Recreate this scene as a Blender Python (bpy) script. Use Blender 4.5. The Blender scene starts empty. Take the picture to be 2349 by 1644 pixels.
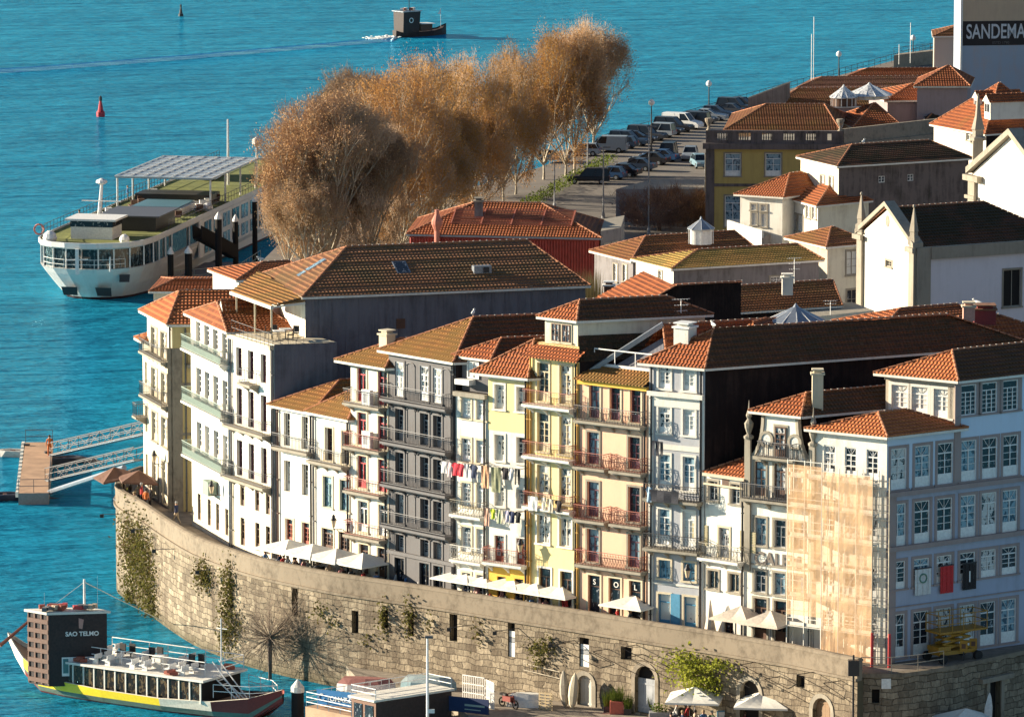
import bpy, math, random
from mathutils import Vector, Matrix, geometry
R = math.radians
random.seed(7)
SC = bpy.context.scene
COL = SC.collection
F, CX, CY, HC, HZ = 13300.0, 1174.5, 822.0, 80.0, -1125.0
PITCH = math.atan((CY - HZ) / F)
cd = bpy.data.cameras.new('camera'); cam = bpy.data.objects.new('camera', cd); COL.objects.link(cam)
cd.sensor_width = 36; cd.lens = 36 * F / 2349; cd.clip_start = 5; cd.clip_end = 9000
cam.location = (0, 0, HC); cam.rotation_euler = (R(90) - PITCH, 0, 0); SC.camera = cam
SUN_AZ, SUN_EL = (-0.970, 0.243), R(15)
w = bpy.data.worlds.new('World'); SC.world = w; w.use_nodes = True
wn = w.node_tree.nodes; wl = w.node_tree.links
sky = wn.new('ShaderNodeTexSky'); sky.sky_type = 'NISHITA'; sky.sun_disc = False
sky.sun_elevation = SUN_EL
sky.sun_rotation = math.atan2(SUN_AZ[0], SUN_AZ[1])
sky.air_density = 1.0; sky.dust_density = 0.4; sky.ozone_density = 2.5
wl.new(sky.outputs[0], wn['Background'].inputs[0]); wn['Background'].inputs[1].default_value = 0.05
sd = bpy.data.lights.new('sun', 'SUN'); sun = bpy.data.objects.new('sun', sd); COL.objects.link(sun)
sd.energy = 5.0; sd.angle = R(0.5); sd.color = (1.0, 0.88, 0.68)
sv = Vector((SUN_AZ[0] * math.cos(SUN_EL), SUN_AZ[1] * math.cos(SUN_EL), math.sin(SUN_EL))).normalized()
sun.rotation_euler = sv.to_track_quat('Z', 'Y').to_euler(); sun.location = (-60, 300, 120)
SC.view_settings.view_transform = 'Standard'; SC.view_settings.look = 'None'
SC.view_settings.exposure = 1.4; SC.view_settings.gamma = 1
SC.cycles.max_bounces = 5; SC.cycles.transparent_max_bounces = 8
SC.cycles.diffuse_bounces = 2; SC.cycles.glossy_bounces = 2
CP, SP = math.cos(PITCH), math.sin(PITCH)
O = Vector((0, 0, HC))
def ray(u, v):
 a, b = (u - CX) / F, -(v - CY) / F
 return Vector((a, CP + b * SP, -SP + b * CP))
def G(u, v, z):
 d = ray(u, v); k = (z - HC) / d.z
 return Vector((d.x * k, d.y * k, z))
def GY(u, v, y):
 d = ray(u, v); k = y / d.y
 return O + d * k
def V2(p): return Vector((p[0], p[1]))
class MB:
 def __init__(s): s.v = []; s.f = []; s.m = []; s.uv = {}
 def face(s, pts, mat=0, uv=None):
  i = len(s.v); s.v += [tuple(p) for p in pts]; s.f.append(tuple(range(i, i + len(pts)))); s.m.append(mat)
  if uv: s.uv[len(s.f) - 1] = uv
  return s
 def box(s, c, sx, sy, sz, mat=0, rz=0, M=None):
  """box centred at c; sizes; rotated about z"""
  cs, sn = math.cos(rz), math.sin(rz); P = []
  for z in (-.5, .5):
   for x, y in ((-.5, -.5), (.5, -.5), (.5, .5), (-.5, .5)):
    X, Y = x * sx, y * sy
    q = Vector((c[0] + X * cs - Y * sn, c[1] + X * sn + Y * cs, c[2] + z * sz))
    P.append(M @ q if M else q)
  return s.hexa(P, mat)
 def hexa(s, P, mat=0):
  i = len(s.v); s.v += [tuple(p) for p in P]
  for f in ((0, 3, 2, 1), (4, 5, 6, 7), (0, 1, 5, 4), (1, 2, 6, 5), (2, 3, 7, 6), (3, 0, 4, 7)):
   s.f.append(tuple(i + k for k in f)); s.m.append(mat)
  return s
 def prism(s, poly, z0, z1, mat=0, top=None, cap=True):
  n = len(poly)
  a = sum(poly[k][0] * poly[(k + 1) % n][1] - poly[(k + 1) % n][0] * poly[k][1] for k in range(n))
  if a < 0: poly = poly[::-1]
  i = len(s.v)
  s.v += [(p[0], p[1], z0) for p in poly] + [(p[0], p[1], z1) for p in poly]
  for k in range(n):
   j = (k + 1) % n; s.f.append((i + k, i + j, i + n + j, i + n + k)); s.m.append(mat)
  if cap:
   s.f.append(tuple(i + n + k for k in range(n))); s.m.append(mat if top is None else top)
   s.f.append(tuple(i + k for k in reversed(range(n)))); s.m.append(mat)
  return s
 def tube(s, p, q, r, r2=None, n=6, mat=0, cap=True):
  p, q = Vector(p), Vector(q); d = q - p
  if d.length < 1e-6: return s
  d.normalize(); a = d.orthogonal().normalized(); b = d.cross(a); r2 = r if r2 is None else r2
  i = len(s.v)
  for c, rr in ((p, r), (q, r2)):
   for k in range(n):
    t = 2 * math.pi * k / n; s.v.append(tuple(c + (a * math.cos(t) + b * math.sin(t)) * rr))
  for k in range(n):
   j = (k + 1) % n; s.f.append((i + k, i + j, i + n + j, i + n + k)); s.m.append(mat)
  if cap:
   s.f.append(tuple(i + n + k for k in range(n))); s.m.append(mat)
   s.f.append(tuple(i + k for k in reversed(range(n)))); s.m.append(mat)
  return s
 def lathe(s, c, prof, n=12, mat=0):
  """prof: list of (r,z) from bottom to top"""
  i = len(s.v)
  for r, z in prof:
   for k in range(n):
    t = 2 * math.pi * k / n; s.v.append((c[0] + r * math.cos(t), c[1] + r * math.sin(t), c[2] + z))
  for l in range(len(prof) - 1):
   for k in range(n):
    j = (k + 1) % n
    s.f.append((i + l * n + k, i + l * n + j, i + l * n + n + j, i + l * n + n + k)); s.m.append(mat)
  s.f.append(tuple(i + (len(prof) - 1) * n + k for k in range(n))); s.m.append(mat)
  s.f.append(tuple(i + k for k in reversed(range(n)))); s.m.append(mat)
  return s
 def poly(s, pts, mat=0, up=True):
  """flat concave polygon -> triangles"""
  pts = [Vector(p) for p in pts]
  tri = geometry.tessellate_polygon([pts]); i = len(s.v); s.v += [tuple(p) for p in pts]
  for t in tri:
   a, b, c = (pts[k] for k in t); nz = (b - a).cross(c - a).z
   t = tuple(t) if (nz > 0) == up else tuple(reversed(t))
   s.f.append(tuple(i + k for k in t)); s.m.append(mat)
  return s
 def build(s, name, mats, parent=None, smooth=False, M=None):
  me = bpy.data.meshes.new(name)
  vs = s.v if M is None else [tuple(M @ Vector(p)) for p in s.v]
  me.from_pydata(vs, [], s.f)
  if not isinstance(mats, (list, tuple)): mats = [mats]
  for m in mats: me.materials.append(m)
  me.polygons.foreach_set('material_index', s.m)
  if smooth: me.polygons.foreach_set('use_smooth', [True] * len(s.f))
  if s.uv:
   ul = me.uv_layers.new(name='UVMap'); d = ul.data
   for fi, uv in s.uv.items():
    ls = me.polygons[fi].loop_start
    for k, c in enumerate(uv): d[ls + k].uv = c
  me.update()
  o = bpy.data.objects.new(name, me); COL.objects.link(o)
  if parent is not None:
   o.parent = parent
   if parent.type == 'EMPTY' or True:
    o.matrix_parent_inverse = Matrix.Identity(4)
  return o
def tag(o, label=None, cat=None, group=None, kind=None):
 if label: o['label'] = label
 if cat: o['category'] = cat
 if group: o['group'] = group
 if kind: o['kind'] = kind
 return o
def thing(name, label, cat, loc=(0, 0, 0), rz=0, group=None):
 o = bpy.data.objects.new(name, None); COL.objects.link(o); o.location = loc; o.rotation_euler = (0, 0, rz)
 o.empty_display_size = .5
 return tag(o, label, cat, group)
def world_child(mb, name, mats, root, **k):
 """mb holds world coordinates; root is an un-rotated Empty at root.location"""
 L = root['_o'] if '_o' in root else root.location
 off = Vector(root.location)
 mb.v = [(p[0] - off.x, p[1] - off.y, p[2] - off.z) for p in mb.v]
 return mb.build(name, mats, root, **k)
def sub_child(mb, name, mats, root, parent, **k):
 """a sub-part given in world coordinates: root is the thing, parent its part (at identity)"""
 off = Vector(root.location)
 mb.v = [(p[0] - off.x, p[1] - off.y, p[2] - off.z) for p in mb.v]
 return mb.build(name, mats, parent, **k)
def copy_tree(o, parent=None):
 c = o.copy(); COL.objects.link(c)
 if parent is not None: c.parent = parent
 for ch in list(KIDS.get(o.name, [])): copy_tree_child(ch, c)
 return c
KIDS = {}
def kids(o): return [x for x in bpy.data.objects if x.parent == o]
def dup(root, loc, rz=0, label=None, group=None, scale=None, ch=None):
 r = root.copy(); COL.objects.link(r); r.location = loc; r.rotation_euler = (0, 0, rz)
 if scale: r.scale = scale
 if label: r['label'] = label
 if group: r['group'] = group
 for c0, subs in (ch or [(c, kids(c)) for c in kids(root)]):
  c = c0.copy(); COL.objects.link(c); c.parent = r
  for g in subs:
   d = g.copy(); COL.objects.link(d); d.parent = c
 return r
MATS = {}
def nt(m): return m.node_tree.nodes, m.node_tree.links
def base(name):
 m = bpy.data.materials.new(name); m.use_nodes = True; MATS[name] = m
 return m, m.node_tree.nodes, m.node_tree.links, m.node_tree.nodes['Principled BSDF']
def flat(name, col, rough=.7, metal=0, spec=.5, var=.12, scale=6, bump=0):
 """procedural: colour varied by noise so that nothing is perfectly flat"""
 if name in MATS: return MATS[name]
 m, N, L, b = base(name)
 tc = N.new('ShaderNodeTexCoord'); n = N.new('ShaderNodeTexNoise'); n.inputs['Scale'].default_value = scale; n.inputs['Detail'].default_value = 4
 L.new(tc.outputs['Object'], n.inputs['Vector'])
 mr = N.new('ShaderNodeMapRange'); mr.inputs['From Min'].default_value = .3; mr.inputs['From Max'].default_value = .7
 mr.inputs['To Min'].default_value = 1 - var; mr.inputs['To Max'].default_value = 1 + var
 L.new(n.outputs['Fac'], mr.inputs['Value'])
 vm = N.new('ShaderNodeVectorMath'); vm.operation = 'SCALE'; vm.inputs[0].default_value = col
 L.new(mr.outputs[0], vm.inputs['Scale']); L.new(vm.outputs[0], b.inputs['Base Color'])
 b.inputs['Roughness'].default_value = rough; b.inputs['Metallic'].default_value = metal
 b.inputs['Specular IOR Level'].default_value = spec
 if bump:
  bp = N.new('ShaderNodeBump'); bp.inputs['Distance'].default_value = bump; L.new(n.outputs['Fac'], bp.inputs['Height']); L.new(bp.outputs[0], b.inputs['Normal'])
 return m
def plaster(name, col, dirt=(.25, .2, .15), amt=.35, rough=.85, streak=True, scale=.5):
 """wall render with blotches and rain streaks"""
 if name in MATS: return MATS[name]
 m, N, L, b = base(name)
 tc = N.new('ShaderNodeTexCoord')
 mp = N.new('ShaderNodeMapping'); mp.inputs['Scale'].default_value = (1.6, 1.6, .16 if streak else 1.2)
 L.new(tc.outputs['Object'], mp.inputs['Vector'])
 n = N.new('ShaderNodeTexNoise'); n.inputs['Scale'].default_value = 1.6; n.inputs['Detail'].default_value = 7; n.inputs['Roughness'].default_value = .65
 L.new(mp.outputs[0], n.inputs['Vector'])
 n2 = N.new('ShaderNodeTexNoise'); n2.inputs['Scale'].default_value = scale; n2.inputs['Detail'].default_value = 8; n2.inputs['Roughness'].default_value = .7
 L.new(tc.outputs['Object'], n2.inputs['Vector'])
 mu = N.new('ShaderNodeMath'); mu.operation = 'MULTIPLY'; L.new(n.outputs['Fac'], mu.inputs[0]); L.new(n2.outputs['Fac'], mu.inputs[1])
 mr = N.new('ShaderNodeMapRange'); mr.inputs['From Min'].default_value = .22; mr.inputs['From Max'].default_value = .42
 mr.inputs['To Max'].default_value = amt; L.new(mu.outputs[0], mr.inputs['Value'])
 mx = N.new('ShaderNodeMix'); mx.data_type = 'RGBA'; mx.inputs['A'].default_value = (*col, 1); mx.inputs['B'].default_value = (*dirt, 1)
 L.new(mr.outputs[0], mx.inputs['Factor']); L.new(mx.outputs['Result'], b.inputs['Base Color'])
 b.inputs['Roughness'].default_value = rough; b.inputs['Specular IOR Level'].default_value = .25
 n3 = N.new('ShaderNodeTexNoise'); n3.inputs['Scale'].default_value = 9; n3.inputs['Detail'].default_value = 3; L.new(tc.outputs['Object'], n3.inputs['Vector'])
 if 'slate' in name:
  n3 = N.new('ShaderNodeTexWave'); n3.inputs['Scale'].default_value = 1.3; n3.inputs['Distortion'].default_value = .3; n3.inputs['Detail'].default_value = 2; L.new(tc.outputs['Object'], n3.inputs['Vector'])
 bp = N.new('ShaderNodeBump'); bp.inputs['Distance'].default_value = .02; bp.inputs['Strength'].default_value = .4; L.new(n3.outputs['Fac'], bp.inputs['Height']); L.new(bp.outputs[0], b.inputs['Normal'])
 return m
def math_n(N, L, op, a, b_=None, c=None):
 n = N.new('ShaderNodeMath'); n.operation = op
 for k, x in enumerate((a, b_, c)):
  if x is None: continue
  if isinstance(x, (int, float)): n.inputs[k].default_value = x
  else: L.new(x, n.inputs[k])
 return n.outputs[0]
TW, TH = .27, .42
def tiles(name, c1, c2, moss=0.0, mosscol=(.20, .115, .03)):
 if name in MATS: return MATS[name]
 m, N, L, b = base(name)
 uv = N.new('ShaderNodeUVMap'); sx = N.new('ShaderNodeSeparateXYZ'); L.new(uv.outputs[0], sx.inputs[0])
 ux = math_n(N, L, 'DIVIDE', sx.outputs[0], TW); vy = math_n(N, L, 'DIVIDE', sx.outputs[1], TH)
 fx = math_n(N, L, 'FLOOR', ux); fy = math_n(N, L, 'FLOOR', vy)
 cb = N.new('ShaderNodeCombineXYZ'); L.new(fx, cb.inputs[0]); L.new(fy, cb.inputs[1])
 wn_ = N.new('ShaderNodeTexWhiteNoise'); L.new(cb.outputs[0], wn_.inputs['Vector'])
 tc = N.new('ShaderNodeTexCoord')
 n = N.new('ShaderNodeTexNoise'); n.inputs['Scale'].default_value = .6; n.inputs['Detail'].default_value = 6; L.new(tc.outputs['Object'], n.inputs['Vector'])
 f = math_n(N, L, 'ADD', math_n(N, L, 'MULTIPLY', wn_.outputs['Value'], .6), math_n(N, L, 'MULTIPLY', math_n(N, L, 'SUBTRACT', n.outputs['Fac'], .3), 1.2))
 mx = N.new('ShaderNodeMix'); mx.data_type = 'RGBA'; mx.inputs['A'].default_value = (*c1, 1); mx.inputs['B'].default_value = (*c2, 1)
 L.new(f, mx.inputs['Factor']); out = mx.outputs['Result']
 fv = math_n(N, L, 'FRACT', vy); ed = math_n(N, L, 'MAXIMUM', math_n(N, L, 'LESS_THAN', fv, .13), math_n(N, L, 'GREATER_THAN', fv, .74))
 ed = math_n(N, L, 'MAXIMUM', ed, math_n(N, L, 'GREATER_THAN', wn_.outputs['Value'], .95))
 me_ = N.new('ShaderNodeMix'); me_.data_type = 'RGBA'; L.new(out, me_.inputs['A']); me_.inputs['B'].default_value = (min(.6, c1[0] * 1.7), c1[1] * 2.0, c1[2] * 2.2, 1); L.new(math_n(N, L, 'MULTIPLY', ed, .55), me_.inputs['Factor']); out = me_.outputs['Result']
 sw = math_n(N, L, 'FRACT', ux)
 n2 = N.new('ShaderNodeTexNoise'); n2.inputs['Scale'].default_value = .35; n2.inputs['Detail'].default_value = 7; n2.inputs['Roughness'].default_value = .7
 L.new(tc.outputs['Object'], n2.inputs['Vector'])
 mr = N.new('ShaderNodeMapRange'); mr.inputs['From Min'].default_value = .60 - moss * .42; mr.inputs['From Max'].default_value = .76 - moss * .42
 L.new(n2.outputs['Fac'], mr.inputs['Value'])
 mm = N.new('ShaderNodeMix'); mm.data_type = 'RGBA'; mm.inputs['B'].default_value = (*mosscol, 1)
 L.new(out, mm.inputs['A']); L.new(math_n(N, L, 'MULTIPLY', mr.outputs[0], min(1, .25 + moss)), mm.inputs['Factor'])
 L.new(mm.outputs['Result'], b.inputs['Base Color'])
 b.inputs['Roughness'].default_value = .8; b.inputs['Specular IOR Level'].default_value = .3
 h = math_n(N, L, 'SINE', math_n(N, L, 'MULTIPLY', ux, 2 * math.pi))
 bp = N.new('ShaderNodeBump'); bp.inputs['Distance'].default_value = .035; bp.inputs['Strength'].default_value = .8
 L.new(math_n(N, L, 'ADD', h, math_n(N, L, 'MULTIPLY', wn_.outputs['Value'], .6)), bp.inputs['Height']); L.new(bp.outputs[0], b.inputs['Normal'])
 return m
def glass(name, dark=(.02, .025, .035), light=(.6, .58, .55), cover=.5, rough=.08, scale=3.0):
 """pane with pale curtain and painted-in reflection blotches over dark room, glossy coat"""
 if name in MATS: return MATS[name]
 m, N, L, b = base(name)
 tc = N.new('ShaderNodeTexCoord'); n = N.new('ShaderNodeTexNoise'); n.inputs['Scale'].default_value = scale; n.inputs['Detail'].default_value = 3; n.inputs['Roughness'].default_value = .6
 mp = N.new('ShaderNodeMapping'); mp.inputs['Scale'].default_value = (1.5, 1.5, .8); L.new(tc.outputs['Object'], mp.inputs['Vector']); L.new(mp.outputs[0], n.inputs['Vector'])
 mr = N.new('ShaderNodeMapRange'); c = .68 - cover * .4
 mr.inputs['From Min'].default_value = c; mr.inputs['From Max'].default_value = c + .04; L.new(n.outputs['Fac'], mr.inputs['Value'])
 mx = N.new('ShaderNodeMix'); mx.data_type = 'RGBA'; mx.inputs['A'].default_value = (*dark, 1); mx.inputs['B'].default_value = (*light, 1)
 L.new(mr.outputs[0], mx.inputs['Factor']); L.new(mx.outputs['Result'], b.inputs['Base Color'])
 b.inputs['Roughness'].default_value = rough; b.inputs['Specular IOR Level'].default_value = .55
 n3 = N.new('ShaderNodeTexNoise'); n3.inputs['Scale'].default_value = 1.5; L.new(tc.outputs['Object'], n3.inputs['Vector'])
 bp = N.new('ShaderNodeBump'); bp.inputs['Distance'].default_value = .03; bp.inputs['Strength'].default_value = .3; L.new(n3.outputs['Fac'], bp.inputs['Height']); L.new(bp.outputs[0], b.inputs['Normal'])
 return m
def stone_blocks(name, c1, c2, mortar, sx=.9, sy=.42, bump=.06, stain=(.1, .08, .06), staink=.55):
 if name in MATS: return MATS[name]
 m, N, L, b = base(name)
 uv = N.new('ShaderNodeUVMap')
 nz = N.new('ShaderNodeTexNoise'); nz.inputs['Scale'].default_value = 1.1; nz.inputs['Detail'].default_value = 2; L.new(uv.outputs[0], nz.inputs['Vector'])
 ad = N.new('ShaderNodeVectorMath'); ad.operation = 'MULTIPLY_ADD'; ad.inputs[1].default_value = (.7, .45, 0)
 L.new(nz.outputs['Color'], ad.inputs[0]); L.new(uv.outputs[0], ad.inputs[2])
 br = N.new('ShaderNodeTexBrick'); br.inputs['Scale'].default_value = 1; br.inputs['Brick Width'].default_value = sx; br.inputs['Row Height'].default_value = sy
 br.inputs['Mortar Size'].default_value = .022; br.inputs['Mortar Smooth'].default_value = .5; br.inputs['Bias'].default_value = 0
 br.inputs['Color1'].default_value = (*c1, 1); br.inputs['Color2'].default_value = (*c2, 1); br.inputs['Mortar'].default_value = (*mortar, 1)
 L.new(ad.outputs[0], br.inputs['Vector'])
 n2 = N.new('ShaderNodeTexNoise'); n2.inputs['Scale'].default_value = .45; n2.inputs['Detail'].default_value = 9; n2.inputs['Roughness'].default_value = .72
 mp = N.new('ShaderNodeMapping'); mp.inputs['Scale'].default_value = (1.7, .35, 1); L.new(uv.outputs[0], mp.inputs['Vector']); L.new(mp.outputs[0], n2.inputs['Vector'])
 mr = N.new('ShaderNodeMapRange'); mr.inputs['From Min'].default_value = .43; mr.inputs['From Max'].default_value = .68; mr.inputs['To Max'].default_value = staink; L.new(n2.outputs['Fac'], mr.inputs['Value'])
 mx = N.new('ShaderNodeMix'); mx.data_type = 'RGBA'; mx.inputs['B'].default_value = (*stain, 1)
 L.new(br.outputs['Color'], mx.inputs['A']); L.new(mr.outputs[0], mx.inputs['Factor'])
 n4 = N.new('ShaderNodeTexNoise'); n4.inputs['Scale'].default_value = 5; n4.inputs['Detail'].default_value = 5; L.new(uv.outputs[0], n4.inputs['Vector'])
 vm = N.new('ShaderNodeVectorMath'); vm.operation = 'SCALE'; L.new(mx.outputs['Result'], vm.inputs[0])
 L.new(math_n(N, L, 'ADD', math_n(N, L, 'MULTIPLY', n4.outputs['Fac'], .9), .55), vm.inputs['Scale'])
 sp_ = N.new('ShaderNodeSeparateXYZ'); L.new(uv.outputs[0], sp_.inputs[0]); td = N.new('ShaderNodeMapRange'); td.inputs['From Min'].default_value = 1.5; td.inputs['From Max'].default_value = .35; td.inputs['To Max'].default_value = .8
 L.new(math_n(N, L, 'ADD', sp_.outputs[1], math_n(N, L, 'MULTIPLY', n2.outputs['Fac'], .9)), td.inputs['Value']); tx = N.new('ShaderNodeMix'); tx.data_type = 'RGBA'; tx.inputs['B'].default_value = (.07, .06, .03, 1)
 L.new(vm.outputs[0], tx.inputs['A']); L.new(td.outputs[0], tx.inputs['Factor'])
 L.new(tx.outputs['Result'], b.inputs['Base Color']); b.inputs['Roughness'].default_value = .9; b.inputs['Specular IOR Level'].default_value = .2
 hh = math_n(N, L, 'ADD', math_n(N, L, 'MULTIPLY', br.outputs['Fac'], -1.0), math_n(N, L, 'MULTIPLY', n4.outputs['Fac'], .8))
 bp = N.new('ShaderNodeBump'); bp.inputs['Distance'].default_value = bump; bp.inputs['Strength'].default_value = 1; L.new(hh, bp.inputs['Height']); L.new(bp.outputs[0], b.inputs['Normal'])
 return m
def leafmat(name, cols, rough=.8):
 """leaf colour varies by clump and by leaf (position noise)"""
 if name in MATS: return MATS[name]
 m, N, L, b = base(name)
 tc = N.new('ShaderNodeTexCoord')
 n = N.new('ShaderNodeTexNoise'); n.inputs['Scale'].default_value = .35; n.inputs['Detail'].default_value = 3; L.new(tc.outputs['Object'], n.inputs['Vector'])
 g = N.new('ShaderNodeNewGeometry')
 f = math_n(N, L, 'ADD', math_n(N, L, 'MULTIPLY', g.outputs['Random Per Island'], .55), math_n(N, L, 'MULTIPLY', math_n(N, L, 'SUBTRACT', n.outputs['Fac'], .25), .9))
 cr = N.new('ShaderNodeValToRGB'); L.new(f, cr.inputs[0]); e = cr.color_ramp.elements
 while len(e) < len(cols): e.new(.5)
 for k, c in enumerate(cols): e[k].position = k / (len(cols) - 1); e[k].color = (*c, 1)
 L.new(cr.outputs[0], b.inputs['Base Color']); b.inputs['Roughness'].default_value = rough; b.inputs['Specular IOR Level'].default_value = .2
 tr = N.new('ShaderNodeBsdfTranslucent'); L.new(cr.outputs[0], tr.inputs['Color']); ms = N.new('ShaderNodeMixShader'); ms.inputs[0].default_value = .42
 L.new(b.outputs[0], ms.inputs[1]); L.new(tr.outputs[0], ms.inputs[2]); L.new(ms.outputs[0], N['Material Output'].inputs['Surface'])
 return m
M_tile = tiles('tile_orange', (.30, .085, .028), (.13, .035, .014), .15)
M_tile_d = tiles('tile_brown', (.20, .072, .026), (.10, .034, .014), .3)
M_tile_m = tiles('tile_mossy', (.27, .11, .032), (.12, .05, .016), .5)
M_tile_n = tiles('tile_new', (.40, .12, .04), (.24, .06, .022), .03)
M_tile_shade = tiles('tile_shade', (.13, .05, .022), (.07, .028, .014), .35, (.06, .045, .02))  # shade painted into the tile colour, for slopes turned from the sun
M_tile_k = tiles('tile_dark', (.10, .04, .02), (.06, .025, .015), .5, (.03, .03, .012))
M_ridge = flat('ridge_tile', (.38, .15, .07), .8, var=.3, scale=3)
M_ridge_d = flat('ridge_tile_dark', (.22, .10, .05), .8, var=.35, scale=3)
M_mortar = flat('ridge_mortar', (.5, .45, .4), .9)
M_trimw = plaster('trim_white', (.74, .70, .62), amt=.3)
M_trimg = plaster('trim_granite', (.33, .29, .23), (.12, .10, .08), amt=.5)
M_trimc = plaster('trim_cream', (.62, .53, .38), amt=.35)
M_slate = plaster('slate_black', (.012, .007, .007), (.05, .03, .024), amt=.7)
M_slate_b = plaster('slate_bluegrey', (.16, .155, .175), (.07, .065, .07), amt=.75)
M_iron = flat('iron_rail', (.035, .03, .03), .5)
M_iron_g = flat('iron_rail_grey', (.13, .12, .12), .6)
M_ironred = flat('iron_rail_red', (.30, .07, .04), .6)
M_iron_gr = flat('iron_rail_green', (.34, .40, .34), .6)
M_white = flat('white_paint', (.78, .76, .72), .5)
M_grey = flat('grey_paint', (.28, .28, .29), .6)
M_dark = flat('dark_opening', (.012, .009, .008), .9)
M_brown = flat('brown_wood', (.10, .045, .025), .6)
M_red = flat('red_paint', (.50, .05, .05), .5)
M_plum = flat('plum_paint', (.14, .05, .07), .5)
M_blue = flat('blue_paint', (.08, .27, .42), .5)
M_greenp = flat('green_paint', (.03, .09, .08), .5)
M_zinc = flat('zinc', (.30, .33, .37), .4, .6)
M_gl = glass('glass_glint', cover=.62)  # white blotches are broken reflections painted into the pane colour
M_gd = glass('glass_dark', cover=.18, light=(.35, .36, .38))
M_gw = glass('glass_curtain_glint', cover=.95, light=(.7, .68, .62))  # nearly full pale cover: curtains plus painted-in reflections
M_gb = glass('glass_blue', dark=(.05, .09, .13), light=(.25, .36, .42), cover=.6)
CURV = {}
class Fac:
 """vertical facade plane from A to B (plan), n = outward normal"""
 def __init__(s, A, B):
  s.A, s.B = V2(A), V2(B); d = s.B - s.A; s.w = d.length; s.t = d.normalized()
  n = Vector((s.t.y, -s.t.x)); s.n = n if n.dot(-(s.A + s.B)) > 0 else -n
  s.flip = Vector((s.t.x, s.t.y, 0)).cross(Vector((0, 0, 1))).to_2d().dot(s.n) < 0
 def hit(s, u, v):
  d = ray(u, v); k = (s.A.x * s.n.x + s.A.y * s.n.y) / (d.x * s.n.x + d.y * s.n.y)
  p = O + d * k; return (V2(p) - s.A).dot(s.t), p.z
 def p(s, t, z, o=0):
  q = s.A + s.t * t + s.n * o; return Vector((q.x, q.y, z))
 def q(s, mb, t0, z0, t1, z1, o, mat=0, uv=True):
  P = [s.p(t0, z0, o), s.p(t1, z0, o), s.p(t1, z1, o), s.p(t0, z1, o)]; U = [(t0, z0), (t1, z0), (t1, z1), (t0, z1)]
  if s.flip: P.reverse(); U.reverse()
  mb.face(P, mat, U if uv else None)
 def b(s, mb, t0, t1, z0, z1, o0, o1, mat=0):
  if t1 < t0: t0, t1 = t1, t0
  P = [s.p(t0, z0, o1), s.p(t1, z0, o1), s.p(t1, z0, o0), s.p(t0, z0, o0),
   s.p(t0, z1, o1), s.p(t1, z1, o1), s.p(t1, z1, o0), s.p(t0, z1, o0)]
  if s.flip: P = [P[1], P[0], P[3], P[2], P[5], P[4], P[7], P[6]]
  mb.hexa(P, mat)
def panel(fac, t0, t1, z0, z1, ops, mb, mat=0, reveal=.22, rmat=None, extra=()):
 """wall sheet with real openings; ops = [(t0,t1,z0,z1)]"""
 rmat = mat if rmat is None else rmat
 ops = [(max(t0 + .02, a), min(t1 - .02, b), max(z0, c), min(z1 - .05, d)) for a, b, c, d in ops]
 ops = [o for o in ops if o[1] - o[0] > .05 and o[3] - o[2] > .05]
 ts = sorted(set([t0, t1] + [x for o in ops for x in o[:2]] + list(extra))); zs = sorted(set([z0, z1] + [x for o in ops for x in o[2:]]))
 for i in range(len(ts) - 1):
  tm = (ts[i] + ts[i + 1]) / 2; run = None
  for j in range(len(zs) - 1):
   zm = (zs[j] + zs[j + 1]) / 2
   hole = any(o[0] < tm < o[1] and o[2] < zm < o[3] for o in ops)
   if hole:
    if run is not None: fac.q(mb, ts[i], run, ts[i + 1], zs[j], 0, mat)
    run = None
   elif run is None: run = zs[j]
  if run is not None: fac.q(mb, ts[i], run, ts[i + 1], zs[-1], 0, mat)
 for a, b, c, d in ops:
  for (p, q) in (((a, c), (a, d)), ((a, d), (b, d)), ((b, d), (b, c)), ((b, c), (a, c))):
   P = [fac.p(p[0], p[1], 0), fac.p(q[0], q[1], 0), fac.p(q[0], q[1], -reveal), fac.p(p[0], p[1], -reveal)]
   if fac.flip: P.reverse()
   mb.face(P, rmat)
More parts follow.
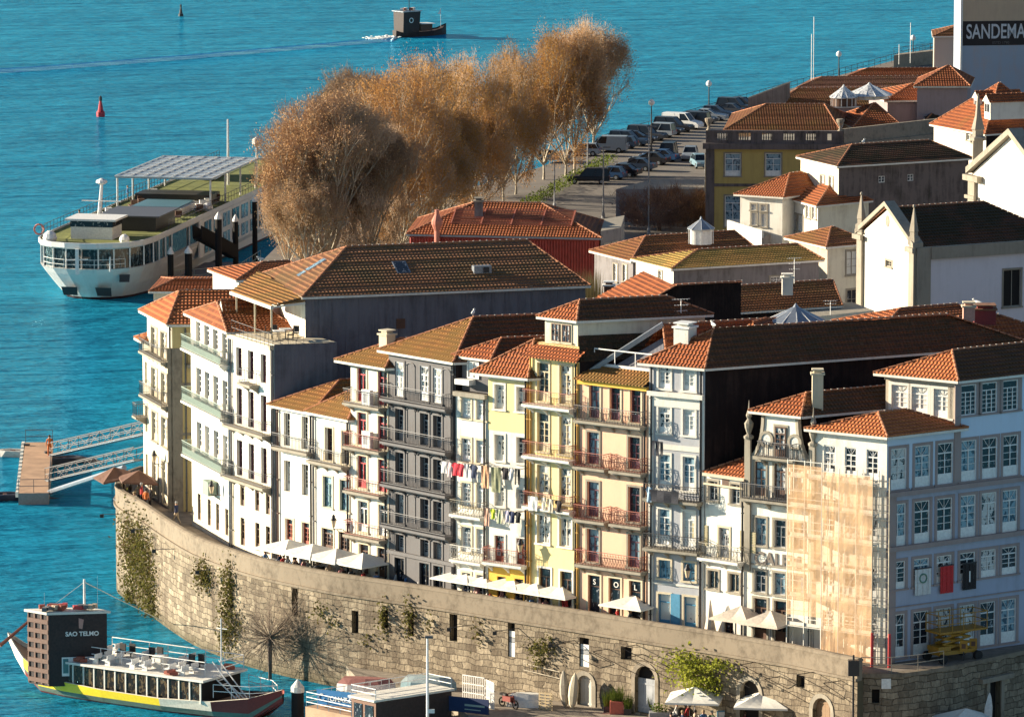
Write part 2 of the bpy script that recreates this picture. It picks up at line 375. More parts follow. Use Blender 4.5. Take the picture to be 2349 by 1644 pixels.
def window(fac, root, a, b, c, d, fm, gm, kind='door', sur=None, so=.05, sw=.14, nv=1, nh=3, depth=.16, sill=True, name='window', head=0):
 """frame (part) > pane, surround (sub-parts)"""
 f = MB(); w = b - a; h = d - c; fw = min(.075, w * .09)
 o0, o1 = -depth - .03, -depth + .03
 fac.b(f, a, a + fw, c, d, o0, o1); fac.b(f, b - fw, b, c, d, o0, o1)
 fac.b(f, a + fw, b - fw, d - fw, d, o0, o1); fac.b(f, a + fw, b - fw, c, c + fw, o0, o1)
 zt = d - fw; zb = c + fw
 if kind in ('door', 'fan'):
  tr = d - h * (.24 if kind == 'door' else .25); fac.b(f, a + fw, b - fw, tr - .04, tr + .04, o0, o1)
  zb2 = c + (h * .24 if kind == 'door' else h * .25); fac.b(f, a + fw, b - fw, c + fw, zb2, o0 + .012, o1 - .012); zb = zb2
  if kind == 'fan':
   cx = (a + b) / 2; rr = w / 2 - fw
   for k in (-1, 0, 1):
    p = fac.p(cx, tr, -depth); q = fac.p(cx + k * rr * .8, d - fw, -depth); f.tube(p, q, .02, n=4)
  zt2 = tr - .04
 else:
  zt2 = zt
  if head: fac.b(f, a + fw, b - fw, d - h * head - .03, d - h * head + .03, o0, o1); zt2 = d - h * head - .03
 for k in range(1, nv + 1):
  x = a + w * k / (nv + 1); fac.b(f, x - .03, x + .03, zb, zt2, o0 + .005, o1 - .005)
 for k in range(1, nh):
  z = zb + (zt2 - zb) * k / nh; fac.b(f, a + fw, b - fw, z - .018, z + .018, o0 + .01, o1 - .01)
 wo = world_child(f, name, fm, root)
 g = MB(); fac.q(g, a + .01, c + .01, b - .01, d - .01, -depth - .035); sub_child(g, 'pane', gm, root, wo)
 if sur:
  s = MB()
  fac.b(s, a - sw, a, c, d + sw, 0, so); fac.b(s, b, b + sw, c, d + sw, 0, so); fac.b(s, a, b, d, d + sw, 0, so)
  if sill: fac.b(s, a - sw - .05, b + sw + .05, c - .12, c, 0, so + .07)
  sub_child(s, 'surround', sur, root, wo)
 return wo
def shutter_pair(fac, root, a, b, c, d, mat):
 s = MB(); w = (b - a) / 2
 for x0, x1 in ((a - w, a - .02), (b + .02, b + w)):
  fac.b(s, x0, x1, c, d, .01, .05)
  n = int((d - c) / .16)
  for k in range(n): fac.b(s, x0 + .05, x1 - .05, c + (k + .25) * (d - c) / n, c + (k + .6) * (d - c) / n, .05, .065)
 return world_child(s, 'shutter', mat, root)
def balcony(fac, root, t0, t1, z, proj, slab, rail, sp=.16, h=1.0, bw=.028, brackets=True, th=.16, fancy=False):
 s = MB(); fac.b(s, t0, t1, z - th, z, .0, proj); fac.b(s, t0 + .06, t1 - .06, z - th - .1, z - th, .0, proj * .8)
 if brackets:
  n = max(2, int((t1 - t0) / 1.3) + 1)
  for k in range(n):
   x = t0 + .25 + (t1 - t0 - .5) * k / (n - 1)
   P = [fac.p(x - .08, z - th - .1, 0), fac.p(x + .08, z - th - .1, 0), fac.p(x + .08, z - th - .1, proj * .7), fac.p(x - .08, z - th - .1, proj * .7)]
   Q = [fac.p(x - .08, z - th - .55, 0), fac.p(x + .08, z - th - .55, 0), fac.p(x + .08, z - th - .4, .12), fac.p(x - .08, z - th - .4, .12)]
   s.hexa(Q + P)
 bo = world_child(s, 'balcony', slab, root)
 r = MB(); e = proj - .06
 def rod(p, q, rr=bw / 2, n=4): r.tube(p, q, rr, n=n, cap=False)
 L = [(t0 + .05, .02), (t0 + .05, e), (t1 - .05, e), (t1 - .05, .02)]
 for i in range(3):
  a, b = L[i], L[i + 1]
  for zz, rr in ((z + h, .03), (z + .12, .02), (z + h - .14, .012)):
   r.tube(fac.p(a[0], zz, a[1]), fac.p(b[0], zz, b[1]), rr, n=4, cap=False)
  ln = math.hypot(b[0] - a[0], b[1] - a[1]); n = max(1, int(ln / sp))
  for k in range(n + 1):
   f_ = k / n; x = a[0] + (b[0] - a[0]) * f_; o = a[1] + (b[1] - a[1]) * f_
   if fancy:
    bul = .07 * (1 if i == 1 else 0)
    rod(fac.p(x, z, o), fac.p(x, z + h * .3, o + bul)); rod(fac.p(x, z + h * .3, o + bul), fac.p(x, z + h, o))
    if k < n:
     x2 = a[0] + (b[0] - a[0]) * (k + 1) / n; o2 = a[1] + (b[1] - a[1]) * (k + 1) / n
     rod(fac.p(x, z + .12, o), fac.p(x2, z + h * .55, o2)); rod(fac.p(x2, z + h * .55, o2), fac.p(x, z + h - .1, o))
   else: rod(fac.p(x, z, o), fac.p(x, z + h, o))
 sub_child(r, 'railing', rail, root, bo)
 return bo
def clip_v(poly, lo, hi):
 def cut(P, keep, val):
  out = []
  for i in range(len(P)):
   a, b = P[i], P[(i + 1) % len(P)]
   ia, ib = keep(a[1]), keep(b[1])
   if ia: out.append(a)
   if ia != ib:
    f = (val - a[1]) / (b[1] - a[1]); out.append((a[0] + (b[0] - a[0]) * f, val))
  return out
 P = cut(poly, lambda v: v >= lo - 1e-9, lo)
 return cut(P, lambda v: v <= hi + 1e-9, hi) if len(P) > 2 else []
def roof_plane(mb, pts, mat=0, lift=.085, step=TH):
 """convex sloping polygon laid with stepped courses of tiles; pts[0]-pts[1] is the eave"""
 pts = [Vector(p) for p in pts]; U = (pts[1] - pts[0]).normalized()
 n = Vector((0, 0, 0))
 for i in range(len(pts)): n += pts[i].cross(pts[(i + 1) % len(pts)])
 n.normalize()
 if n.z < 0: n = -n
 V = n.cross(U); V.normalize()
 if V.z < 0: V = -V
 P2 = [((p - pts[0]).dot(U), (p - pts[0]).dot(V)) for p in pts]
 v1 = max(p[1] for p in P2); v0 = min(p[1] for p in P2); K = max(1, int(math.ceil((v1 - v0) / step)))
 flipn = (U.cross(V)).dot(n) < 0
 lift0 = lift
 for k in range(K):
  a = v0 + k * step; b = min(v1, a + step); lift = lift0 * random.uniform(.75, 1.3)
  if b - a < .02: continue
  q = clip_v(P2, a, b)
  if len(q) < 3: continue
  P = [pts[0] + U * x + V * y + n * (.02 + lift * (1 - (y - a) / step)) for x, y in q]
  UVs = [(x, y) for x, y in q]
  nn = Vector((0, 0, 0))
  for i in range(len(P)): nn += P[i].cross(P[(i + 1) % len(P)])
  if nn.dot(n) < 0: P.reverse(); UVs.reverse()
  mb.face(P, mat, UVs)
  xs = [x for x, y in q if abs(y - a) < 1e-6]
  if len(xs) >= 2:
   x0, x1 = min(xs), max(xs)
   if x1 - x0 > .05:
    bs = pts[0] + V * a
    L = [bs + U * x0 + n * .0, bs + U * x1 + n * .0, bs + U * x1 + n * (.02 + lift), bs + U * x0 + n * (.02 + lift)]
    mb.face(L if not flipn else L[::-1], mat, [(x0, a - .1), (x1, a - .1), (x1, a), (x0, a)])
def ridge_caps(mb, p, q, r=.12, mat=1, mmat=2, dots=True):
 p, q = Vector(p), Vector(q); L = (q - p).length; n = max(1, int(L / .5)); d = (q - p) / n; dn = d.normalized(); up = Vector((0, 0, .04))
 side = dn.cross(Vector((0, 0, 1))).normalized(); u2 = side.cross(dn)
 for k in range(n):
  a = p + d * k; b = p + d * (k + 1) * 1.0
  i = len(mb.v); m = 5
  for c, rr in ((a, r), (b - d * .12, r * .86)):
   for j in range(m + 1):
    t = math.pi * j / m; mb.v.append(tuple(c + up + side * math.cos(t) * rr + u2 * math.sin(t) * rr))
  for j in range(m): mb.f.append((i + j, i + j + 1, i + m + 2 + j, i + m + 1 + j)); mb.m.append(mat)
  mb.f.append(tuple(range(i + m, i - 1, -1))); mb.m.append(mat)
  if dots:
   c = b - d * .06; s = r * .78
   mb.box(c + up + Vector((0, 0, r * .5)), s * 1.1, .1, s * 1.3, mmat, math.atan2(side.y, side.x))
def hip_roof(root, E, ze, ap1, ap2, tile, ridge=None, over=.4, fascia=None, name='roof', gable=(False, False), dots=True, th=.16, wallm=None, steps=TH, old=None):  # old: darker tile with painted-in shade for the right and back slopes
 """E: eave footprint corners [front-left, front-right, back-right, back-left] (plan); ap1/ap2 ridge ends (3D)."""
 E = [V2(e) for e in E]; c = sum(E, Vector((0, 0))) / 4
 X = []
 for i in range(4):
  a, b, d = E[i - 1], E[i], E[(i + 1) % 4]
  e1 = (b - a).normalized(); e2 = (d - b).normalized()
  X.append(b + (e1 - e2) * over)
 P = [Vector((x.x, x.y, ze)) for x in X]
 mb = MB(); r1, r2 = Vector(ap1), Vector(ap2)
 if gable[0]: r1 = Vector(((P[0].x + P[1].x) / 2, (P[0].y + P[1].y) / 2, r1.z))
 if gable[1]: r2 = Vector(((P[2].x + P[3].x) / 2, (P[2].y + P[3].y) / 2, r2.z))
 if not gable[0]: roof_plane(mb, [P[0], P[1], r1], step=steps)
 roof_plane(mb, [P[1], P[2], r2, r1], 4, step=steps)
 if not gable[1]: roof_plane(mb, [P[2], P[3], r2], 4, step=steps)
 roof_plane(mb, [P[3], P[0], r1, r2], step=steps)
 ridge_caps(mb, r1, r2, dots=dots)
 for a, b in ((P[0], r1), (P[1], r1), (P[2], r2), (P[3], r2)): ridge_caps(mb, a, b, r=.10, dots=False)
 mb.face([P[3], P[2], P[1], P[0]] if (P[1] - P[0]).cross(P[2] - P[1]).z > 0 else P, 3)
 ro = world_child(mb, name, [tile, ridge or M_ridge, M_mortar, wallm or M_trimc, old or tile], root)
 f = MB()
 for i in range(4):
  a, b = P[i], P[(i + 1) % 4]; dn = (b - a).normalized(); nn = Vector((dn.y, -dn.x, 0))
  if nn.dot(Vector(((a.x + b.x) / 2 - c.x, (a.y + b.y) / 2 - c.y, 0))) < 0: nn = -nn
  A, B = a - nn * .02, b - nn * .02; z = Vector((0, 0, 1)); dd = dn * .03
  f.hexa([A + nn * .0 + dd - z * th, B - dd - z * th, B - dd + nn * .06 - z * th, A + dd + nn * .06 - z * th,
    A + dd - z * .005, B - dd - z * .005, B - dd + nn * .06 - z * .005, A + dd + nn * .06 - z * .005])
 sub_child(f, 'gutter', fascia or M_trimw, root, ro)
 for gi, (i, j, rp) in enumerate(((0, 1, r1), (2, 3, r2))):
  if gable[gi]:
   g = MB(); a = Vector((E[i].x, E[i].y, ze - .01)); b = Vector((E[j].x, E[j].y, ze - .01)); rr = (a + b) / 2; rr.z = rp.z - .1
   g.face([a, b, rr]); world_child(g, 'gable', wallm or M_trimc, root)
 return ro
def inw(f, ang):
 return Vector((math.cos(ang), math.sin(ang)))
def chimney(root, p, w, h, mat, cap=M_trimc, d=None, rz=0, parent=None, pot=False):
 c = MB(); d = d or w
 c.box((p[0], p[1], p[2] + h / 2), w, d, h, 0, rz); c.box((p[0], p[1], p[2] + h + .06), w + .2, d + .2, .12, 1, rz)
 c.box((p[0], p[1], p[2] + h + .2), w * .7, d * .7, .16, 0, rz); c.box((p[0], p[1], p[2] + h + .33), w + .05, d + .05, .08, 1, rz)
 if parent: return sub_child(c, 'chimney', [mat, cap], root, parent)
 return world_child(c, 'chimney', [mat, cap], root)
def pipe(fac, root, t, z0, z1, mat, r=.06, name='drainpipe'):
 p = MB(); p.tube(fac.p(t, z0, .1), fac.p(t, z1, .1), r, n=6)
 k = z0 + 1.5
 while k < z1: fac.b(p, t - .09, t + .09, k, k + .06, 0, .17); k += 2.4
 return world_child(p, name, mat, root)
def text_mesh(txt, size, mat, M, name='lettering', root=None, parent=None, ext=.02, sx=1.0, font_off=0.0, align='LEFT'):
 cu = bpy.data.curves.new('tmp', 'FONT'); cu.body = txt; cu.size = size; cu.extrude = ext; cu.offset = font_off; cu.align_x = align
 o = bpy.data.objects.new('tmp', cu); COL.objects.link(o)
 dg = bpy.context.evaluated_depsgraph_get(); me = bpy.data.meshes.new_from_object(o.evaluated_get(dg))
 bpy.data.objects.remove(o); bpy.data.curves.remove(cu)
 off = Vector(root.location) if root else Vector((0, 0, 0))
 for v in me.vertices:
  q = M @ Vector((v.co.x * sx, v.co.y, v.co.z)); v.co = q - off
 me.materials.clear(); me.materials.append(mat); me.update()
 ob = bpy.data.objects.new(name, me); COL.objects.link(ob)
 if parent is not None: ob.parent = parent
 elif root is not None: ob.parent = root
 return ob
def fac_matrix(fac, t, z, o):
 p = fac.p(t, z, o); x = Vector((fac.t.x, fac.t.y, 0)); y = Vector((0, 0, 1)); n = Vector((fac.n.x, fac.n.y, 0))
 return Matrix(((x.x, y.x, n.x, p.x), (x.y, y.y, n.y, p.y), (x.z, y.z, n.z, p.z), (0, 0, 0, 1)))
ZP, ZQ, ZG = 6.8, 1.6, 5.5
BASE = [(330, 1130), (341, 1137), (398, 1173), (441, 1204), (533, 1256), (632, 1291), (722, 1312), (806, 1332), (893, 1350), (1046, 1383), (1120, 1395),
  (1215, 1408), (1329, 1426), (1487, 1449), (1615, 1464), (1711, 1480), (1866, 1501), (2030, 1522)]
def base_pt(u):
 for (a, va), (b, vb) in zip(BASE, BASE[1:]):
  if u <= b or (b, vb) == BASE[-1]:
   return V2(G(u, va + (vb - va) * (u - a) / (b - a), ZP))
def ang_at(u):
 T = [(330, 10), (640, 14), (1050, 17), (1329, 20), (1487, 23), (1711, 28), (1866, 33), (2030, 36)]
 for (a, x), (b, y) in zip(T, T[1:]):
  if u <= b: return R(x + (y - x) * max(0, (u - a)) / (b - a))
 return R(36)
def house(label, uL, uR, top, D=14, mat=None, side=None, apex=None, tile=None, ridge=None, name='row_house', group='houses in the quay-side row', zb=ZP - .3, inset=.015, old=None, gable=(False, False), over=.4, back_in=2.5, roof=True, angs=None, cornice=None, fascia=None, dots=True, cat='house'):
 A, B = base_pt(uL), base_pt(uR); f = Fac(A, B); f.A = f.A + f.t * inset; f.B = f.B - f.t * inset; f.w -= 2 * inset
 zt = f.hit(*top)[1]
 a0, a1 = (ang_at(uL), ang_at(uR)) if angs is None else angs
 L2, R2 = f.A + inw(f, a0) * D, f.B + inw(f, a1) * D
 c = (f.A + f.B + L2 + R2) / 4
 root = thing(name, label, cat, ((f.A.x + f.B.x) / 2, (f.A.y + f.B.y) / 2, ZP), 0, group)
 s = MB()
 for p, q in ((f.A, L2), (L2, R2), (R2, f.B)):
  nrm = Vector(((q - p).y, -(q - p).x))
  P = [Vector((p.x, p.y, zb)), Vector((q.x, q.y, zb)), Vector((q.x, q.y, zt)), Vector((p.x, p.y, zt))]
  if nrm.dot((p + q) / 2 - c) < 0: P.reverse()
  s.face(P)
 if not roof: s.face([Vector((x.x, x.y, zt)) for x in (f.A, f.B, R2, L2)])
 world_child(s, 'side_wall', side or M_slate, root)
 f.zt = zt; f.root = root; f.mat = mat; f.zb = zb; f.ops = []; f.L2, f.R2 = L2, R2
 if roof:
  mid = (f.A + f.B) / 2; di = inw(f, (a0 + a1) / 2); g = Fac(mid, mid + di * 10)
  if apex: t, z = g.hit(*apex)
  else: t, z = f.w * .5, zt + f.w * .25
  t = max(.5, min(t, D - 1)); p1 = g.p(t, z); p2 = g.p(max(t + .3, D - back_in), z)
  f.roof = hip_roof(root, [f.A, f.B, R2, L2], zt + .02, p1, p2, tile or M_tile, ridge, over, fascia, gable=gable, dots=dots, old=old)
  f.ap = p1; f.ap2 = p2
 return f
def grid(f, cols, rows, wpx, fm, gms, kind='door', sur=None, nh=3, nv=1, ref=None, rnd=None, **k):
 """cols: pixel u of centres; rows: (v_top, v_bottom) measured at the first column (or ref)"""
 ref = ref or cols[0]; out = []
 vm = (rows[0][0] + rows[0][1]) / 2
 for r in rows:
  vt, vb = r[0], r[1]; zt, zb = f.hit(ref, vt)[1], f.hit(ref, vb)[1]
  zb = max(zb, f.zb + .35)
  for c in cols:
   v = vm; t = f.hit(c, v + (c - ref) * .15)[0]; wd = abs(f.hit(c + wpx / 2, v)[0] - f.hit(c - wpx / 2, v)[0])
   a, b = max(.12, t - wd / 2), min(f.w - .12, t + wd / 2)
   f.ops.append((a, b, zb, zt))
   gm = random.choice(gms) if isinstance(gms, list) else gms
   out.append(window(f, f.root, a, b, zb, zt, fm, gm, kind, sur, nv=nv, nh=nh, **k))
 return out
def finish(f, extra_ops=(), mat=None, ledges=(), lm=None, z0=None, two=None):
 if f.w > 2.2: pipe(f, f.root, f.w - .26, f.zb + .3, f.zt - .15, M_iron, .075)
 m = MB(); zb = f.zb if z0 is None else z0
 if two:
  zs, m2 = two
  o1 = [o for o in f.ops if (o[2] + o[3]) / 2 < zs]; o2 = [o for o in f.ops if (o[2] + o[3]) / 2 >= zs]
  panel(f, 0, f.w, zb, zs, o1, m, 1); panel(f, 0, f.w, zs, f.zt, o2, m, 0)
  world_child(m, 'wall', [mat or f.mat, m2], f.root)
 else:
  panel(f, 0, f.w, zb, f.zt, f.ops + list(extra_ops), m); world_child(m, 'wall', [mat or f.mat], f.root)
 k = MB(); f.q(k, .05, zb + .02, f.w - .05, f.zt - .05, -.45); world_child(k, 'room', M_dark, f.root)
 if ledges:
  l = MB()
  for z, h, o in ledges: f.b(l, 0.01, f.w - .01, z, z + h, 0.002, o)
  world_child(l, 'cornice', lm or M_trimg, f.root)
# ================================================================== the quay-side row, left to right
P_white = plaster('render_white', (.80, .76, .67), (.40, .32, .24), .55)
P_cream = plaster('render_cream', (.74, .67, .52), (.36, .28, .19), .6)
P_yellow = plaster('render_yellow', (.85, .68, .32), (.6, .45, .25), .35)
P_ochre = plaster('render_ochre', (.80, .46, .08), (.5, .3, .1), .3)
P_paley = plaster('render_pale_yellow', (.62, .48, .22), (.35, .27, .15), .4)
P_pink = plaster('render_pink', (.82, .50, .34), (.5, .38, .28), .4)
P_darkg = plaster('render_charcoal', (.155, .145, .145), (.09, .08, .08), .45)
P_tileb = plaster('azulejo_grey', (.42, .42, .44), (.3, .28, .28), .4)
P_granite = plaster('granite', (.30, .25, .19), (.10, .08, .06), .7, streak=False)
P_granl = plaster('granite_light', (.50, .43, .33), (.22, .18, .13), .6)
P_lav = plaster('azulejo_lavender', (.40, .43, .53), (.28, .28, .33), .5)
P_lblue = plaster('render_light_blue', (.58, .68, .80), (.45, .5, .58), .25)
f = house('tall narrow cream tower house at the left end of the row', 341, 398, (378, 735), D=7, mat=P_cream, side=P_paley, apex=(412, 668), tile=M_tile_n, angs=(R(2), R(2)), back_in=1.5, over=.5)
grid(f, [354, 376], [(752, 815), (845, 915), (945, 1010), (1045, 1140)], 13, M_trimc, [M_gw, M_gl], sur=M_trimg, nh=3)
for v in (822, 922): balcony(f, f.root, .3, f.w - .3, f.hit(376, v)[1], .8, M_trimg, M_iron_g)
finish(f); TOW = f
q = MB(); g = Fac(f.B, f.B + Vector((math.cos(R(2)), math.sin(R(2)))) * 7)
g.b(q, -.1, .75, f.zb, f.zt - 1.8, 0, .07); g.b(q, -.35, 0, f.zb, f.zt - 1.8, -.3, .07)
for z in (12.5, 16.2): g.b(q, .75, 3.4, z, z + .2, .003, .08)
world_child(q, 'corner_pilaster', P_granite, f.root)
pipe(g, f.root, 1.0, f.zb + .2, f.zt - .3, M_iron_g)
balcony(g, f.root, 1.1, 2.4, g.hit(432, 835)[1], .5, M_trimg, M_iron_g, brackets=False)
f = house('lowest cream annex at the far left with a rounded iron balcony', 330, 340.5, (337, 782), D=3, mat=P_cream, side=P_cream, apex=(352, 760), tile=M_tile_n, angs=(R(2), R(2)), back_in=1, over=.5)
grid(f, [335], [(830, 880), (930, 990), (1040, 1110)], 6, M_trimc, M_gl, nh=2); balcony(f, f.root, .05, f.w - .05, f.hit(336, 955)[1], .9, M_trimg, M_iron_g); finish(f)
f = house('long white house with three long pale green balconies, right of the cream tower', 441, 533, (474, 736), D=4.4, mat=P_white, side=P_white, apex=(492, 694), tile=M_tile, back_in=1.2, over=.4)
grid(f, [455, 474, 494, 515], [(745, 806), (853, 927), (977, 1050)], 11.5, M_white, [M_gd, M_gl], ref=474, depth=.25)
grid(f, [457, 480, 499, 520], [(1142, 1205)], 7, M_brown, M_gd, ref=480, nh=1, nv=0)
for v in (812, 933, 1056):
 balcony(f, f.root, .1, f.w - .05, f.hit(474, v)[1], .85, M_trimw, M_iron_gr, sp=.11)
 q = MB(); z = f.hit(474, v)[1]; f.q(q, .15, z + .1, f.w - .1, z + .55, .76); world_child(q, 'balcony_panel', M_iron_gr, f.root)
zp_ = f.hit(474, 1108)[1]
finish(f, two=(f.hit(474, 1140)[1], P_cream)); LW = f
pipe(f, f.root, f.w - .15, f.zb + .1, f.zt, M_zinc)
def dormer(root, p, wdt, dep, h, di, wall=M_trimw, tile=M_tile, win=M_gd, hip=False, rh=.7, name='dormer'):
 """small roofed window box; p = plan of its front middle at floor level, di = inward direction"""
 di = Vector(di).normalized(); t = Vector((di.y, -di.x)); p = Vector(p)
 a, b = V2(p) - t * wdt / 2, V2(p) + t * wdt / 2; c, d = b + di * dep, a + di * dep
 m = MB(); m.prism([a, b, c, d], p.z - .5, p.z + h)
 body = world_child(m, name, wall, root)
 r = MB(); e = .18
 F0 = [V2(p) - t * (wdt / 2 + e) - di * e, V2(p) + t * (wdt / 2 + e) - di * e]; B0 = [x + di * (dep + 2 * e) for x in F0]
 z = p.z + h + .02; rp = V2(p) - di * e + (di * (wdt * .45) if hip else Vector((0, 0))); rq = V2(p) + di * (dep + e)
 r1, r2 = Vector((rp.x, rp.y, z + rh)), Vector((rq.x, rq.y, z + rh)); q = lambda x: Vector((x.x, x.y, z))
 roof_plane(r, [q(F0[1]), q(B0[1]), r2, r1]); roof_plane(r, [q(B0[0]), q(F0[0]), r1, r2])
 if hip: roof_plane(r, [q(F0[0]), q(F0[1]), r1])
 else: r.face([q(F0[0]), q(F0[1]), r1], 2)
 ridge_caps(r, r1, r2, .09, dots=False)
 sub_child(r, 'dormer_roof', [tile, M_ridge, wall], root, body)
 g = MB(); ff = Fac(a, b); ff.b(g, .12, wdt - .12, p.z + .15, p.z + h - .1, .0, .04, 0); ff.b(g, .2, wdt - .2, p.z + .22, p.z + h - .18, .04, .05, 1)
 ff.b(g, wdt / 2 - .03, wdt / 2 + .03, p.z + .2, p.z + h - .15, .05, .06, 0)
 sub_child(g, 'window', [M_white, win], root, body)
 return body
p = f.p(f.w * .62, f.zt + .1, -.6); dormer(f.root, p, 1.3, 3.2, .9, inw(f, R(12)))
q = MB(); f.b(q, f.w * .52, f.w * .66, f.hit(495, 1134)[1], f.hit(495, 1102)[1], .1, .75); world_child(q, 'ventilation_box', flat('ac_green', (.22, .28, .22), .6), f.root)
f = house('white house with an open roof terrace under a mossy tiled canopy', 533, 632, (548, 768), D=4.5, mat=P_white, side=M_slate_b, roof=False)
grid(f, [548, 575, 604], [(797, 862), (890, 972), (1009, 1090)], 13, M_plum, [M_gd], ref=548, depth=.3)
grid(f, [556, 590, 614], [(1105, 1160), (1187, 1250)], 10, M_brown, M_gd, ref=556, nh=2)
balcony(f, f.root, f.w * .36, f.w * .66, f.hit(575, 877)[1], .8, M_trimg, M_iron)
for v in (975, 1093): balcony(f, f.root, .1, f.w - .3, f.hit(548, v)[1], .85, M_trimg, M_iron_g)
finish(f, ledges=[(f.zt - .35, .3, .35)], lm=M_trimc, two=(f.hit(548, 1095)[1], P_cream)); TW3 = f
m = MB(); m.face([Vector((q.x, q.y, f.zt + .02)) for q in (f.A, f.B, f.R2, f.L2)]); world_child(m, 'terrace_floor', M_trimc, f.root)
pipe(f, f.root, f.w - .1, f.zb + .1, f.zt - .4, M_iron_g); pipe(f, f.root, .15, f.zb + .1, f.zt - .4, M_iron_g)
f = house('low cream house with a mossy hipped roof and one long plain balcony', 637, 722, (658, 934), D=11, mat=P_white, side=P_granl, apex=(779, 872), tile=M_tile_m, over=.45, back_in=4)
grid(f, [658, 699], [(947, 1022), (1056, 1127)], 15, M_trimw, [M_gl, M_gd], sur=None, depth=.3, nh=4)
grid(f, [664, 702], [(1190, 1245)], 17, M_ironred, M_gd, sur=M_trimc, ref=664)
balcony(f, f.root, .05, f.w - .05, f.hit(658, 1026)[1], .6, M_trimg, M_iron_g, brackets=False)
finish(f); pipe(f, f.root, .2, f.zb, f.zt, M_brown)
f = house('low cream house with dark green windows and potted plants on its balcony', 722, 806, (755, 952), D=8, mat=P_white, side=P_granl, apex=(830, 885), tile=M_tile_m, over=.45, back_in=3)
grid(f, [755, 793], [(981, 1056)], 17, M_brown, [M_gd], sur=M_trimc, depth=.3, nh=3, ref=755)
grid(f, [752, 791], [(1093, 1163)], 21, M_greenp, [M_gb], sur=M_trimc, kind='sash', nh=2, head=.25, ref=752)
grid(f, [752, 791], [(1212, 1262)], 26, M_brown, M_gd, sur=M_trimc, ref=752, nv=2)
balcony(f, f.root, .05, f.w - .05, f.hit(755, 1059)[1], .8, M_trimg, M_iron_g)
finish(f); LOWR = f; pipe(f, f.root, .05, f.zb, f.zt, M_iron_g)
f = house('narrow white house with pink-red doors on four balconies, beside the charcoal house', 806, 893, (830, 832), D=13, mat=P_white, side=M_brown, apex=(915, 778), tile=M_tile_m, old=M_tile_shade, over=.7, back_in=4)
grid(f, [830.6, 878], [(840, 921), (946, 1020), (1045, 1118)], 20, M_red, [M_gd], sur=M_trimc, depth=.12, nh=1)
grid(f, [833, 880], [(1149, 1219)], 21, M_white, [M_gd], sur=M_trimc, depth=.12, nh=1, ref=833)
grid(f, [835, 878], [(1248, 1315)], 22, M_brown, M_gd, sur=M_trimc, ref=835)
for v, rl in ((924, M_iron_g), (1024, M_ironred), (1125, M_ironred), (1226, M_ironred)): balcony(f, f.root, .05, f.w - .1, f.hit(830, v)[1], .85, M_trimg, rl)
finish(f, ledges=[(f.zt - .35, .3, .2)]); RSH = f
c = f.p(f.w * .62, f.zt + .2, -1.2); chimney(f.root, c, .8, 1.75, M_trimc, rz=math.atan2(f.t.y, f.t.x))
for k, v in enumerate((918, 1013)):
 z = f.hit(850, v)[1]; q = MB(); f.b(q, f.w * .46, f.w * .68, z - 1.1 + .75, z + .35 - .1 + .55, .3, .6); f.b(q, f.w * .5, f.w * .6, z - .1, z + .55, .6, .605, 1)
 world_child(q, 'air_conditioner', [M_white, M_grey], f.root)
f = house('tall charcoal grey house with four full-width balconies', 893, 1046, (974, 818), D=15, mat=P_darkg, side=M_slate, apex=(1085, 729), tile=M_tile_m, old=M_tile_shade, over=.5, back_in=4)
CH = flat('charcoal_trim', (.115, .105, .105), .7)
grid(f, [917, 974, 1004], [(840, 919)], 19, M_white, [M_gw, M_gl], sur=CH, ref=974, kind='fan', depth=.05)
grid(f, [917, 974, 1004], [(948, 1021), (1048, 1118), (1144, 1211), (1237, 1277)], 19, M_grey, [M_gd, M_gd, M_gl], sur=CH, ref=974, depth=.3, nh=4)
grid(f, [917, 974, 1006], [(1291, 1350)], 22, M_dark, M_gd, sur=CH, ref=974, kind='sash', nh=2)
for v in (924, 1023, 1121, 1215): balcony(f, f.root, .05, f.w - .08, f.hit(974, v)[1], .9, CH, M_iron_g, sp=.14)
q = MB()
for zt_, zb_ in ((948, 1010), (1048, 1110), (1146, 1205), (845, 905)):
 z1, z0 = f.hit(974, zt_)[1], f.hit(974, zb_)[1]
 for tc_, ww in ((.335, .9), (.865, .9)):
  t = f.w * tc_
  for a, b, c_, d_ in ((t - ww / 2, t - ww / 2 + .07, z0, z1), (t + ww / 2 - .07, t + ww / 2, z0, z1)): f.b(q, a, b, c_, d_, .002, .04)
  for k in range(6):
   a0, a1 = math.pi * k / 6, math.pi * (k + 1) / 6
   P = [(t + math.cos(a0) * ww / 2, z1 + math.sin(a0) * .22), (t + math.cos(a1) * ww / 2, z1 + math.sin(a1) * .22)]
   q.tube(f.p(P[0][0], P[0][1], .02), f.p(P[1][0], P[1][1], .02), .045, n=4)
for zt_ in (942, 1042, 1139, 1233):   # arched hoods over the doors
 z1 = f.hit(974, zt_)[1]
 for u_ in (917, 974, 1004):
  t = f.hit(u_, 1000 + (u_ - 974) * .18)[0]; ww = 1.3
  for k in range(6):
   a0, a1 = math.pi * k / 6, math.pi * (k + 1) / 6
   q.tube(f.p(t + math.cos(a0) * ww / 2, z1 - .12 + math.sin(a0) * .3, .06), f.p(t + math.cos(a1) * ww / 2, z1 - .12 + math.sin(a1) * .3, .06), .07, n=4)
world_child(q, 'moulding', CH, f.root)
finish(f, ledges=[(f.hit(974, 1284)[1], .25, .2)], lm=CH); DK = f
pipe(f, f.root, f.w - .12, f.zb, f.zt, M_iron)
f = house('narrow white house with a slate attic, left of the yellow house with the washing', 1046, 1120, (1104, 905), D=14, mat=P_white, side=M_slate, roof=False)
grid(f, [1070, 1104], [(918, 963), (1010, 1062), (1112, 1165), (1213, 1270)], 21, M_white, [M_gl, M_gw], sur=M_trimc, ref=1104, nh=3, depth=.12)
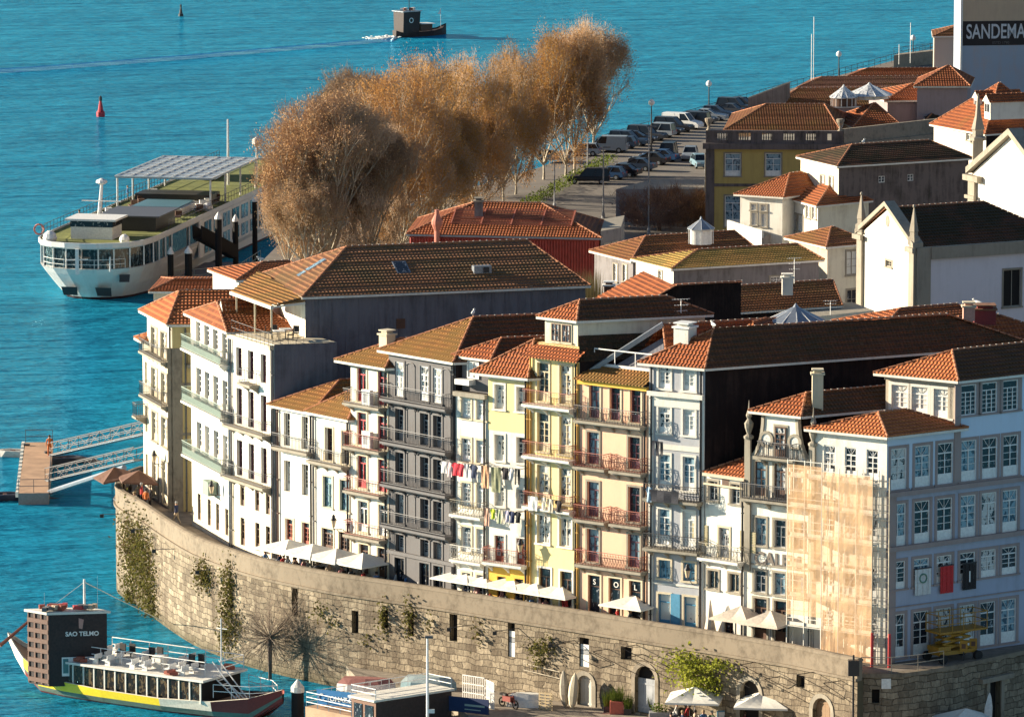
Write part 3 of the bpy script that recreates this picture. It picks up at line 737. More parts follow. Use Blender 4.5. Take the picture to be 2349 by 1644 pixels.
grid(f, [1070, 1104], [(1318, 1385)], 20, M_white, M_gd, sur=M_trimc, ref=1104)
for v, rl in ((1183, M_trimg), (1287, M_trimw)): balcony(f, f.root, .05, f.w - .05, f.hit(1104, v)[1], .8, M_trimw, rl, fancy=True, sp=.24)
finish(f, ledges=[(f.zt - .25, .3, .35)]); WL = f
A2, B2 = f.A - Vector((0, 0)) + f.n * -.4, f.B + f.n * -.4
at = Fac(A2, B2); za, zb2 = f.zt + .05, at.hit(1104, 822)[1]
ra, rb = inw(f, R(17)), inw(f, R(17)); q = MB()
E = [at.A, at.B, at.B + rb * 11, at.A + ra * 11]; q.prism(E, za, zb2); world_child(q, 'attic_wall', P_darkg, f.root)
gmid = Fac((at.A + at.B) / 2, (at.A + at.B) / 2 + ra * 10); t, z = gmid.hit(1149, 777)
hip_roof(f.root, E, zb2 + .02, gmid.p(t, z), gmid.p(9, z), M_tile, over=.35, old=M_tile_shade)
g2 = Fac(at.A, at.B); window(g2, f.root, at.w * .25, at.w * .62, za + .9, zb2 - .25, M_white, M_gw, 'sash', depth=-.06, nh=2)
q = MB(); g2.b(q, at.w * .05, at.w * .5, za + .5, za + .85, .0, .7); world_child(q, 'flower_box', M_white, f.root)
f = house('yellow house with washing lines and a red balcony over a yellow ground floor', 1120, 1215, (1143, 858), D=14, mat=P_yellow, side=M_slate, apex=(1225, 780), tile=M_tile, old=M_tile_shade, over=.7, back_in=4)
grid(f, [1146, 1196], [(882, 938), (997, 1056), (1116, 1160)], 22, M_trimw, [M_gl, M_gd, M_gl], sur=M_trimw, ref=1146, depth=.2, nh=3)
grid(f, [1146, 1196], [(1228, 1290)], 22, M_ironred, [M_gl], sur=M_trimw, ref=1146)
grid(f, [1150, 1190], [(1322, 1395)], 20, M_brown, M_gd, ref=1150)
balcony(f, f.root, .05, f.w - .1, f.hit(1146, 1287)[1], .85, M_trimw, M_ironred, sp=.15)
z1 = f.hit(1146, 1290)[1]
finish(f, mat=P_white, two=(z1, P_ochre))
YH = f
q = MB(); f.b(q, .01, f.w - .01, f.hit(1146, 988)[1], f.zt - .3, .004, .02);
zz = f.hit(1146, 988)[1]; m = MB(); panel(f, .02, f.w - .02, zz, f.zt - .35, [(a - .16, b + .16, c - .14, d + .16) for a, b, c, d in f.ops if c > zz], m, 0, reveal=.002)
m.v = [(p[0] + f.n.x * .012, p[1] + f.n.y * .012, p[2]) for p in m.v]; world_child(m, 'yellow_render', P_yellow, f.root)
pipe(f, f.root, f.w - .1, f.zb, f.zt - .3, flat('pipe_ochre', (.5, .28, .06)))
f = house('tall yellow house with an attic turret and red balconies, left of the pink house', 1215, 1329, (1246, 820), D=15, mat=P_yellow, side=M_slate, roof=False)
grid(f, [1246, 1297], [(832, 920), (947, 1035), (1066, 1148)], 26, M_trimc, [M_gl, M_gl, M_gd], sur=M_trimc, ref=1246, depth=.15)
grid(f, [1246, 1297], [(1181, 1246)], 27, M_trimw, [M_gl], sur=M_trimw, ref=1246, kind='sash', nh=3)
grid(f, [1250, 1299], [(1303, 1400)], 27, M_brown, M_gd, sur=M_trimw, ref=1250, kind='sash', nh=1, head=.2)
for v in (926, 1044): balcony(f, f.root, .02, f.w - .15, f.hit(1246, v)[1], .95, M_trimw, M_ironred, sp=.13)
balcony(f, f.root, .02, f.w - .15, f.hit(1246, 1160)[1], .9, M_trimw, M_ironred, sp=.13)
finish(f); YT = f
pipe(f, f.root, f.w - .1, f.zb, f.zt, flat('pipe_ochre', (.5, .28, .06))); pipe(f, f.root, .12, f.zb, f.zt, flat('pipe_ochre', (.5, .28, .06)))
di = inw(f, R(19)); E = [f.A, f.B, f.R2, f.L2]
mid = (f.A + f.B) / 2; g = Fac(mid, mid + di * 10)
z_t = g.hit(1250, 800)[1]
m = MB(); z = f.zt
P = [Vector((x.x, x.y, z + .02)) for x in (f.A - f.t * .3 + f.n * .7, f.B + f.t * .3 + f.n * .7)]; Q = [Vector((x.x, x.y, z + .75)) for x in (f.A - f.n * .9, f.B - f.n * .9)]
roof_plane(m, [P[0], P[1], Q[1], Q[0]]); m.face([P[1], P[0], Vector((f.A.x, f.A.y, z)), Vector((f.B.x, f.B.y, z))], 3); world_child(m, 'skirt_roof', [M_tile, M_ridge, M_mortar, M_trimc], f.root)
tA, tB = f.A - f.n * .9 + f.t * .55, f.B - f.n * .9 - f.t * .9; tf = Fac(tA, tB)
zt1 = tf.hit(1260, 728)[1]; m = MB(); TE = [tA, tB, tB + di * 9, tA + di * 9]; m.prism(TE, z, zt1); world_child(m, 'turret_wall', [P_cream], f.root)
m = MB(); tf.b(m, -.5, tf.w + .5, z, z + .85, -.3, .1); world_child(m, 'parapet', P_yellow, f.root)
for a, b in ((.22, .46), (.54, .78)): window(tf, f.root, tf.w * a, tf.w * b, z + 1.05, zt1 - .35, M_brown, M_gl, 'sash', sur=M_trimc, depth=-.07, nh=3)
gg = Fac((tA + tB) / 2, (tA + tB) / 2 + di * 9); t, zz = gg.hit(1329, 690)
hip_roof(f.root, TE, zt1 + .02, gg.p(max(t, 1.2), zz), gg.p(7.5, zz), M_tile, over=.35, old=M_tile_shade)
m = MB(); r1 = Vector((f.B.x + di.x * 5, f.B.y + di.y * 5, z));
for (a, b) in ((f.B, f.R2),):
 P0, P1 = Vector((a.x, a.y, z)), Vector((b.x, b.y, z)); top = Vector((tB.x, tB.y, z + 1.5)); top2 = Vector((tB.x + di.x * 12, tB.y + di.y * 12, z + 1.5))
 roof_plane(m, [P0, P1, top2, top])
world_child(m, 'roof', [M_tile_k, M_ridge_d, M_mortar], f.root)
f = house('pink house with iron balconies and the letters SOL over its ground floor', 1329, 1487, (1364, 872), D=15, mat=P_pink, side=M_slate, roof=False)
grid(f, [1364, 1411, 1458], [(880, 958)], 24, M_plum, [M_gb, M_gd], sur=M_trimc, depth=.2, nh=2)
grid(f, [1361, 1455], [(991, 1064), (1105, 1184), (1213, 1288)], 27, M_plum, [M_gb, M_gd], sur=M_trimg, ref=1361, depth=.2, nh=2)
grid(f, [1363, 1410, 1457], [(1319, 1415)], 27, M_brown, M_gd, sur=M_trimc, ref=1363, kind='sash', nv=0, nh=1, head=.27)
balcony(f, f.root, .05, f.w - .1, f.hit(1364, 963)[1], .85, M_trimg, M_iron_g, fancy=True, sp=.22)
for u in (1361, 1455):
 for v in (1069, 1190):
  t = f.hit(u, v + (u - 1361) * .125)[0]; balcony(f, f.root, max(.02, t - 1.5), min(f.w - .05, t + 1.5), f.hit(1361, v)[1], .85, M_trimg, M_ironred, fancy=True, sp=.22)
balcony(f, f.root, .1, f.w - .05, f.hit(1361, 1293)[1], .8, M_trimg, M_ironred, fancy=True, sp=.22)
finish(f, ledges=[(f.zt - .3, .25, .3)], lm=P_ochre); PK = f
for c_, o in zip('SOL', f.ops[-3:]):
 text_mesh(c_, .52, M_white, fac_matrix(f, (o[0] + o[1]) / 2 - .17, o[3] - .62, -.1), root=f.root, parent=f.root)
m = MB(); z = f.zt
P = [Vector((x.x, x.y, z + .02)) for x in (f.A - f.t * .1 + f.n * .6, f.B + f.n * .6)]; Q = [Vector((x.x, x.y, z + .7)) for x in (f.A - f.n * 1.0, f.B - f.n * 1.0)]
roof_plane(m, [P[0], P[1], Q[1], Q[0]]); m.face([P[1], P[0], Vector((f.A.x, f.A.y, z)), Vector((f.B.x, f.B.y, z))], 3)
m2 = MB(); f.b(m2, .1, f.w - .1, z, z + .95, -1.3, -1.1); world_child(m2, 'terrace_wall', M_white, f.root)
world_child(m, 'skirt_roof', [M_tile_m, M_ridge, M_mortar, M_trimc], f.root)
m = MB(); zr = z + .95
for k in range(4): t = .3 + (f.w - .6) * k / 3; m.tube(f.p(t, zr, -1.2), f.p(t, zr + .95, -1.2), .035, n=5)
m.tube(f.p(.3, zr + .95, -1.2), f.p(f.w - .3, zr + .95, -1.2), .05, n=5); world_child(m, 'railing', M_white, f.root)
di = inw(f, R(22)); mid = (f.A + f.B) / 2; g = Fac(mid, mid + di * 10); t, zz = g.hit(1509, 750); t = max(3.5, min(t, 8))
zz = z + 3.6
ap, ap2 = g.p(t, zz), g.p(14, zz)
m = MB(); a1, b1 = Vector((f.A.x, f.A.y, z)), Vector((f.B.x, f.B.y, z)); a2, b2 = Vector((f.L2.x, f.L2.y, z)), Vector((f.R2.x, f.R2.y, z))
roof_plane(m, [b1 + Vector((di.x, di.y, 0)) * 1.5, b2, ap2, ap]); roof_plane(m, [a2, a1 + Vector((di.x, di.y, 0)) * 3, ap, ap2])
ridge_caps(m, ap, ap2); ridge_caps(m, ap, b1 + Vector((di.x, di.y, 0)) * 1.5, .1, dots=False); world_child(m, 'roof', [M_tile, M_ridge, M_mortar], f.root)
m = MB(); m.face([a1 + Vector((di.x, di.y, 0)) * 1.2 + Vector((0, 0, .1)), b1 + Vector((di.x, di.y, 0)) * 1.2 + Vector((0, 0, .1)), ap + Vector((0, 0, -.8))]); world_child(m, 'terrace_back_wall', M_slate_b, f.root)
m = MB(); pA = a1 + Vector((di.x, di.y, 0)) * .8 + Vector((0, 0, .5)); m.tube(pA, ap + Vector((0, 0, .1)), .22, n=4); world_child(m, 'coping', M_zinc, f.root)
f = house('tall grey tiled house with white framed windows and a big dark slate flank', 1487, 1615, (1524, 836), D=24, mat=P_tileb, side=M_slate, apex=(1637, 757), tile=M_tile, old=M_tile_shade, over=.45, back_in=4)
grid(f, [1524.6, 1581], [(840, 891), (934, 993), (1042, 1120), (1167, 1248)], 27, M_white, [M_gw, M_gl, M_gb], sur=M_trimw, depth=.1, nh=3)
grid(f, [1524.6, 1581], [(1284, 1326)], 27, M_blue, [M_gb], sur=M_trimc, kind='sash', nh=2)
grid(f, [1524, 1583], [(1362, 1440)], 28, M_blue, M_gw, sur=M_trimc, ref=1524, nv=0, nh=1)
balcony(f, f.root, .02, f.w - .05, f.hit(1524, 1141)[1], .9, M_trimg, M_iron, fancy=True, sp=.22)
balcony(f, f.root, .02, f.w - .05, f.hit(1524, 1255)[1], .9, M_trimg, M_iron, fancy=True, sp=.22)
zc = f.hit(1524, 908)[1]
finish(f, ledges=[(zc, .3, .35), (zc - .7, .7, .08), (f.hit(1524, 1340)[1], .12, .06)], lm=M_trimw); TH12 = f
m = MB()
for t in (0.0, f.w - .38): f.b(m, t + .01, t + .37, f.zb, zc - .7, .003, .07)
f.b(m, .38, f.w - .38, f.hit(1524, 1030)[1], f.hit(1524, 1018)[1], .003, .06)
world_child(m, 'pilaster', M_trimw, f.root)
m = MB(); t = f.w * .49; f.b(m, t - .35, t + .35, ZP + .2, f.hit(1554, 1362)[1], .0, .06); world_child(m, 'door', M_blue, f.root)
c = f.p(f.w * .42, f.zt + .3, -1.6); chimney(f.root, c, 1.1, 2.0, M_trimw, M_white, rz=math.atan2(f.t.y, f.t.x))
pipe(f, f.root, .2, f.zb, f.zt - .2, M_iron)
f = house('small low white house with olive shutters, between the grey tiled house and the gabled house', 1615, 1711, (1634, 1086), D=16, mat=P_white, side=P_cream, apex=(1740, 1040), tile=M_tile, over=.1, back_in=5)
grid(f, [1636, 1687], [(1103, 1148)], 21, M_grey, [M_gd], sur=M_trimg, kind='sash', nh=3, ref=1636)
w0 = grid(f, [1661], [(1210, 1278)], 24, M_grey, [M_gl], sur=M_trimc, ref=1661)
a, b, c_, d_ = f.ops[-1]; OL = flat('shutter_olive', (.32, .27, .15), .6); shutter_pair(f, f.root, a - .9, b + .9, c_ + .6, d_, OL)
grid(f, [1636, 1684], [(1308, 1350)], 24, M_trimg, [M_gd], sur=M_trimg, kind='sash', nh=1, ref=1636)
grid(f, [1672], [(1408, 1470)], 22, M_brown, M_gd, sur=M_trimw, ref=1672)
balcony(f, f.root, .05, f.w - .05, f.hit(1634, 1276)[1], .85, M_trimw, M_trimg, fancy=True, sp=.26)
finish(f, ledges=[(f.zt - .75, .12, .18), (f.zt - .15, .15, .3)], lm=M_trimc)
m = MB(); f.b(m, f.w * .42, f.w * .58, f.hit(1655, 1112)[1], f.hit(1655, 1098)[1], .0, .05); world_child(m, 'round_vent', M_brown, f.root)
f = house('ornate house with a curved baroque gable, round windows and the word CALEM', 1711, 1866, (1760, 1052), D=14, mat=P_white, side=M_slate, roof=False)
grid(f, [1744, 1789, 1830], [(1058, 1137)], 26, M_brown, [M_gb, M_gl], sur=M_trimg, depth=.12, nh=2)
grid(f, [1744, 1789, 1830], [(1187, 1250), (1308, 1358)], 27, M_grey, [M_gb, M_gd], sur=M_trimg, kind='sash', head=.25, nh=2)
grid(f, [1744, 1791], [(1372, 1465)], 30, M_brown, M_gd, sur=M_trimg, ref=1744)
balcony(f, f.root, .0, f.w - .1, f.hit(1744, 1141)[1], .9, M_trimg, M_iron_g, fancy=False, sp=.14, bw=.06)
CA = f
zl = f.zt; z0g = zl
finish(f, ledges=[(zl - .1, .22, .12), (f.hit(1744, 1296)[1] - .0, .0001 + .1, .08)], lm=M_trimg)
text_mesh('CALEM', 1.2, flat('letter_grey', (.16, .13, .11)), fac_matrix(f, .62, f.hit(1744, 1294)[1], .04), root=f.root, parent=f.root, sx=.95, font_off=.04)
gw = f.w; zt_g = f.hit(1760, 945)[1]; hh = zt_g - zl; m = MB(); prof = []; cxl, cxr = gw * .24, gw * .74
for k in range(9):
 a = math.pi / 2 * k / 8; prof.append((cxl - cxl * .96 * math.cos(a) * 1.0 if False else .15 + (cxl - .15) * math.sin(a), zl + hh * .92 * (1 - math.cos(a)) ** 1.0))
left = prof; right = [(gw - .1 - (gw - .1 - cxr) * math.sin(math.pi / 2 * k / 8), zl + hh * .92 * (1 - math.cos(math.pi / 2 * k / 8))) for k in range(9)]
out = [(.15, zl)] + left[1:] + [(cxl, zt_g), (cxr, zt_g)] + list(reversed(right[1:])) + [(gw - .1, zl)]
m.poly([f.p(t, z, 0) for t, z in out]) if False else None
for k in range(8):   # horizontal strips front and back
 (a, za_), (b, zb_) = left[k], left[k + 1]; (c_, _), (d_, _) = right[k], right[k + 1]
 for o in (0, -.35):
  P = [f.p(a, za_, o), f.p(c_, za_, o), f.p(d_, zb_, o), f.p(b, zb_, o)]
  if o: P.reverse()
  m.face(P)
f.b(m, cxl, cxr, left[-1][1], zt_g, -.35, 0); world_child(m, 'gable', P_white, f.root)
for L_ in (left, right):
 m = MB()
 for k in range(8): m.tube(f.p(*L_[k], -.1), f.p(*L_[k + 1], -.1), .2, n=5)
 world_child(m, 'gable_coping', M_trimg, f.root)
window(f, f.root, gw * .42, gw * .58, zl + .25, zl + hh * .72, M_brown, M_gl, 'door', sur=M_trimg, depth=-.08)
balcony(f, f.root, gw * .22, gw * .76, zl + .22, .7, M_trimg, M_iron_g, sp=.14, bw=.05)
for t in (.29, .71):
 m = MB(); c0 = f.p(gw * t, zl + hh * .42, .0); N_ = Vector((f.n.x, f.n.y, 0)); T_ = Vector((f.t.x, f.t.y, 0)); Z_ = Vector((0, 0, 1)); n = 14
 for rr0, rr1, o, mt in ((.36, .55, .1, 0), (0.0, .36, .05, 1)):
  for k in range(n):
   a, b = 2 * math.pi * k / n, 2 * math.pi * (k + 1) / n
   P = [c0 + N_ * o + (T_ * math.cos(x) + Z_ * math.sin(x)) * r_ for x, r_ in ((a, rr0), (a, rr1), (b, rr1), (b, rr0))]
   m.face(P if rr0 else P[1:], mt)
   if mt == 0: m.face([P[1], c0 + (T_ * math.cos(a) + Z_ * math.sin(a)) * rr1, c0 + (T_ * math.cos(b) + Z_ * math.sin(b)) * rr1, P[2]], 0)
 world_child(m, 'round_window', [M_trimg, M_gw], f.root)
for t in (.12, gw - .12):
 m = MB(); f.b(m, t - .22, t + .22, zl - 7.5, zl + 1.2, .003, .18); p = f.p(t, zl + 1.2, .0)
 m.lathe(p, [(.32, 0), (.34, .15), (.12, .3), (.26, .7), (.3, 1.0), (.1, 1.3), (.2, 1.5), (.05, 2.0), (.02, 2.5)], 8); world_child(m, 'finial', M_trimg, f.root)
di = inw(f, R(30)); E = [f.p(cxl - .2, 0).to_2d() if False else V2(f.p(cxl - .3, 0, 0)), V2(f.p(cxr + .3, 0, 0))]; E += [E[1] + di * 13, E[0] + di * 13]
g = Fac((E[0] + E[1]) / 2, (E[0] + E[1]) / 2 + di * 8); t, z = g.hit(1848, 903); hip_roof(f.root, E, zt_g + .02, g.p(max(t, 1.5), z), g.p(11, z), M_tile, over=.45, old=M_tile_shade)
m = MB(); m.prism([x - f.n * .4 for x in E[:2]] + E[2:], zl, zt_g); world_child(m, 'attic_wall', M_slate, f.root)
m = MB(); zlo = zl + .02
m.face([Vector((x.x, x.y, zlo)) for x in (f.A, f.B, f.R2, f.L2)]); world_child(m, 'roof_deck', M_slate, f.root)
chimney(f.root, g.p(max(t, 1.5) + .2, z - 1.2, 1.1), .7, 2.6, M_trimc)
A, B = base_pt(1866), base_pt(2030)
ctop = lambda fc, u, v: fc.hit(u, v)[1]
f = Fac(A, B); f.A += f.t * .015; f.w -= .015; f.zb = ZP - .3; f.ops = []
zt = f.hit(1950, 992)[1]; f.zt = zt
Cc = V2(G(2349, 1476, ZP)); Cd = (Cc - B).normalized(); g = Fac(B, B + Cd * 22); g.zb = f.zb; g.ops = []
t_lo = g.hit(2193, 1250)[0]
root = thing('corner_building', 'large corner building, white sunny end and long blue tiled shaded side over the street', 'building', ((A.x + B.x) / 2, (A.y + B.y) / 2, ZP)); f.root = g.root = root
grid(f, [1903, 1951, 2001], [(1021, 1092), (1160, 1235), (1290, 1360), (1400, 1475)], 27, M_white, [M_gd, M_gl], ref=1903, kind='fan', depth=.08, nh=3)
def pix_t(fc, u, v): return fc.hit(u, v)[0]
vm0 = lambda u: 1100 - (u - 2061) * .124
cols = [2061, 2116, 2168, 2222, 2270, 2318]
def zrow(v): return g.hit(2061, v)[1]
rows = [(1028, 1122, 'fan', 6), (1155, 1253, 'fan', 6), (1287, 1350, 'fan', 6), (1408, 1508, 'fan', 6)]
PINKT = plaster('granite_pink', (.36, .28, .26), (.2, .16, .15), .4)
for ri, (vt, vb, kd, n) in enumerate(rows):
 z1, z0 = zrow(vt), max(zrow(vb), f.zb + .4)
 for ci, u in enumerate(cols[:n]):
  t = g.hit(u, vm0(u))[0]; wd = 1.28; zz0 = z0
  g.ops.append((t - wd / 2, t + wd / 2, zz0, z1))
  window(g, root, t - wd / 2, t + wd / 2, zz0, z1, M_white, random.choice([M_gd, M_gd, M_gb, M_gl]), 'fan', sur=PINKT, so=.03, sw=.2, depth=.08, nh=3)
zt2 = g.hit(2200, 872)[1]
for vt, vb in ((882, 952), ):
 z1, z0 = g.hit(2222, vt)[1], g.hit(2222, vb)[1]
 for u in (2222, 2270, 2318):
  t = g.hit(u, 920 - (u - 2222) * .11)[0]; g.ops.append((t - .64, t + .64, z0, z1)); window(g, root, t - .64, t + .64, z0, z1, M_white, M_gd, 'sash', sur=PINKT, so=.03, sw=.3, depth=.08, nh=5, nv=2, head=.25)
ztop = max(zt, zt2)
f.w -= 0
m = MB(); panel(f, 0, f.w, f.zb, zt, f.ops, m); world_child(m, 'wall', [P_white], root)
zs1 = zrow(1128)
m = MB()
lo = [o for o in g.ops if o[3] < zs1]; up = [o for o in g.ops if o[3] >= zs1]
panel(g, .02, 22, g.zb, zs1, lo, m, 0); panel(g, .02, t_lo, zs1, zt, [o for o in up if o[1] < t_lo], m, 1); panel(g, t_lo, 22, zs1, zt2, [o for o in up if o[0] > t_lo], m, 1)
world_child(m, 'wall', [P_lav, P_lblue], root)
m = MB()
for z_, h_, o_ in ((zs1 - .25, .3, .3), (zrow(1262), .3, .28), (zrow(1392) - .02, .07, .1)): g.b(m, .02, 21.9, z_, z_ + h_, .003, o_)
g.b(m, .02, .8, g.zb, zs1 - .25, .003, .05); g.b(m, t_lo - .25, t_lo + .25, zs1 + .06, zt2 - .1, .003, .06)
for t in (6.0, 11.8): g.b(m, t - .1, t + .1, g.zb, zs1 - .3, .003, .05) if False else None
world_child(m, 'string_course', PINKT, root)
nb = Vector((-Cd.y, Cd.x))   # inward
dA = (A - B)
bl = A + Cd * t_lo; W = [f.A, B, B + Cd * t_lo, bl]
m = MB()
for p, q in ((W[3], W[0]), (W[2], W[3])):
 m.face([Vector((p.x, p.y, f.zb)), Vector((q.x, q.y, f.zb)), Vector((q.x, q.y, zt)), Vector((p.x, p.y, zt))])
world_child(m, 'side_wall', M_slate_b, root)
mid = (A + B) / 2; gg = Fac(mid, mid + Cd * 10); t1, z1 = gg.hit(2010, 948); t2, z2 = gg.hit(2091, 940)
hip_roof(root, W, zt + .02, gg.p(max(2.2, t1), z1), gg.p(max(t1 + 2.5, min(t2, t_lo - 1.5)), z1), M_tile_n, over=.45)
T0 = B + Cd * t_lo; ft = Fac(A + Cd * t_lo, T0); ft.root = root; ft.ops = []; ft.zb = zt - 2; ft.zt = zt2
for u in (2064, 2110, 2161):
 t = ft.hit(u, 920)[0]; z1, z0 = ft.hit(2064, 883)[1], ft.hit(2064, 948)[1]; ft.ops.append((t - .6, t + .6, z0, z1)); window(ft, root, t - .6, t + .6, z0, z1, M_white, M_gw, 'fan', sur=M_trimw, sw=.22, depth=.08)
m = MB(); panel(ft, .0, ft.w, zt - 1, zt2, ft.ops, m); ft.b(m, 0, ft.w, zt2 - .35, zt2 - .1, .002, .2); ft.b(m, ft.w - .7, ft.w, zt - 1, zt2, .003, .05); world_child(m, 'upper_wall', [P_granl], root)
W2 = [A + Cd * t_lo, T0, T0 + Cd * 14, A + Cd * (t_lo + 14)]
m = MB()
for p, q in ((W2[2], W2[3]), (W2[3], W2[0])): m.face([Vector((p.x, p.y, f.zb)), Vector((q.x, q.y, f.zb)), Vector((q.x, q.y, zt2)), Vector((p.x, p.y, zt2))])
world_child(m, 'side_wall', M_slate_b, root)
mid = (W2[0] + W2[1]) / 2; gg = Fac(mid, mid + Cd * 10); t1, z1 = gg.hit(2167, 807)
hip_roof(root, W2, zt2 + .02, gg.p(max(2.5, t1), z1), gg.p(10, z1), M_tile_n, over=.5, old=M_tile_shade)
CF, CG = f, g
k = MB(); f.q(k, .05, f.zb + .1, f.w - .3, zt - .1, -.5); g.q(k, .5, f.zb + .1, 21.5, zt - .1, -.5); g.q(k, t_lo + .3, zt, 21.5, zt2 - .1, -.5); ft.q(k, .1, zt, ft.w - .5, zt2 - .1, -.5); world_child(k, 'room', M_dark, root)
def banner(fc, u, vt, vb, wd, col, label, txt=None, tcol=None):
 t = fc.hit(u, vm0(u))[0]; z1, z0 = fc.hit(u, vt)[1], fc.hit(u, vb)[1]; m = MB(); n = 6
 r = thing('banner', label, 'banner', fc.p(t, z0, .2), 0)
 for k in range(n):
  a, b = t - wd / 2 + wd * k / n, t - wd / 2 + wd * (k + 1) / n
  o = .14 + .03 * (k % 2); fc.b(m, a, b, z0, z1, o, o + .02)
 world_child(m, 'cloth', flat('banner_' + label[:5], col, .8), r)
 m = MB(); fc.b(m, t - wd / 2 - .05, t + wd / 2 + .05, z1, z1 + .06, .1, .2); world_child(m, 'rod', M_iron, r)
 return r, t, z0, z1
r, t, z0, z1 = banner(g, 2116, 1303, 1362, 1.3, (.62, .62, .6), 'white hanging banner with a green ring, on the blue tiled side')
m = MB(); c0 = g.p(t, z0 + (z1 - z0) * .64, .2)
for k in range(16):
 a, b = 2 * math.pi * k / 16, 2 * math.pi * (k + 1) / 16; T_, Z_ = Vector((g.t.x, g.t.y, 0)), Vector((0, 0, 1)); r0 = .28
 m.tube(c0 + (T_ * math.cos(a) + Z_ * math.sin(a)) * r0, c0 + (T_ * math.cos(b) + Z_ * math.sin(b)) * r0, .06, n=4)
world_child(m, 'emblem', flat('emblem_green', (.10, .22, .16)), r)
banner(g, 2171, 1296, 1358, 1.05, (.55, .03, .03), 'red hanging banner on the blue tiled side, between the white and the black one')
r, t, z0, z1 = banner(g, 2223, 1290, 1350, 1.1, (.02, .015, .015), 'black hanging banner with a thin white stroke, on the blue tiled side')
m = MB(); g.b(m, t - .05, t + .05, z0 + .5, z1 - .5, .19, .2); world_child(m, 'emblem', M_white, r)
# ================================================================== water, land, quay walls
def water_mat():
 m, N, L, b = base('river_water')
 tc = N.new('ShaderNodeTexCoord'); hs = []
 for sc, sx, sy, k in ((.02, .5, 1.6, 3.6), (.10, .4, 1.5, 1.7), (.5, .4, 1.3, .35)):
  mp = N.new('ShaderNodeMapping'); mp.inputs['Scale'].default_value = (sc * sx, sc * sy, sc); mp.inputs['Rotation'].default_value = (0, 0, R(12)); L.new(tc.outputs['Object'], mp.inputs['Vector'])
  n = N.new('ShaderNodeTexNoise'); n.inputs['Scale'].default_value = 2.0; n.inputs['Detail'].default_value = 5; n.inputs['Roughness'].default_value = .62; L.new(mp.outputs[0], n.inputs['Vector'])
  hs.append(math_n(N, L, 'MULTIPLY', n.outputs['Fac'], k))
 h = math_n(N, L, 'ADD', math_n(N, L, 'ADD', hs[0], hs[1]), hs[2])
 bp = N.new('ShaderNodeBump'); bp.inputs['Distance'].default_value = 1.0; bp.inputs['Strength'].default_value = 1.0; L.new(h, bp.inputs['Height']); L.new(bp.outputs[0], b.inputs['Normal'])
 n = N.new('ShaderNodeTexNoise'); n.inputs['Scale'].default_value = .012; n.inputs['Detail'].default_value = 3; mp = N.new('ShaderNodeMapping'); mp.inputs['Scale'].default_value = (.6, 2, 1); L.new(tc.outputs['Object'], mp.inputs['Vector']); L.new(mp.outputs[0], n.inputs['Vector'])
 mx = N.new('ShaderNodeMix'); mx.data_type = 'RGBA'; mx.inputs['A'].default_value = (.010, .19, .32, 1); mx.inputs['B'].default_value = (.020, .32, .50, 1); L.new(n.outputs['Fac'], mx.inputs['Factor']); L.new(mx.outputs['Result'], b.inputs['Base Color'])
 b.inputs['Roughness'].default_value = .5; b.inputs['Specular IOR Level'].default_value = .0
 gl = N.new('ShaderNodeBsdfGlossy'); gl.inputs['Color'].default_value = (.32, .72, 1.0, 1); gl.inputs['Roughness'].default_value = .06; L.new(bp.outputs[0], gl.inputs['Normal'])
 fr = N.new('ShaderNodeFresnel'); fr.inputs['IOR'].default_value = 1.36; L.new(bp.outputs[0], fr.inputs['Normal'])
 ms = N.new('ShaderNodeMixShader'); L.new(fr.outputs[0], ms.inputs[0]); L.new(b.outputs[0], ms.inputs[1]); L.new(gl.outputs[0], ms.inputs[2])
 L.new(ms.outputs[0], N['Material Output'].inputs['Surface'])
 return m
wm = MB(); wm.face([(-1500, 150, 0), (1800, 150, 0), (1800, 5000, 0), (-1500, 5000, 0)]); o = wm.build('river', water_mat()); tag(o, kind='structure')
for (pts_, lab) in (([(905, 90), (700, 108), (420, 132), (120, 155), (-40, 166)], 1),):
 m = MB(); C_ = [G(u, v, 0) for u, v in pts_]
 for a, b in zip(C_, C_[1:]):
  w_ = 4; z0, z1 = Vector((0, -w_, .01)), Vector((0, w_, .01)); t_ = Vector((0, .4, .14)); m.face([a + z0, b + z0, b + t_, a + t_]); m.face([a + t_, b + t_, b + z1, a + z1])
 o = m.build('wake', [MATS['river_water']]); tag(o, kind='structure')
bd = MB(); bd.face([(-1500, 150, -6), (1800, 150, -6), (1800, 5000, -6), (-1500, 5000, -6)]);
M_asph = flat('asphalt', (.17, .145, .12), .9, var=.15, scale=.5)
M_pave = flat('granite_setts', (.27, .22, .165), .9, var=.25, scale=2.5, bump=.02)
M_street = flat('street_setts', (.22, .175, .135), .9, var=.25, scale=1.2, bump=.02)
shore = [(333, 1128), (330, 1000), (345, 800), (430, 706), (560, 640), (640, 560), (1235, 385), (1400, 322), (1720, 229), (2150, 112), (2700, -40)]
LANDP = [V2(G(u, v, ZG)) for u, v in shore]
LANDP += [Vector((500, 1100)), Vector((500, 380)), V2(G(2700, 1440, ZG))]
fp = [base_pt(u) + Vector((.3, .6)) for u, _ in BASE[1:]]
LANDP += [fp[-1] + Vector((1, 2))] + fp[::-1][1:]
lm_ = MB(); P3 = [Vector((p.x, p.y, ZG)) for p in LANDP]; lm_.poly(P3, 0)
for i in range(len(P3)):
 a, b = P3[i], P3[(i + 1) % len(P3)]; lm_.face([a, b, Vector((b.x, b.y, -1.5)), Vector((a.x, a.y, -1.5))], 1)
M_qs = stone_blocks('quay_stone', (.30, .25, .18), (.22, .18, .13), (.07, .055, .04))
o = lm_.build('land', [M_asph, M_granite_ if 'M_granite_' in globals() else P_granite]); tag(o, kind='structure')
ZT = 7.8
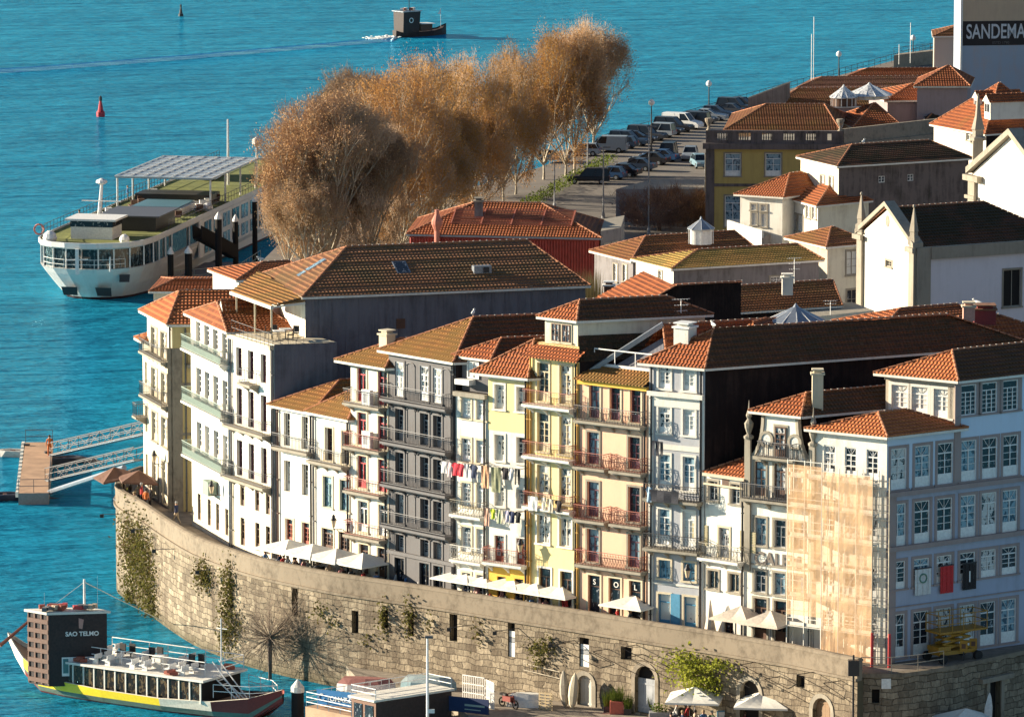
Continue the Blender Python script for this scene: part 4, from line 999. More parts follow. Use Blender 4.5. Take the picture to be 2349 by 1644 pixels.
TOPP = [(318, 1072), (290, 1082), (272, 1095), (265, 1109), (268, 1122), (285, 1135), (318, 1152), (373, 1190), (442, 1231), (524, 1262), (606, 1286), (750, 1315), (850, 1330), (974, 1348), (1135, 1374), (1250, 1392), (1380, 1412), (1508.6, 1433), (1615, 1449), (1750, 1472), (1817, 1483), (1967, 1514)]
class Rib:
 def __init__(s, pts):
  s.P = [V2(p) for p in pts]; s.L = [0]
  for a, b in zip(s.P, s.P[1:]): s.L.append(s.L[-1] + (b - a).length)
  s.w = s.L[-1]; s.N = []
  for i in range(len(s.P)):
   a = s.P[max(0, i - 1)]; b = s.P[min(len(s.P) - 1, i + 1)]; d = (b - a).normalized(); s.N.append(Vector((d.y, -d.x)))
  s.flip = False
 def seg(s, t):
  for i in range(len(s.P) - 1):
   if t <= s.L[i + 1] or i == len(s.P) - 2: return i, (t - s.L[i]) / (s.L[i + 1] - s.L[i])
 def p(s, t, z, o=0):
  i, f = s.seg(t); a = s.P[i].lerp(s.P[i + 1], f); n = s.N[i].lerp(s.N[i + 1], f).normalized(); q = a + n * o
  return Vector((q.x, q.y, z))
 def nrm(s, t):
  i, f = s.seg(t); return s.N[i].lerp(s.N[i + 1], f).normalized()
 def hit(s, u, v):
  best = None
  for i in range(len(s.P) - 1):
   fc = Fac(s.P[i], s.P[i + 1]); t, z = fc.hit(u, v)
   if -.01 <= t <= fc.w + .01 and (best is None or i > best[2]): best = (s.L[i] + t, z, i)
  return best[:2] if best else (None, None)
 q = Fac.q
 def b(s, mb, t0, t1, z0, z1, o0, o1, mat=0):
  br = [t0] + [x for x in s.L if t0 < x < t1] + [t1]
  for a, c in zip(br, br[1:]):
   P = [s.p(a, z0, o1), s.p(c, z0, o1), s.p(c, z0, o0), s.p(a, z0, o0), s.p(a, z1, o1), s.p(c, z1, o1), s.p(c, z1, o0), s.p(a, z1, o0)]; mb.hexa(P, mat)
def smooth(pts, n=3):
 out = []
 for i in range(len(pts) - 1):
  p0, p1, p2, p3 = pts[max(0, i - 1)], pts[i], pts[i + 1], pts[min(len(pts) - 1, i + 2)]
  for k in range(n):
   t = k / n; out.append(.5 * ((2 * p1) + (p2 - p0) * t + (2 * p0 - 5 * p1 + 4 * p2 - p3) * t * t + (3 * p1 - p0 - 3 * p2 + p3) * t ** 3))
 return out + [pts[-1]]
QW = Rib(smooth([V2(G(u, v, ZT)) for u, v in TOPP]))
QW2 = Rib(smooth([V2(G(u, v, 6.6)) for u, v in ((1967, 1552), (2010, 1553), (2058, 1552), (2105, 1547), (2150, 1540), (2200, 1531), (2280, 1514), (2420, 1484))]))
qroot = thing('quay_wall', 'long curved old granite quay wall with a smooth parapet, plants growing in its joints', 'wall', tuple(G(900, 1500, 0)))
M_qwall = stone_blocks('rubble_granite', (.38, .31, .22), (.17, .135, .095), (.10, .08, .06), sx=.75, sy=.42, bump=.06, stain=(.09, .065, .045), staink=.9)
M_parap = plaster('parapet_render', (.25, .20, .145), (.11, .085, .06), .9, streak=False)
WOPS = []; WD = []   # openings and their fittings
def wop(u0, u1, v0, v1, kind):
 um = (u0 + u1) / 2
 t0, _ = QW.hit(u0, v0 + 10); t1, _ = QW.hit(u1, v0 + 10); _, z1 = QW.hit(um, v0); _, z0 = QW.hit(um, v1)
 z0 = max(z0, ZQ + .02) if kind in ('door', 'arch') else z0
 WOPS.append((t0, t1, z0, min(z1, 6.35))); WD.append((t0, t1, z0, min(z1, 6.35), kind))
for a in ((669, 683, 1347, 1412, 'slit'), (807, 822, 1400, 1452, 'slit'), (876, 890, 1398, 1440, 'slit'), (936, 949, 1404, 1458, 'slit'), (1031, 1049, 1408, 1470, 'slit'),
  (1165, 1181, 1427, 1506, 'sign'), (1329, 1351, 1462, 1529, 'sign'), (1424, 1449, 1483, 1513, 'slit'), (1325, 1359, 1548, 1627, 'whitearch'), (1457, 1503, 1527, 1636, 'greyarch'),
  (1698, 1742, 1560, 1650, 'darkarch'), (1827, 1846, 1548, 1576, 'slit'), (1865, 1906, 1600, 1660, 'woodarch')): wop(*a)
m = MB(); panel(QW, 0, QW.w, -1.5, 6.45, WOPS, m, 0, reveal=.5, extra=QW.L); QW.b(m, 0, QW.w, 6.45, 6.62, -.4, .16, 1)
m.uv.update({}); world_child(m, 'wall', [M_qwall, M_parap], qroot)
m = MB(); QW.b(m, 0, QW.w, 6.62, 7.72, -.45, 0.02, 0)
br = QW.L
for a, c in zip(br, br[1:]):
 P = []
 for t in (a, c): P.append([QW.p(t, 7.70, .07), QW.p(t, 7.84, .05), QW.p(t, 7.93, -.08), QW.p(t, 7.93, -.36), QW.p(t, 7.84, -.5), QW.p(t, 7.70, -.52)])
 for k in range(5): m.face([P[0][k], P[1][k], P[1][k + 1], P[0][k + 1]])
e = [QW.p(QW.w, 7.70, .07), QW.p(QW.w, 7.84, .05), QW.p(QW.w, 7.93, -.08), QW.p(QW.w, 7.93, -.36), QW.p(QW.w, 7.84, -.5), QW.p(QW.w, 7.70, -.52)]; m.face(e)
world_child(m, 'parapet', M_parap, qroot)
M_dgrey = flat('door_grey', (.34, .35, .37), .6, var=.15, scale=2)
for t0, t1, z0, z1, kd in WD:
 m = MB(); QW.b(m, t0 - .05, t1 + .05, z0, z1, -.5, -.44); world_child(m, 'opening', M_dark, qroot)
 if 'arch' in kd:
  tm, rr = (t0 + t1) / 2, (t1 - t0) / 2; zs = z1 - rr; m = MB(); n = 8
  for sgn in (-1, 1):      # spandrels close the square corners
   for k in range(n // 2 + 0):
    a0, a1 = math.pi / 2 * k / (n // 2), math.pi / 2 * (k + 1) / (n // 2)
    p = [(tm + sgn * rr * math.cos(a), zs + rr * math.sin(a)) for a in (a0, a1)]
    P = [QW.p(p[0][0], p[0][1], .01), QW.p(tm + sgn * (rr + .02), p[0][1], .01), QW.p(tm + sgn * (rr + .02), p[1][1], .01), QW.p(p[1][0], p[1][1], .01)]
    if sgn < 0: P.reverse()
    m.face(P)
  for k in range(n):       # voussoirs
   a0, a1 = math.pi * k / n, math.pi * (k + 1) / n
   I = [QW.p(tm + rr * math.cos(a), zs + rr * math.sin(a), .03) for a in (a0, a1)]; J = [QW.p(tm + (rr + .3) * math.cos(a), zs + (rr + .3) * math.sin(a), .06) for a in (a0, a1)]
   m.face([I[0], J[0], J[1], I[1]]); m.face([J[0], QW.p(tm + (rr + .3) * math.cos(a0), zs + (rr + .3) * math.sin(a0), 0), QW.p(tm + (rr + .3) * math.cos(a1), zs + (rr + .3) * math.sin(a1), 0), J[1]])
   m.face([I[1], QW.p(tm + rr * math.cos(a1), zs + rr * math.sin(a1), -.3), QW.p(tm + rr * math.cos(a0), zs + rr * math.sin(a0), -.3), I[0]])
  for x in (t0, t1): QW.b(m, x - (.3 if x == t0 else 0), x + (0 if x == t0 else .3), z0, zs, .003, .05)
  world_child(m, 'arch_surround', M_trimg if kd != 'greyarch' else P_granite, qroot)
 if kd in ('whitearch', 'greyarch', 'woodarch'):
  mt = {'whitearch': M_trimw, 'greyarch': M_dgrey, 'woodarch': flat('old_wood', (.25, .15, .08))}[kd]
  m = MB(); zt_ = z1 - (.9 if kd == 'greyarch' else .02)
  n = 4
  for k in range(n): QW.b(m, t0 + (t1 - t0) * k / n + .01, t0 + (t1 - t0) * (k + 1) / n - .01, z0, zt_, -.38, -.30 - .01 * (k % 2))
  QW.b(m, t0, t1, z0 + .3, z0 + .42, -.30, -.27); QW.b(m, t0, t1, zt_ - .4, zt_ - .28, -.30, -.27)
  world_child(m, 'door', mt, qroot)
 if kd == 'sign':
  h = z1 - z0; m = MB(); QW.b(m, t0 + .02, t1 - .02, z0, z0 + h * .42, -.2, -.12); world_child(m, 'notice_board', M_white, qroot)
  m = MB(); QW.b(m, t0 + .02, t1 - .02, z0 + h * .44, z0 + h * .56, -.2, -.12, 0); QW.b(m, t0 + .02, t1 - .02, z0 + h * .58, z0 + h * .76, -.2, -.12, 1); world_child(m, 'notice_board', [M_grey, M_white], qroot)
  if t0 > QW.w * .75:
   pp = QW.p(t0, z0 + h * .60, -.115); tt = (QW.p(t1, 0, 0) - QW.p(t0, 0, 0)).normalized(); nn = Vector((tt.y, -tt.x, 0))
   text_mesh('BOA', .38, M_iron, Matrix(((tt.x, 0, nn.x, pp.x), (tt.y, 0, nn.y, pp.y), (0, 1, 0, pp.z), (0, 0, 0, 1))), root=qroot, parent=qroot, ext=.01, sx=.8)
r2 = thing('retaining_wall', 'curved granite wall below the street corner at the right, mostly in shade', 'wall', tuple(G(2100, 1600, ZQ)))
m = MB(); t0, _ = QW2.hit(2000, 1590); t1, _ = QW2.hit(2018, 1590); _, z1 = QW2.hit(2009, 1580); _, z0 = QW2.hit(2009, 1612)
t2, _ = QW2.hit(2268, 1600); t3, _ = QW2.hit(2294, 1600)
panel(QW2, 0, QW2.w, -1, 6.6, [(t0, t1, z0, z1), (t2, t3, ZQ + .05, 5.2)], m, 0, reveal=.4, extra=QW2.L); QW2.b(m, 0, QW2.w, 6.6, 6.85, -.5, .08, 1); world_child(m, 'wall', [M_qwall, M_parap], r2)
m = MB(); QW2.b(m, t0 - .1, t1 + .1, z0, z1, -.45, -.4); QW2.b(m, t2 - .1, t3 + .1, ZQ, 5.3, -.45, -.4); world_child(m, 'opening', M_dark, r2)
m = MB(); QW2.b(m, t2 - 1.0, t3 + 1.0, 5.3, 5.6, 0.003, .35); QW2.b(m, t2 - .3, t2, ZQ, 5.3, .003, .12); QW2.b(m, t3, t3 + .3, ZQ, 5.3, .003, .12); world_child(m, 'door_surround', P_granite, r2)
m = MB(); a = V2(QW.p(QW.w, 0, 0)); b = V2(QW2.p(0, 0, 0)); m.prism([a, b, b + Vector((1, 1.4)), a + Vector((1, 1.4))], -1, 6.45); world_child(m, 'wall_return', M_qwall, r2)
for wdt, (u_, v_) in ((.6, (2022, 1568)),):
 t, z = QW2.hit(u_, v_); m = MB(); QW2.b(m, t, t + wdt, z - .3, z + .35, .0, .05); world_child(m, 'notice_board', M_white, r2)
inner = [V2(QW.p(t, 0, -.3)) for t in QW.L] + [V2(QW2.p(t, 0, -.3)) for t in QW2.L]
back = [Cd * 24 + B, B + Vector((1.5, 1.5))] + [base_pt(u) + Vector((1.0, 1.0)) for u, _ in BASE[::-1]] + [V2(G(322, 1072, ZP))]
m = MB(); P = inner + back; m.poly([Vector((p.x, p.y, ZP)) for p in P]); o = m.build('promenade', M_street); tag(o, kind='structure')
tq, _ = QW.hit(795, 1372)
ql = [V2(QW.p(t, 0, .05)) for t in QW.L if t > tq] + [V2(QW2.p(t, 0, .05)) for t in QW2.L]
q0 = V2(QW.p(tq, 0, .05))
P = [q0] + ql + [V2(G(2600, 1700, ZQ)), V2(G(2600, 2300, ZQ)), V2(G(1150, 2300, ZQ)), V2(G(1075, 1640, ZQ)), V2(G(1040, 1615, ZQ)), V2(G(850, 1590, ZQ))]
m = MB(); m.poly([Vector((p.x, p.y, ZQ)) for p in P])
PQ = P
for i in range(len(P) - 5, len(P)):
 a, b = P[i], P[(i + 1) % len(P)]; m.face([Vector((a.x, a.y, ZQ)), Vector((b.x, b.y, ZQ)), Vector((b.x, b.y, -1)), Vector((a.x, a.y, -1))], 1)
o = m.build('quay', [M_pave, P_granite]); tag(o, kind='structure')
# ================================================================== houses behind the row
P_greyw = plaster('render_grey', (.22, .20, .20), (.06, .05, .045), .85)
P_stain = plaster('render_stained', (.16, .125, .115), (.035, .03, .025), .95)
P_mauve = plaster('render_mauve', (.34, .27, .28), (.2, .16, .15), .5)
P_olive = plaster('azulejo_olive', (.50, .36, .12), (.28, .2, .08), .45)
P_rust = plaster('render_brick', (.36, .13, .07), (.2, .08, .05), .5)
def block(name, label, A, B, C, ze, zb, wl, wr, tile, r1=None, r2=None, rise=2.0, par='BC', over=.35, cat='house', group='houses behind the quay-side row', wins=(), roof=True, gable=(False, False), dots=True, fascia=None, Aplan=None, Cplan=None, chim=(), parapet=None):
 a = V2(G(A[0], A[1], ze)) if Aplan is None else Aplan; b = V2(G(B[0], B[1], ze)); c = V2(G(C[0], C[1], ze)) if Cplan is None else Cplan; d = a + c - b
 root = thing(name, label, cat, (b.x, b.y, zb), 0, group)
 fl, fr = Fac(a, b), Fac(b, c)
 for f in (fl, fr): f.root, f.zb, f.zt, f.ops = root, zb, ze, []
 for wd, u, vt, vb, wpx, fm, gm, *kd in wins:
  f = fl if wd == 'L' else fr
  t, z1 = f.hit(u, vt); z0 = f.hit(u, vb)[1]; w = max(.35, abs(f.hit(u + wpx / 2, vt)[0] - f.hit(u - wpx / 2, vt)[0]))
  f.ops.append((t - w / 2, t + w / 2, z0, z1)); window(f, root, t - w / 2, t + w / 2, z0, z1, fm, gm, kd[0] if kd else 'sash', sur=kd[1] if len(kd) > 1 else M_trimg, depth=.1, nh=kd[2] if len(kd) > 2 else 2, head=kd[3] if len(kd) > 3 else 0)
 m = MB(); panel(fl, 0, fl.w, zb, ze, fl.ops, m, 0); panel(fr, 0, fr.w, zb, ze, fr.ops, m, 1)
 for p, q in ((c, d), (d, a)): m.face([Vector((p.x, p.y, zb)), Vector((q.x, q.y, zb)), Vector((q.x, q.y, ze)), Vector((p.x, p.y, ze))], 1)
 if not roof: m.face([Vector((x.x, x.y, ze)) for x in (a, b, c, d)], 2)
 world_child(m, 'wall', [wl, wr, M_trimg], root)
 if fl.ops or fr.ops:
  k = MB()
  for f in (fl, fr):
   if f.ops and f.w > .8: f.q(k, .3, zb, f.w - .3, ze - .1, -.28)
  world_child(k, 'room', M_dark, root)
 ro = None
 if roof:
  E = [a, b, c, d] if par == 'BC' else [b, c, d, a]
  m0, m1 = (E[0] + E[1]) / 2, (E[2] + E[3]) / 2; ax = (m1 - m0).normalized(); L = (m1 - m0).length
  wd = (E[1] - E[0]).length
  def on_axis(px, default):
   if px is None: return default
   f = Fac(m0, m1); t, z = f.hit(*px); return t
  t1 = on_axis(r1, wd * .5); t2 = on_axis(r2, L - wd * .5)
  t1 = min(max(t1, .4), L - .8); t2 = max(min(t2, L - .2), t1 + .3)
  if r1 is not None:
   f = Fac(m0, m1); z = f.hit(*r1)[1]; rz_ = z if ze + .4 < z < ze + wd * .6 else ze + rise
  else: rz_ = ze + rise
  p1, p2 = m0 + ax * t1, m0 + ax * t2
  ro = hip_roof(root, E, ze + .02, (p1.x, p1.y, rz_), (p2.x, p2.y, rz_), tile, None, over, fascia, gable=gable, dots=dots, wallm=wl)
 f = fl; f.ro = ro; f.r = fr; f.pl = (a, b, c, d)
 for u, v, w_, h_, mt in chim:
  t, z = fr.hit(u, v); p = G(u, v, ze + .3); chimney(root, (p.x, p.y, p.z), w_, h_, mt)
 return f
W = lambda *a: a
def pb(p, q, s=1): return q
b_ = V2(G(700, 681, 25.2)); c_ = V2(G(1343, 655, 25.2)); dr = (c_ - b_).normalized(); nn = Vector((-dr.y, dr.x))
a_ = b_ + nn * 12
f = block('warehouse', 'long warehouse with a slate-clad flank and a wide mossy tiled roof', None, (700, 681), (1343, 655), 25.2, ZG, P_white, M_slate_b, tiles('tile_warehouse', (.26, .11, .05), (.13, .055, .03), .35, (.13, .10, .04)), r1=(793.5, 568), r2=(1209.6, 563), Aplan=a_, Cplan=c_, cat='warehouse', over=.3, group=None)
WH = f; root = f.root
m = MB(); pts = [G(530, 668, 24.75), G(624, 702, 24.7)]; B3, A3 = Vector((b_.x, b_.y, 25.25)), Vector((a_.x, a_.y, 25.25))
pts = [pts[0], pts[1], B3 - Vector((.2, .2, -.05)), A3 - Vector((.2, 0, -.05))]
roof_plane(m, [pts[0], pts[1], pts[2], pts[3]]); m.tube(pts[0] - Vector((0, 0, .12)), pts[1] - Vector((0, 0, .12)), .16, n=4, mat=3)
q1 = G(700, 692, 24.9); roof_plane(m, [pts[1], q1, B3]) ; m.tube(pts[1] - Vector((0, 0, .1)), q1 - Vector((0, 0, .1)), .08, n=4, mat=3)
world_child(m, 'canopy_roof', [M_tile_m, M_ridge, M_mortar, M_trimw], root)
m = MB(); zt3 = TW3.zt
for p in (pts[0] * .9 + pts[1] * .1, pts[0] * .45 + pts[1] * .55, pts[0] * .05 + pts[1] * .95): m.tube((p.x + .1, p.y + .2, zt3), (p.x + .1, p.y + .2, p.z - .1), .07, n=6, mat=0)
world_child(m, 'canopy_post', M_trimc, root)
for k, (u, v) in enumerate(((880, 600), )):
 pass
def on_plane(P, u, v):
 n = (P[1] - P[0]).cross(P[2] - P[0]); d = ray(u, v); k = n.dot(P[0] - O) / n.dot(d); return O + d * k, n.normalized()
E_ = f.pl; RZ = 23.4
fx = Fac((E_[0] + E_[1]) / 2, (E_[2] + E_[3]) / 2); t1, z1 = fx.hit(793.5, 568); rp1 = fx.p(t1, z1); t2, _ = fx.hit(1209, 563); rp2 = fx.p(t2, z1)
PLR = [Vector((E_[1].x, E_[1].y, 25.2)), Vector((E_[2].x, E_[2].y, 25.2)), rp1]; PLL = [Vector((E_[0].x, E_[0].y, 25.2)), Vector((E_[1].x, E_[1].y, 25.2)), rp1]
def skylight(root, pl, u, v, w, h, mt, frame=M_zinc, name='skylight', th=.18, parent=None):
 p, n = on_plane(pl, u, v)
 if n.z < 0: n = -n
 U = (pl[1] - pl[0]).normalized(); V = n.cross(U).normalized(); m = MB()
 def hx(w, h, z0, z1, mat): m.hexa([p + U * a * w / 2 + V * b * h / 2 + n * z for z in (z0, z1) for a, b in ((-1, -1), (1, -1), (1, 1), (-1, 1))], mat)
 hx(w, h, 0, th, 0); hx(w - .16, h - .16, th, th + .02, 1)
 return world_child(m, name, [frame, mt], root)
skylight(root, PLL, 716, 618, .8, 2.4, M_gb); skylight(root, PLR, 920, 617, 1.0, 1.6, M_gd)
q = MB(); p, n = on_plane(PLR, 1105, 628); q.box(p + Vector((0, 0, .3)), 1.3, .6, .6, 0, math.atan2(dr.y, dr.x)); q.box(p + Vector((-.2, -.32, .32)), .4, .05, .4, 1, math.atan2(dr.y, dr.x)); q.box(p + Vector((.35, -.32, .32)), .4, .05, .4, 1, math.atan2(dr.y, dr.x)); world_child(q, 'roof_vent', [M_zinc, M_iron], root)
q = MB(); fr = f.r; t, z = fr.hit(919, 742); fr.b(q, t - .32, t + .32, z - .35, z + .35, .002, .05); world_child(q, 'hatch', M_brown, root)
q = MB()
for t in [x * .98 for x in range(1, 20)]: fr.b(q, t - .02, t + .02, 12, 24.9, .002, .03)
fr.b(q, 0, fr.w, 20.6, 20.72, .002, .07); world_child(q, 'cladding_joint', M_slate_b, root)
P_red = flat('corrugated_red', (.36, .05, .032), .6, var=.2, scale=2)
b_ = V2(G(939, 537, 16)); c_ = V2(G(1374, 546, 16)); dr = (c_ - b_).normalized(); nn = Vector((-dr.y, dr.x))
f = block('red_building', 'low building with red corrugated cladding and ventilation slats in its tiled roof', None, (939, 537), (1374, 546), 16, ZG, P_red, P_red, M_tile, r1=None, rise=2.3, Aplan=b_ + nn * 11 - dr * 1, Cplan=c_, cat='building', over=.25, fascia=M_grey, group=None)
root = f.root; fr = f.r; m = MB(); n_ = int(fr.w / .26)
for k in range(n_):
 t = .05 + k * .26; P = []
 for zz in (9.5, 15.7): P.append([fr.p(t, zz, .004), fr.p(t + .07, zz, .12), fr.p(t + .15, zz, .12), fr.p(t + .22, zz, .004)])
 for j in range(3): m.face([P[0][j], P[0][j + 1], P[1][j + 1], P[1][j]])
world_child(m, 'corrugated_cladding', P_red, root)
E_ = f.pl; mm0, mm1 = (E_[0] + E_[1]) / 2, (E_[2] + E_[3]) / 2; rp = mm0 + (mm1 - mm0).normalized() * 6
PL = [Vector((E_[1].x, E_[1].y, 16)), Vector((E_[2].x, E_[2].y, 16)), Vector((rp.x, rp.y, 18.3))]
p0, n0 = on_plane(PL, 1035, 517); p1, _ = on_plane(PL, 1310, 523); p2, _ = on_plane(PL, 1047, 482)
if n0.z < 0: n0 = -n0
m = MB(); hv = (p2 - p0);
for k in range(12):
 a = p0 + hv * (k / 11.0); b = p1 + hv * (k / 11.0); m.tube(a + n0 * .22, b + n0 * .22, .045, n=4)
for k in range(5): a = p0.lerp(p1, k / 4); m.tube(a + n0 * .2, a + hv + n0 * .2, .09, n=4)
world_child(m, 'ventilation_slats', M_tile_n if False else flat('slat_red', (.40, .12, .07)), root)
m = MB(); m.face([p0 + n0 * .12, p1 + n0 * .12, p1 + hv + n0 * .12, p0 + hv + n0 * .12]); world_child(m, 'slat_backing', M_tile_k, root)
p, n = on_plane(PL, 1098, 498); chimney(root, (p.x, p.y, p.z - .1), .75, 1.5, P_greyw, M_trimg)
p, n = on_plane(PL, 1004, 546); m = MB(); m.lathe((fr.p(2.6, 12, .45)), [(.25, 0), (.25, 4.4), (.5, 5.0), (.5, 5.3), (.2, 5.9), (.2, 6.3)], 10); world_child(m, 'flue', flat('flue_pink', (.5, .17, .11)), root)
f = block('annex', 'pale grey annex at the right end of the red building', (1374, 520), (1378, 530), (1424, 522), 16.6, ZG, P_trim if 'P_trim' in globals() else M_trimg, P_greyw, None, roof=False, cat='annex', wins=[W('R', 1392, 560, 640, 12, M_white, M_gd), W('R', 1411, 556, 640, 12, M_white, M_gd)], group=None, Aplan=V2(G(1378, 530, 16.6)) + Vector((.5, 9)))
block('row_house', 'small white upper storey with a hipped roof behind the mossy canopy', (516, 634), (548, 642), (700, 632), 19, ZG, P_white, P_white, M_tile, r1=(601, 603), r2=(680, 604), rise=1.7, Aplan=V2(G(548, 642, 19)) + Vector((-2.4, 6)))
block('row_house', 'house with a dark red tiled roof between the cream tower and the white ship', (352, 655), (352, 668), (528, 668), 15.5, ZG, P_cream, P_cream, M_tile, r1=(401, 641), r2=(540, 640), rise=1.4, Aplan=V2(G(352, 668, 15.5)) + Vector((.5, 8)))
def lantern(root, p, r, h, rh, nseg, wallm, roofm, glass_=False, name='lantern'):
 m = MB(); m.lathe(p, [(r * .92, 0), (r * .92, h)], nseg, 0); b = world_child(m, name, wallm, root)
 m = MB(); m.lathe((p[0], p[1], p[2] + h), [(r * 1.12, 0), (r * 1.12, .08), (r * .12, rh), (.03, rh + .25)], nseg, 0)
 sub_child(m, 'lantern_roof', roofm, root, b)
 m = MB()
 for k in range(nseg):
  a = 2 * math.pi * k / nseg; m.tube((p[0] + r * math.cos(a), p[1] + r * math.sin(a), p[2]), (p[0] + r * math.cos(a), p[1] + r * math.sin(a), p[2] + h), .05, n=4)
  m.tube((p[0] + r * 1.13 * math.cos(a), p[1] + r * 1.13 * math.sin(a), p[2] + h + .1), (p[0], p[1], p[2] + h + rh + .05), .03, n=4)
 sub_child(m, 'glazing_bar', M_white, root, b)
 return b
f = block('row_house', 'brown hipped roof house with an eight-sided white lantern on top', (1392, 589), (1452, 598), (1735, 580), 16.5, ZG, P_greyw, P_greyw, M_tile_d, r1=(1480, 543), r2=(1700, 540), rise=2.1, Aplan=V2(G(1452, 598, 16.5)) + Vector((-3.2, 6.5)), wins=[W('L', 1412, 606, 645, 9, M_white, M_gw), W('L', 1434, 608, 645, 9, M_white, M_gw)])
lantern(f.root, G(1608, 559, 17.6), 1.05, 1.25, .85, 8, M_white, M_zinc)
f = block('row_house', 'long mossy tiled roof over a dark grey wall, in front of the lantern roof', (1489, 607), (1545, 616), (1878, 596), 17.4, ZG, P_white, P_greyw, tiles('tile_ochre', (.40, .20, .05), (.26, .12, .04), .45, (.2, .16, .04)), r1=(1599, 574), r2=(1850, 566), rise=2.0, Aplan=V2(G(1545, 616, 17.4)) + Vector((-3.0, 6)), wins=[W('L', 1515, 622, 645, 8, M_white, M_gw), W('R', 1782, 634, 650, 30, M_white, M_gd)], fascia=M_trimw)
Bp = G(1418, 731, 18.4); fB = Fac(V2(Bp), V2(Bp) + Vector((.955, .297)) * 15); root = thing('row_house', 'house with a bright orange roof slope above a huge black gable wall', 'house', tuple(Bp), 0, 'houses behind the quay-side row')
root.location.z = ZG; t1, z1 = fB.hit(1548, 655); w_ = fB.hit(1700, 643)[0]; back = Vector((-2.2, 8.5)); m = MB()
pl = [(0, ZG), (w_, ZG), (w_, z1 + .1), (t1, z1), (0, 18.4)]; m.face([fB.p(t, z, 0) for t, z in pl]); bk = lambda p: p + Vector((back.x, back.y, 0))
m.face([fB.p(0, ZG), bk(fB.p(0, ZG)), bk(fB.p(0, 18.4)), fB.p(0, 18.4)]); m.face([bk(fB.p(t, min(z, z1 - 1.3), 0)) for t, z in pl][::-1]); m.face([fB.p(w_, ZG), fB.p(w_, z1), bk(fB.p(w_, z1 - 1.3)), bk(fB.p(w_, ZG))]); world_child(m, 'wall', M_slate, root)
m = MB(); e0, e1 = bk(fB.p(-.3, 18.35, 0)), fB.p(-.3, 18.35, .3); r0, r1_ = fB.p(t1, z1, .3), bk(fB.p(t1, z1)); m.face([r0, bk(fB.p(t1, z1 - 1.2)), r1_], 3); roof_plane(m, [e0, e1, r0, r1_])
ridge_caps(m, e1, r0, .1, dots=False); ridge_caps(m, r0, fB.p(w_, z1 + .1, .3)); roof_plane(m, [bk(fB.p(w_, z1 - 1.2)), bk(fB.p(t1, z1 - 1.2)), r0, fB.p(w_, z1 + .1, .3)]); world_child(m, 'roof', [M_tile, M_ridge, M_mortar, M_slate], root)
chimney(root, G(1397, 681, 18.3), .8, .9, M_brown, M_white)
f = block('row_house', 'dark tiled roof with one white chimney carrying an aerial', (1685, 705), (1690, 716), (1922, 701), 16.8, ZG, P_greyw, M_slate, M_tile_d, r1=(1706, 656), r2=(1896, 645), rise=2.3, Aplan=V2(G(1690, 716, 16.8)) + Vector((-1, 8)), fascia=M_trimw, gable=(True, True))
p = G(1806, 676, 18.0); chimney(f.root, p, .85, 1.35, M_trimw, M_trimw)
f = block('row_house', 'flat pale terrace roof beside the church front', (1850, 712), (1862, 727), (2005, 712), 16.6, ZG, P_cream, P_cream, None, roof=False, Aplan=V2(G(1862, 727, 16.6)) + Vector((-1.5, 5)))
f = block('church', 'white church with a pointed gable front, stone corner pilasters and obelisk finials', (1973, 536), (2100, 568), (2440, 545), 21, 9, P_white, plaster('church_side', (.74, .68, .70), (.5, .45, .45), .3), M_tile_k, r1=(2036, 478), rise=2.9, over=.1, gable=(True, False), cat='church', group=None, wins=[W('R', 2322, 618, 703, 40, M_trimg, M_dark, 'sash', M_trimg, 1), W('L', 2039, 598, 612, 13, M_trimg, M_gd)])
root = f.root; fl, fr = f, f.r; m = MB(); gz = f.hit(2034, 471)[1]
for t in (-.15, fl.w - .75): fl.b(m, t, t + .9, 9, 21.2, .003, .25)
fr.b(m, 0, 1.3, 9, 21.0, .003, .3)
fl.b(m, -.5, 1.0, 20.6, 21.0, .25, .5); fl.b(m, fl.w - 1, fl.w + .4, 20.6, 21.0, .25, .5); fr.b(m, 1.3, fr.w, 20.0, 21.0, .003, .4)
world_child(m, 'pilaster', M_trimg, root)
m = MB(); mid = fl.w / 2
for a, b in (((-.3, 21), (mid, gz)), ((mid, gz), (fl.w + .2, 21))):
 P = [fl.p(a[0], a[1], .35), fl.p(b[0], b[1], .35), fl.p(b[0], b[1], -.6), fl.p(a[0], a[1], -.6)]; Z_ = Vector((0, 0, .38)); m.hexa(P + [x + Z_ for x in P])
world_child(m, 'gable_coping', M_trimg, root)
for t in (.2, fl.w - .3):
 m = MB(); p = fl.p(t, 21.2, 0); m.lathe(p, [(.5, 0), (.5, .6), (.32, .7), (.32, 1.0), (.38, 1.1), (.07, 2.9), (.03, 3.1)], 4); m.lathe(p + Vector((0, 0, 3.0)), [(.05, 0), (.14, .12), (.05, .28)], 6); world_child(m, 'obelisk_finial', M_trimg, root)
m = MB(); c0 = fl.p(mid, 22.6, .03)
for k in range(12):
 a, b = 2 * math.pi * k / 12, 2 * math.pi * (k + 1) / 12; T_, Z_ = Vector((fl.t.x, fl.t.y, 0)), Vector((0, 0, 1)); m.face([c0, c0 + (T_ * math.cos(a) * .35 + Z_ * math.sin(a) * .5), c0 + (T_ * math.cos(b) * .35 + Z_ * math.sin(b) * .5)])
world_child(m, 'oculus', M_trimg, root)
a_ = V2(G(2231, 398, 22)); b2 = a_ + Vector((.39, -.92)) * 15
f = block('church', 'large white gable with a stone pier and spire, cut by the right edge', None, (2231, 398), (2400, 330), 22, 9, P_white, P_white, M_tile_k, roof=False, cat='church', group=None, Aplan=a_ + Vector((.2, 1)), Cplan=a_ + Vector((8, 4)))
root = f.root; fg = Fac(a_, b2); m = MB(); zt_ = 26.2
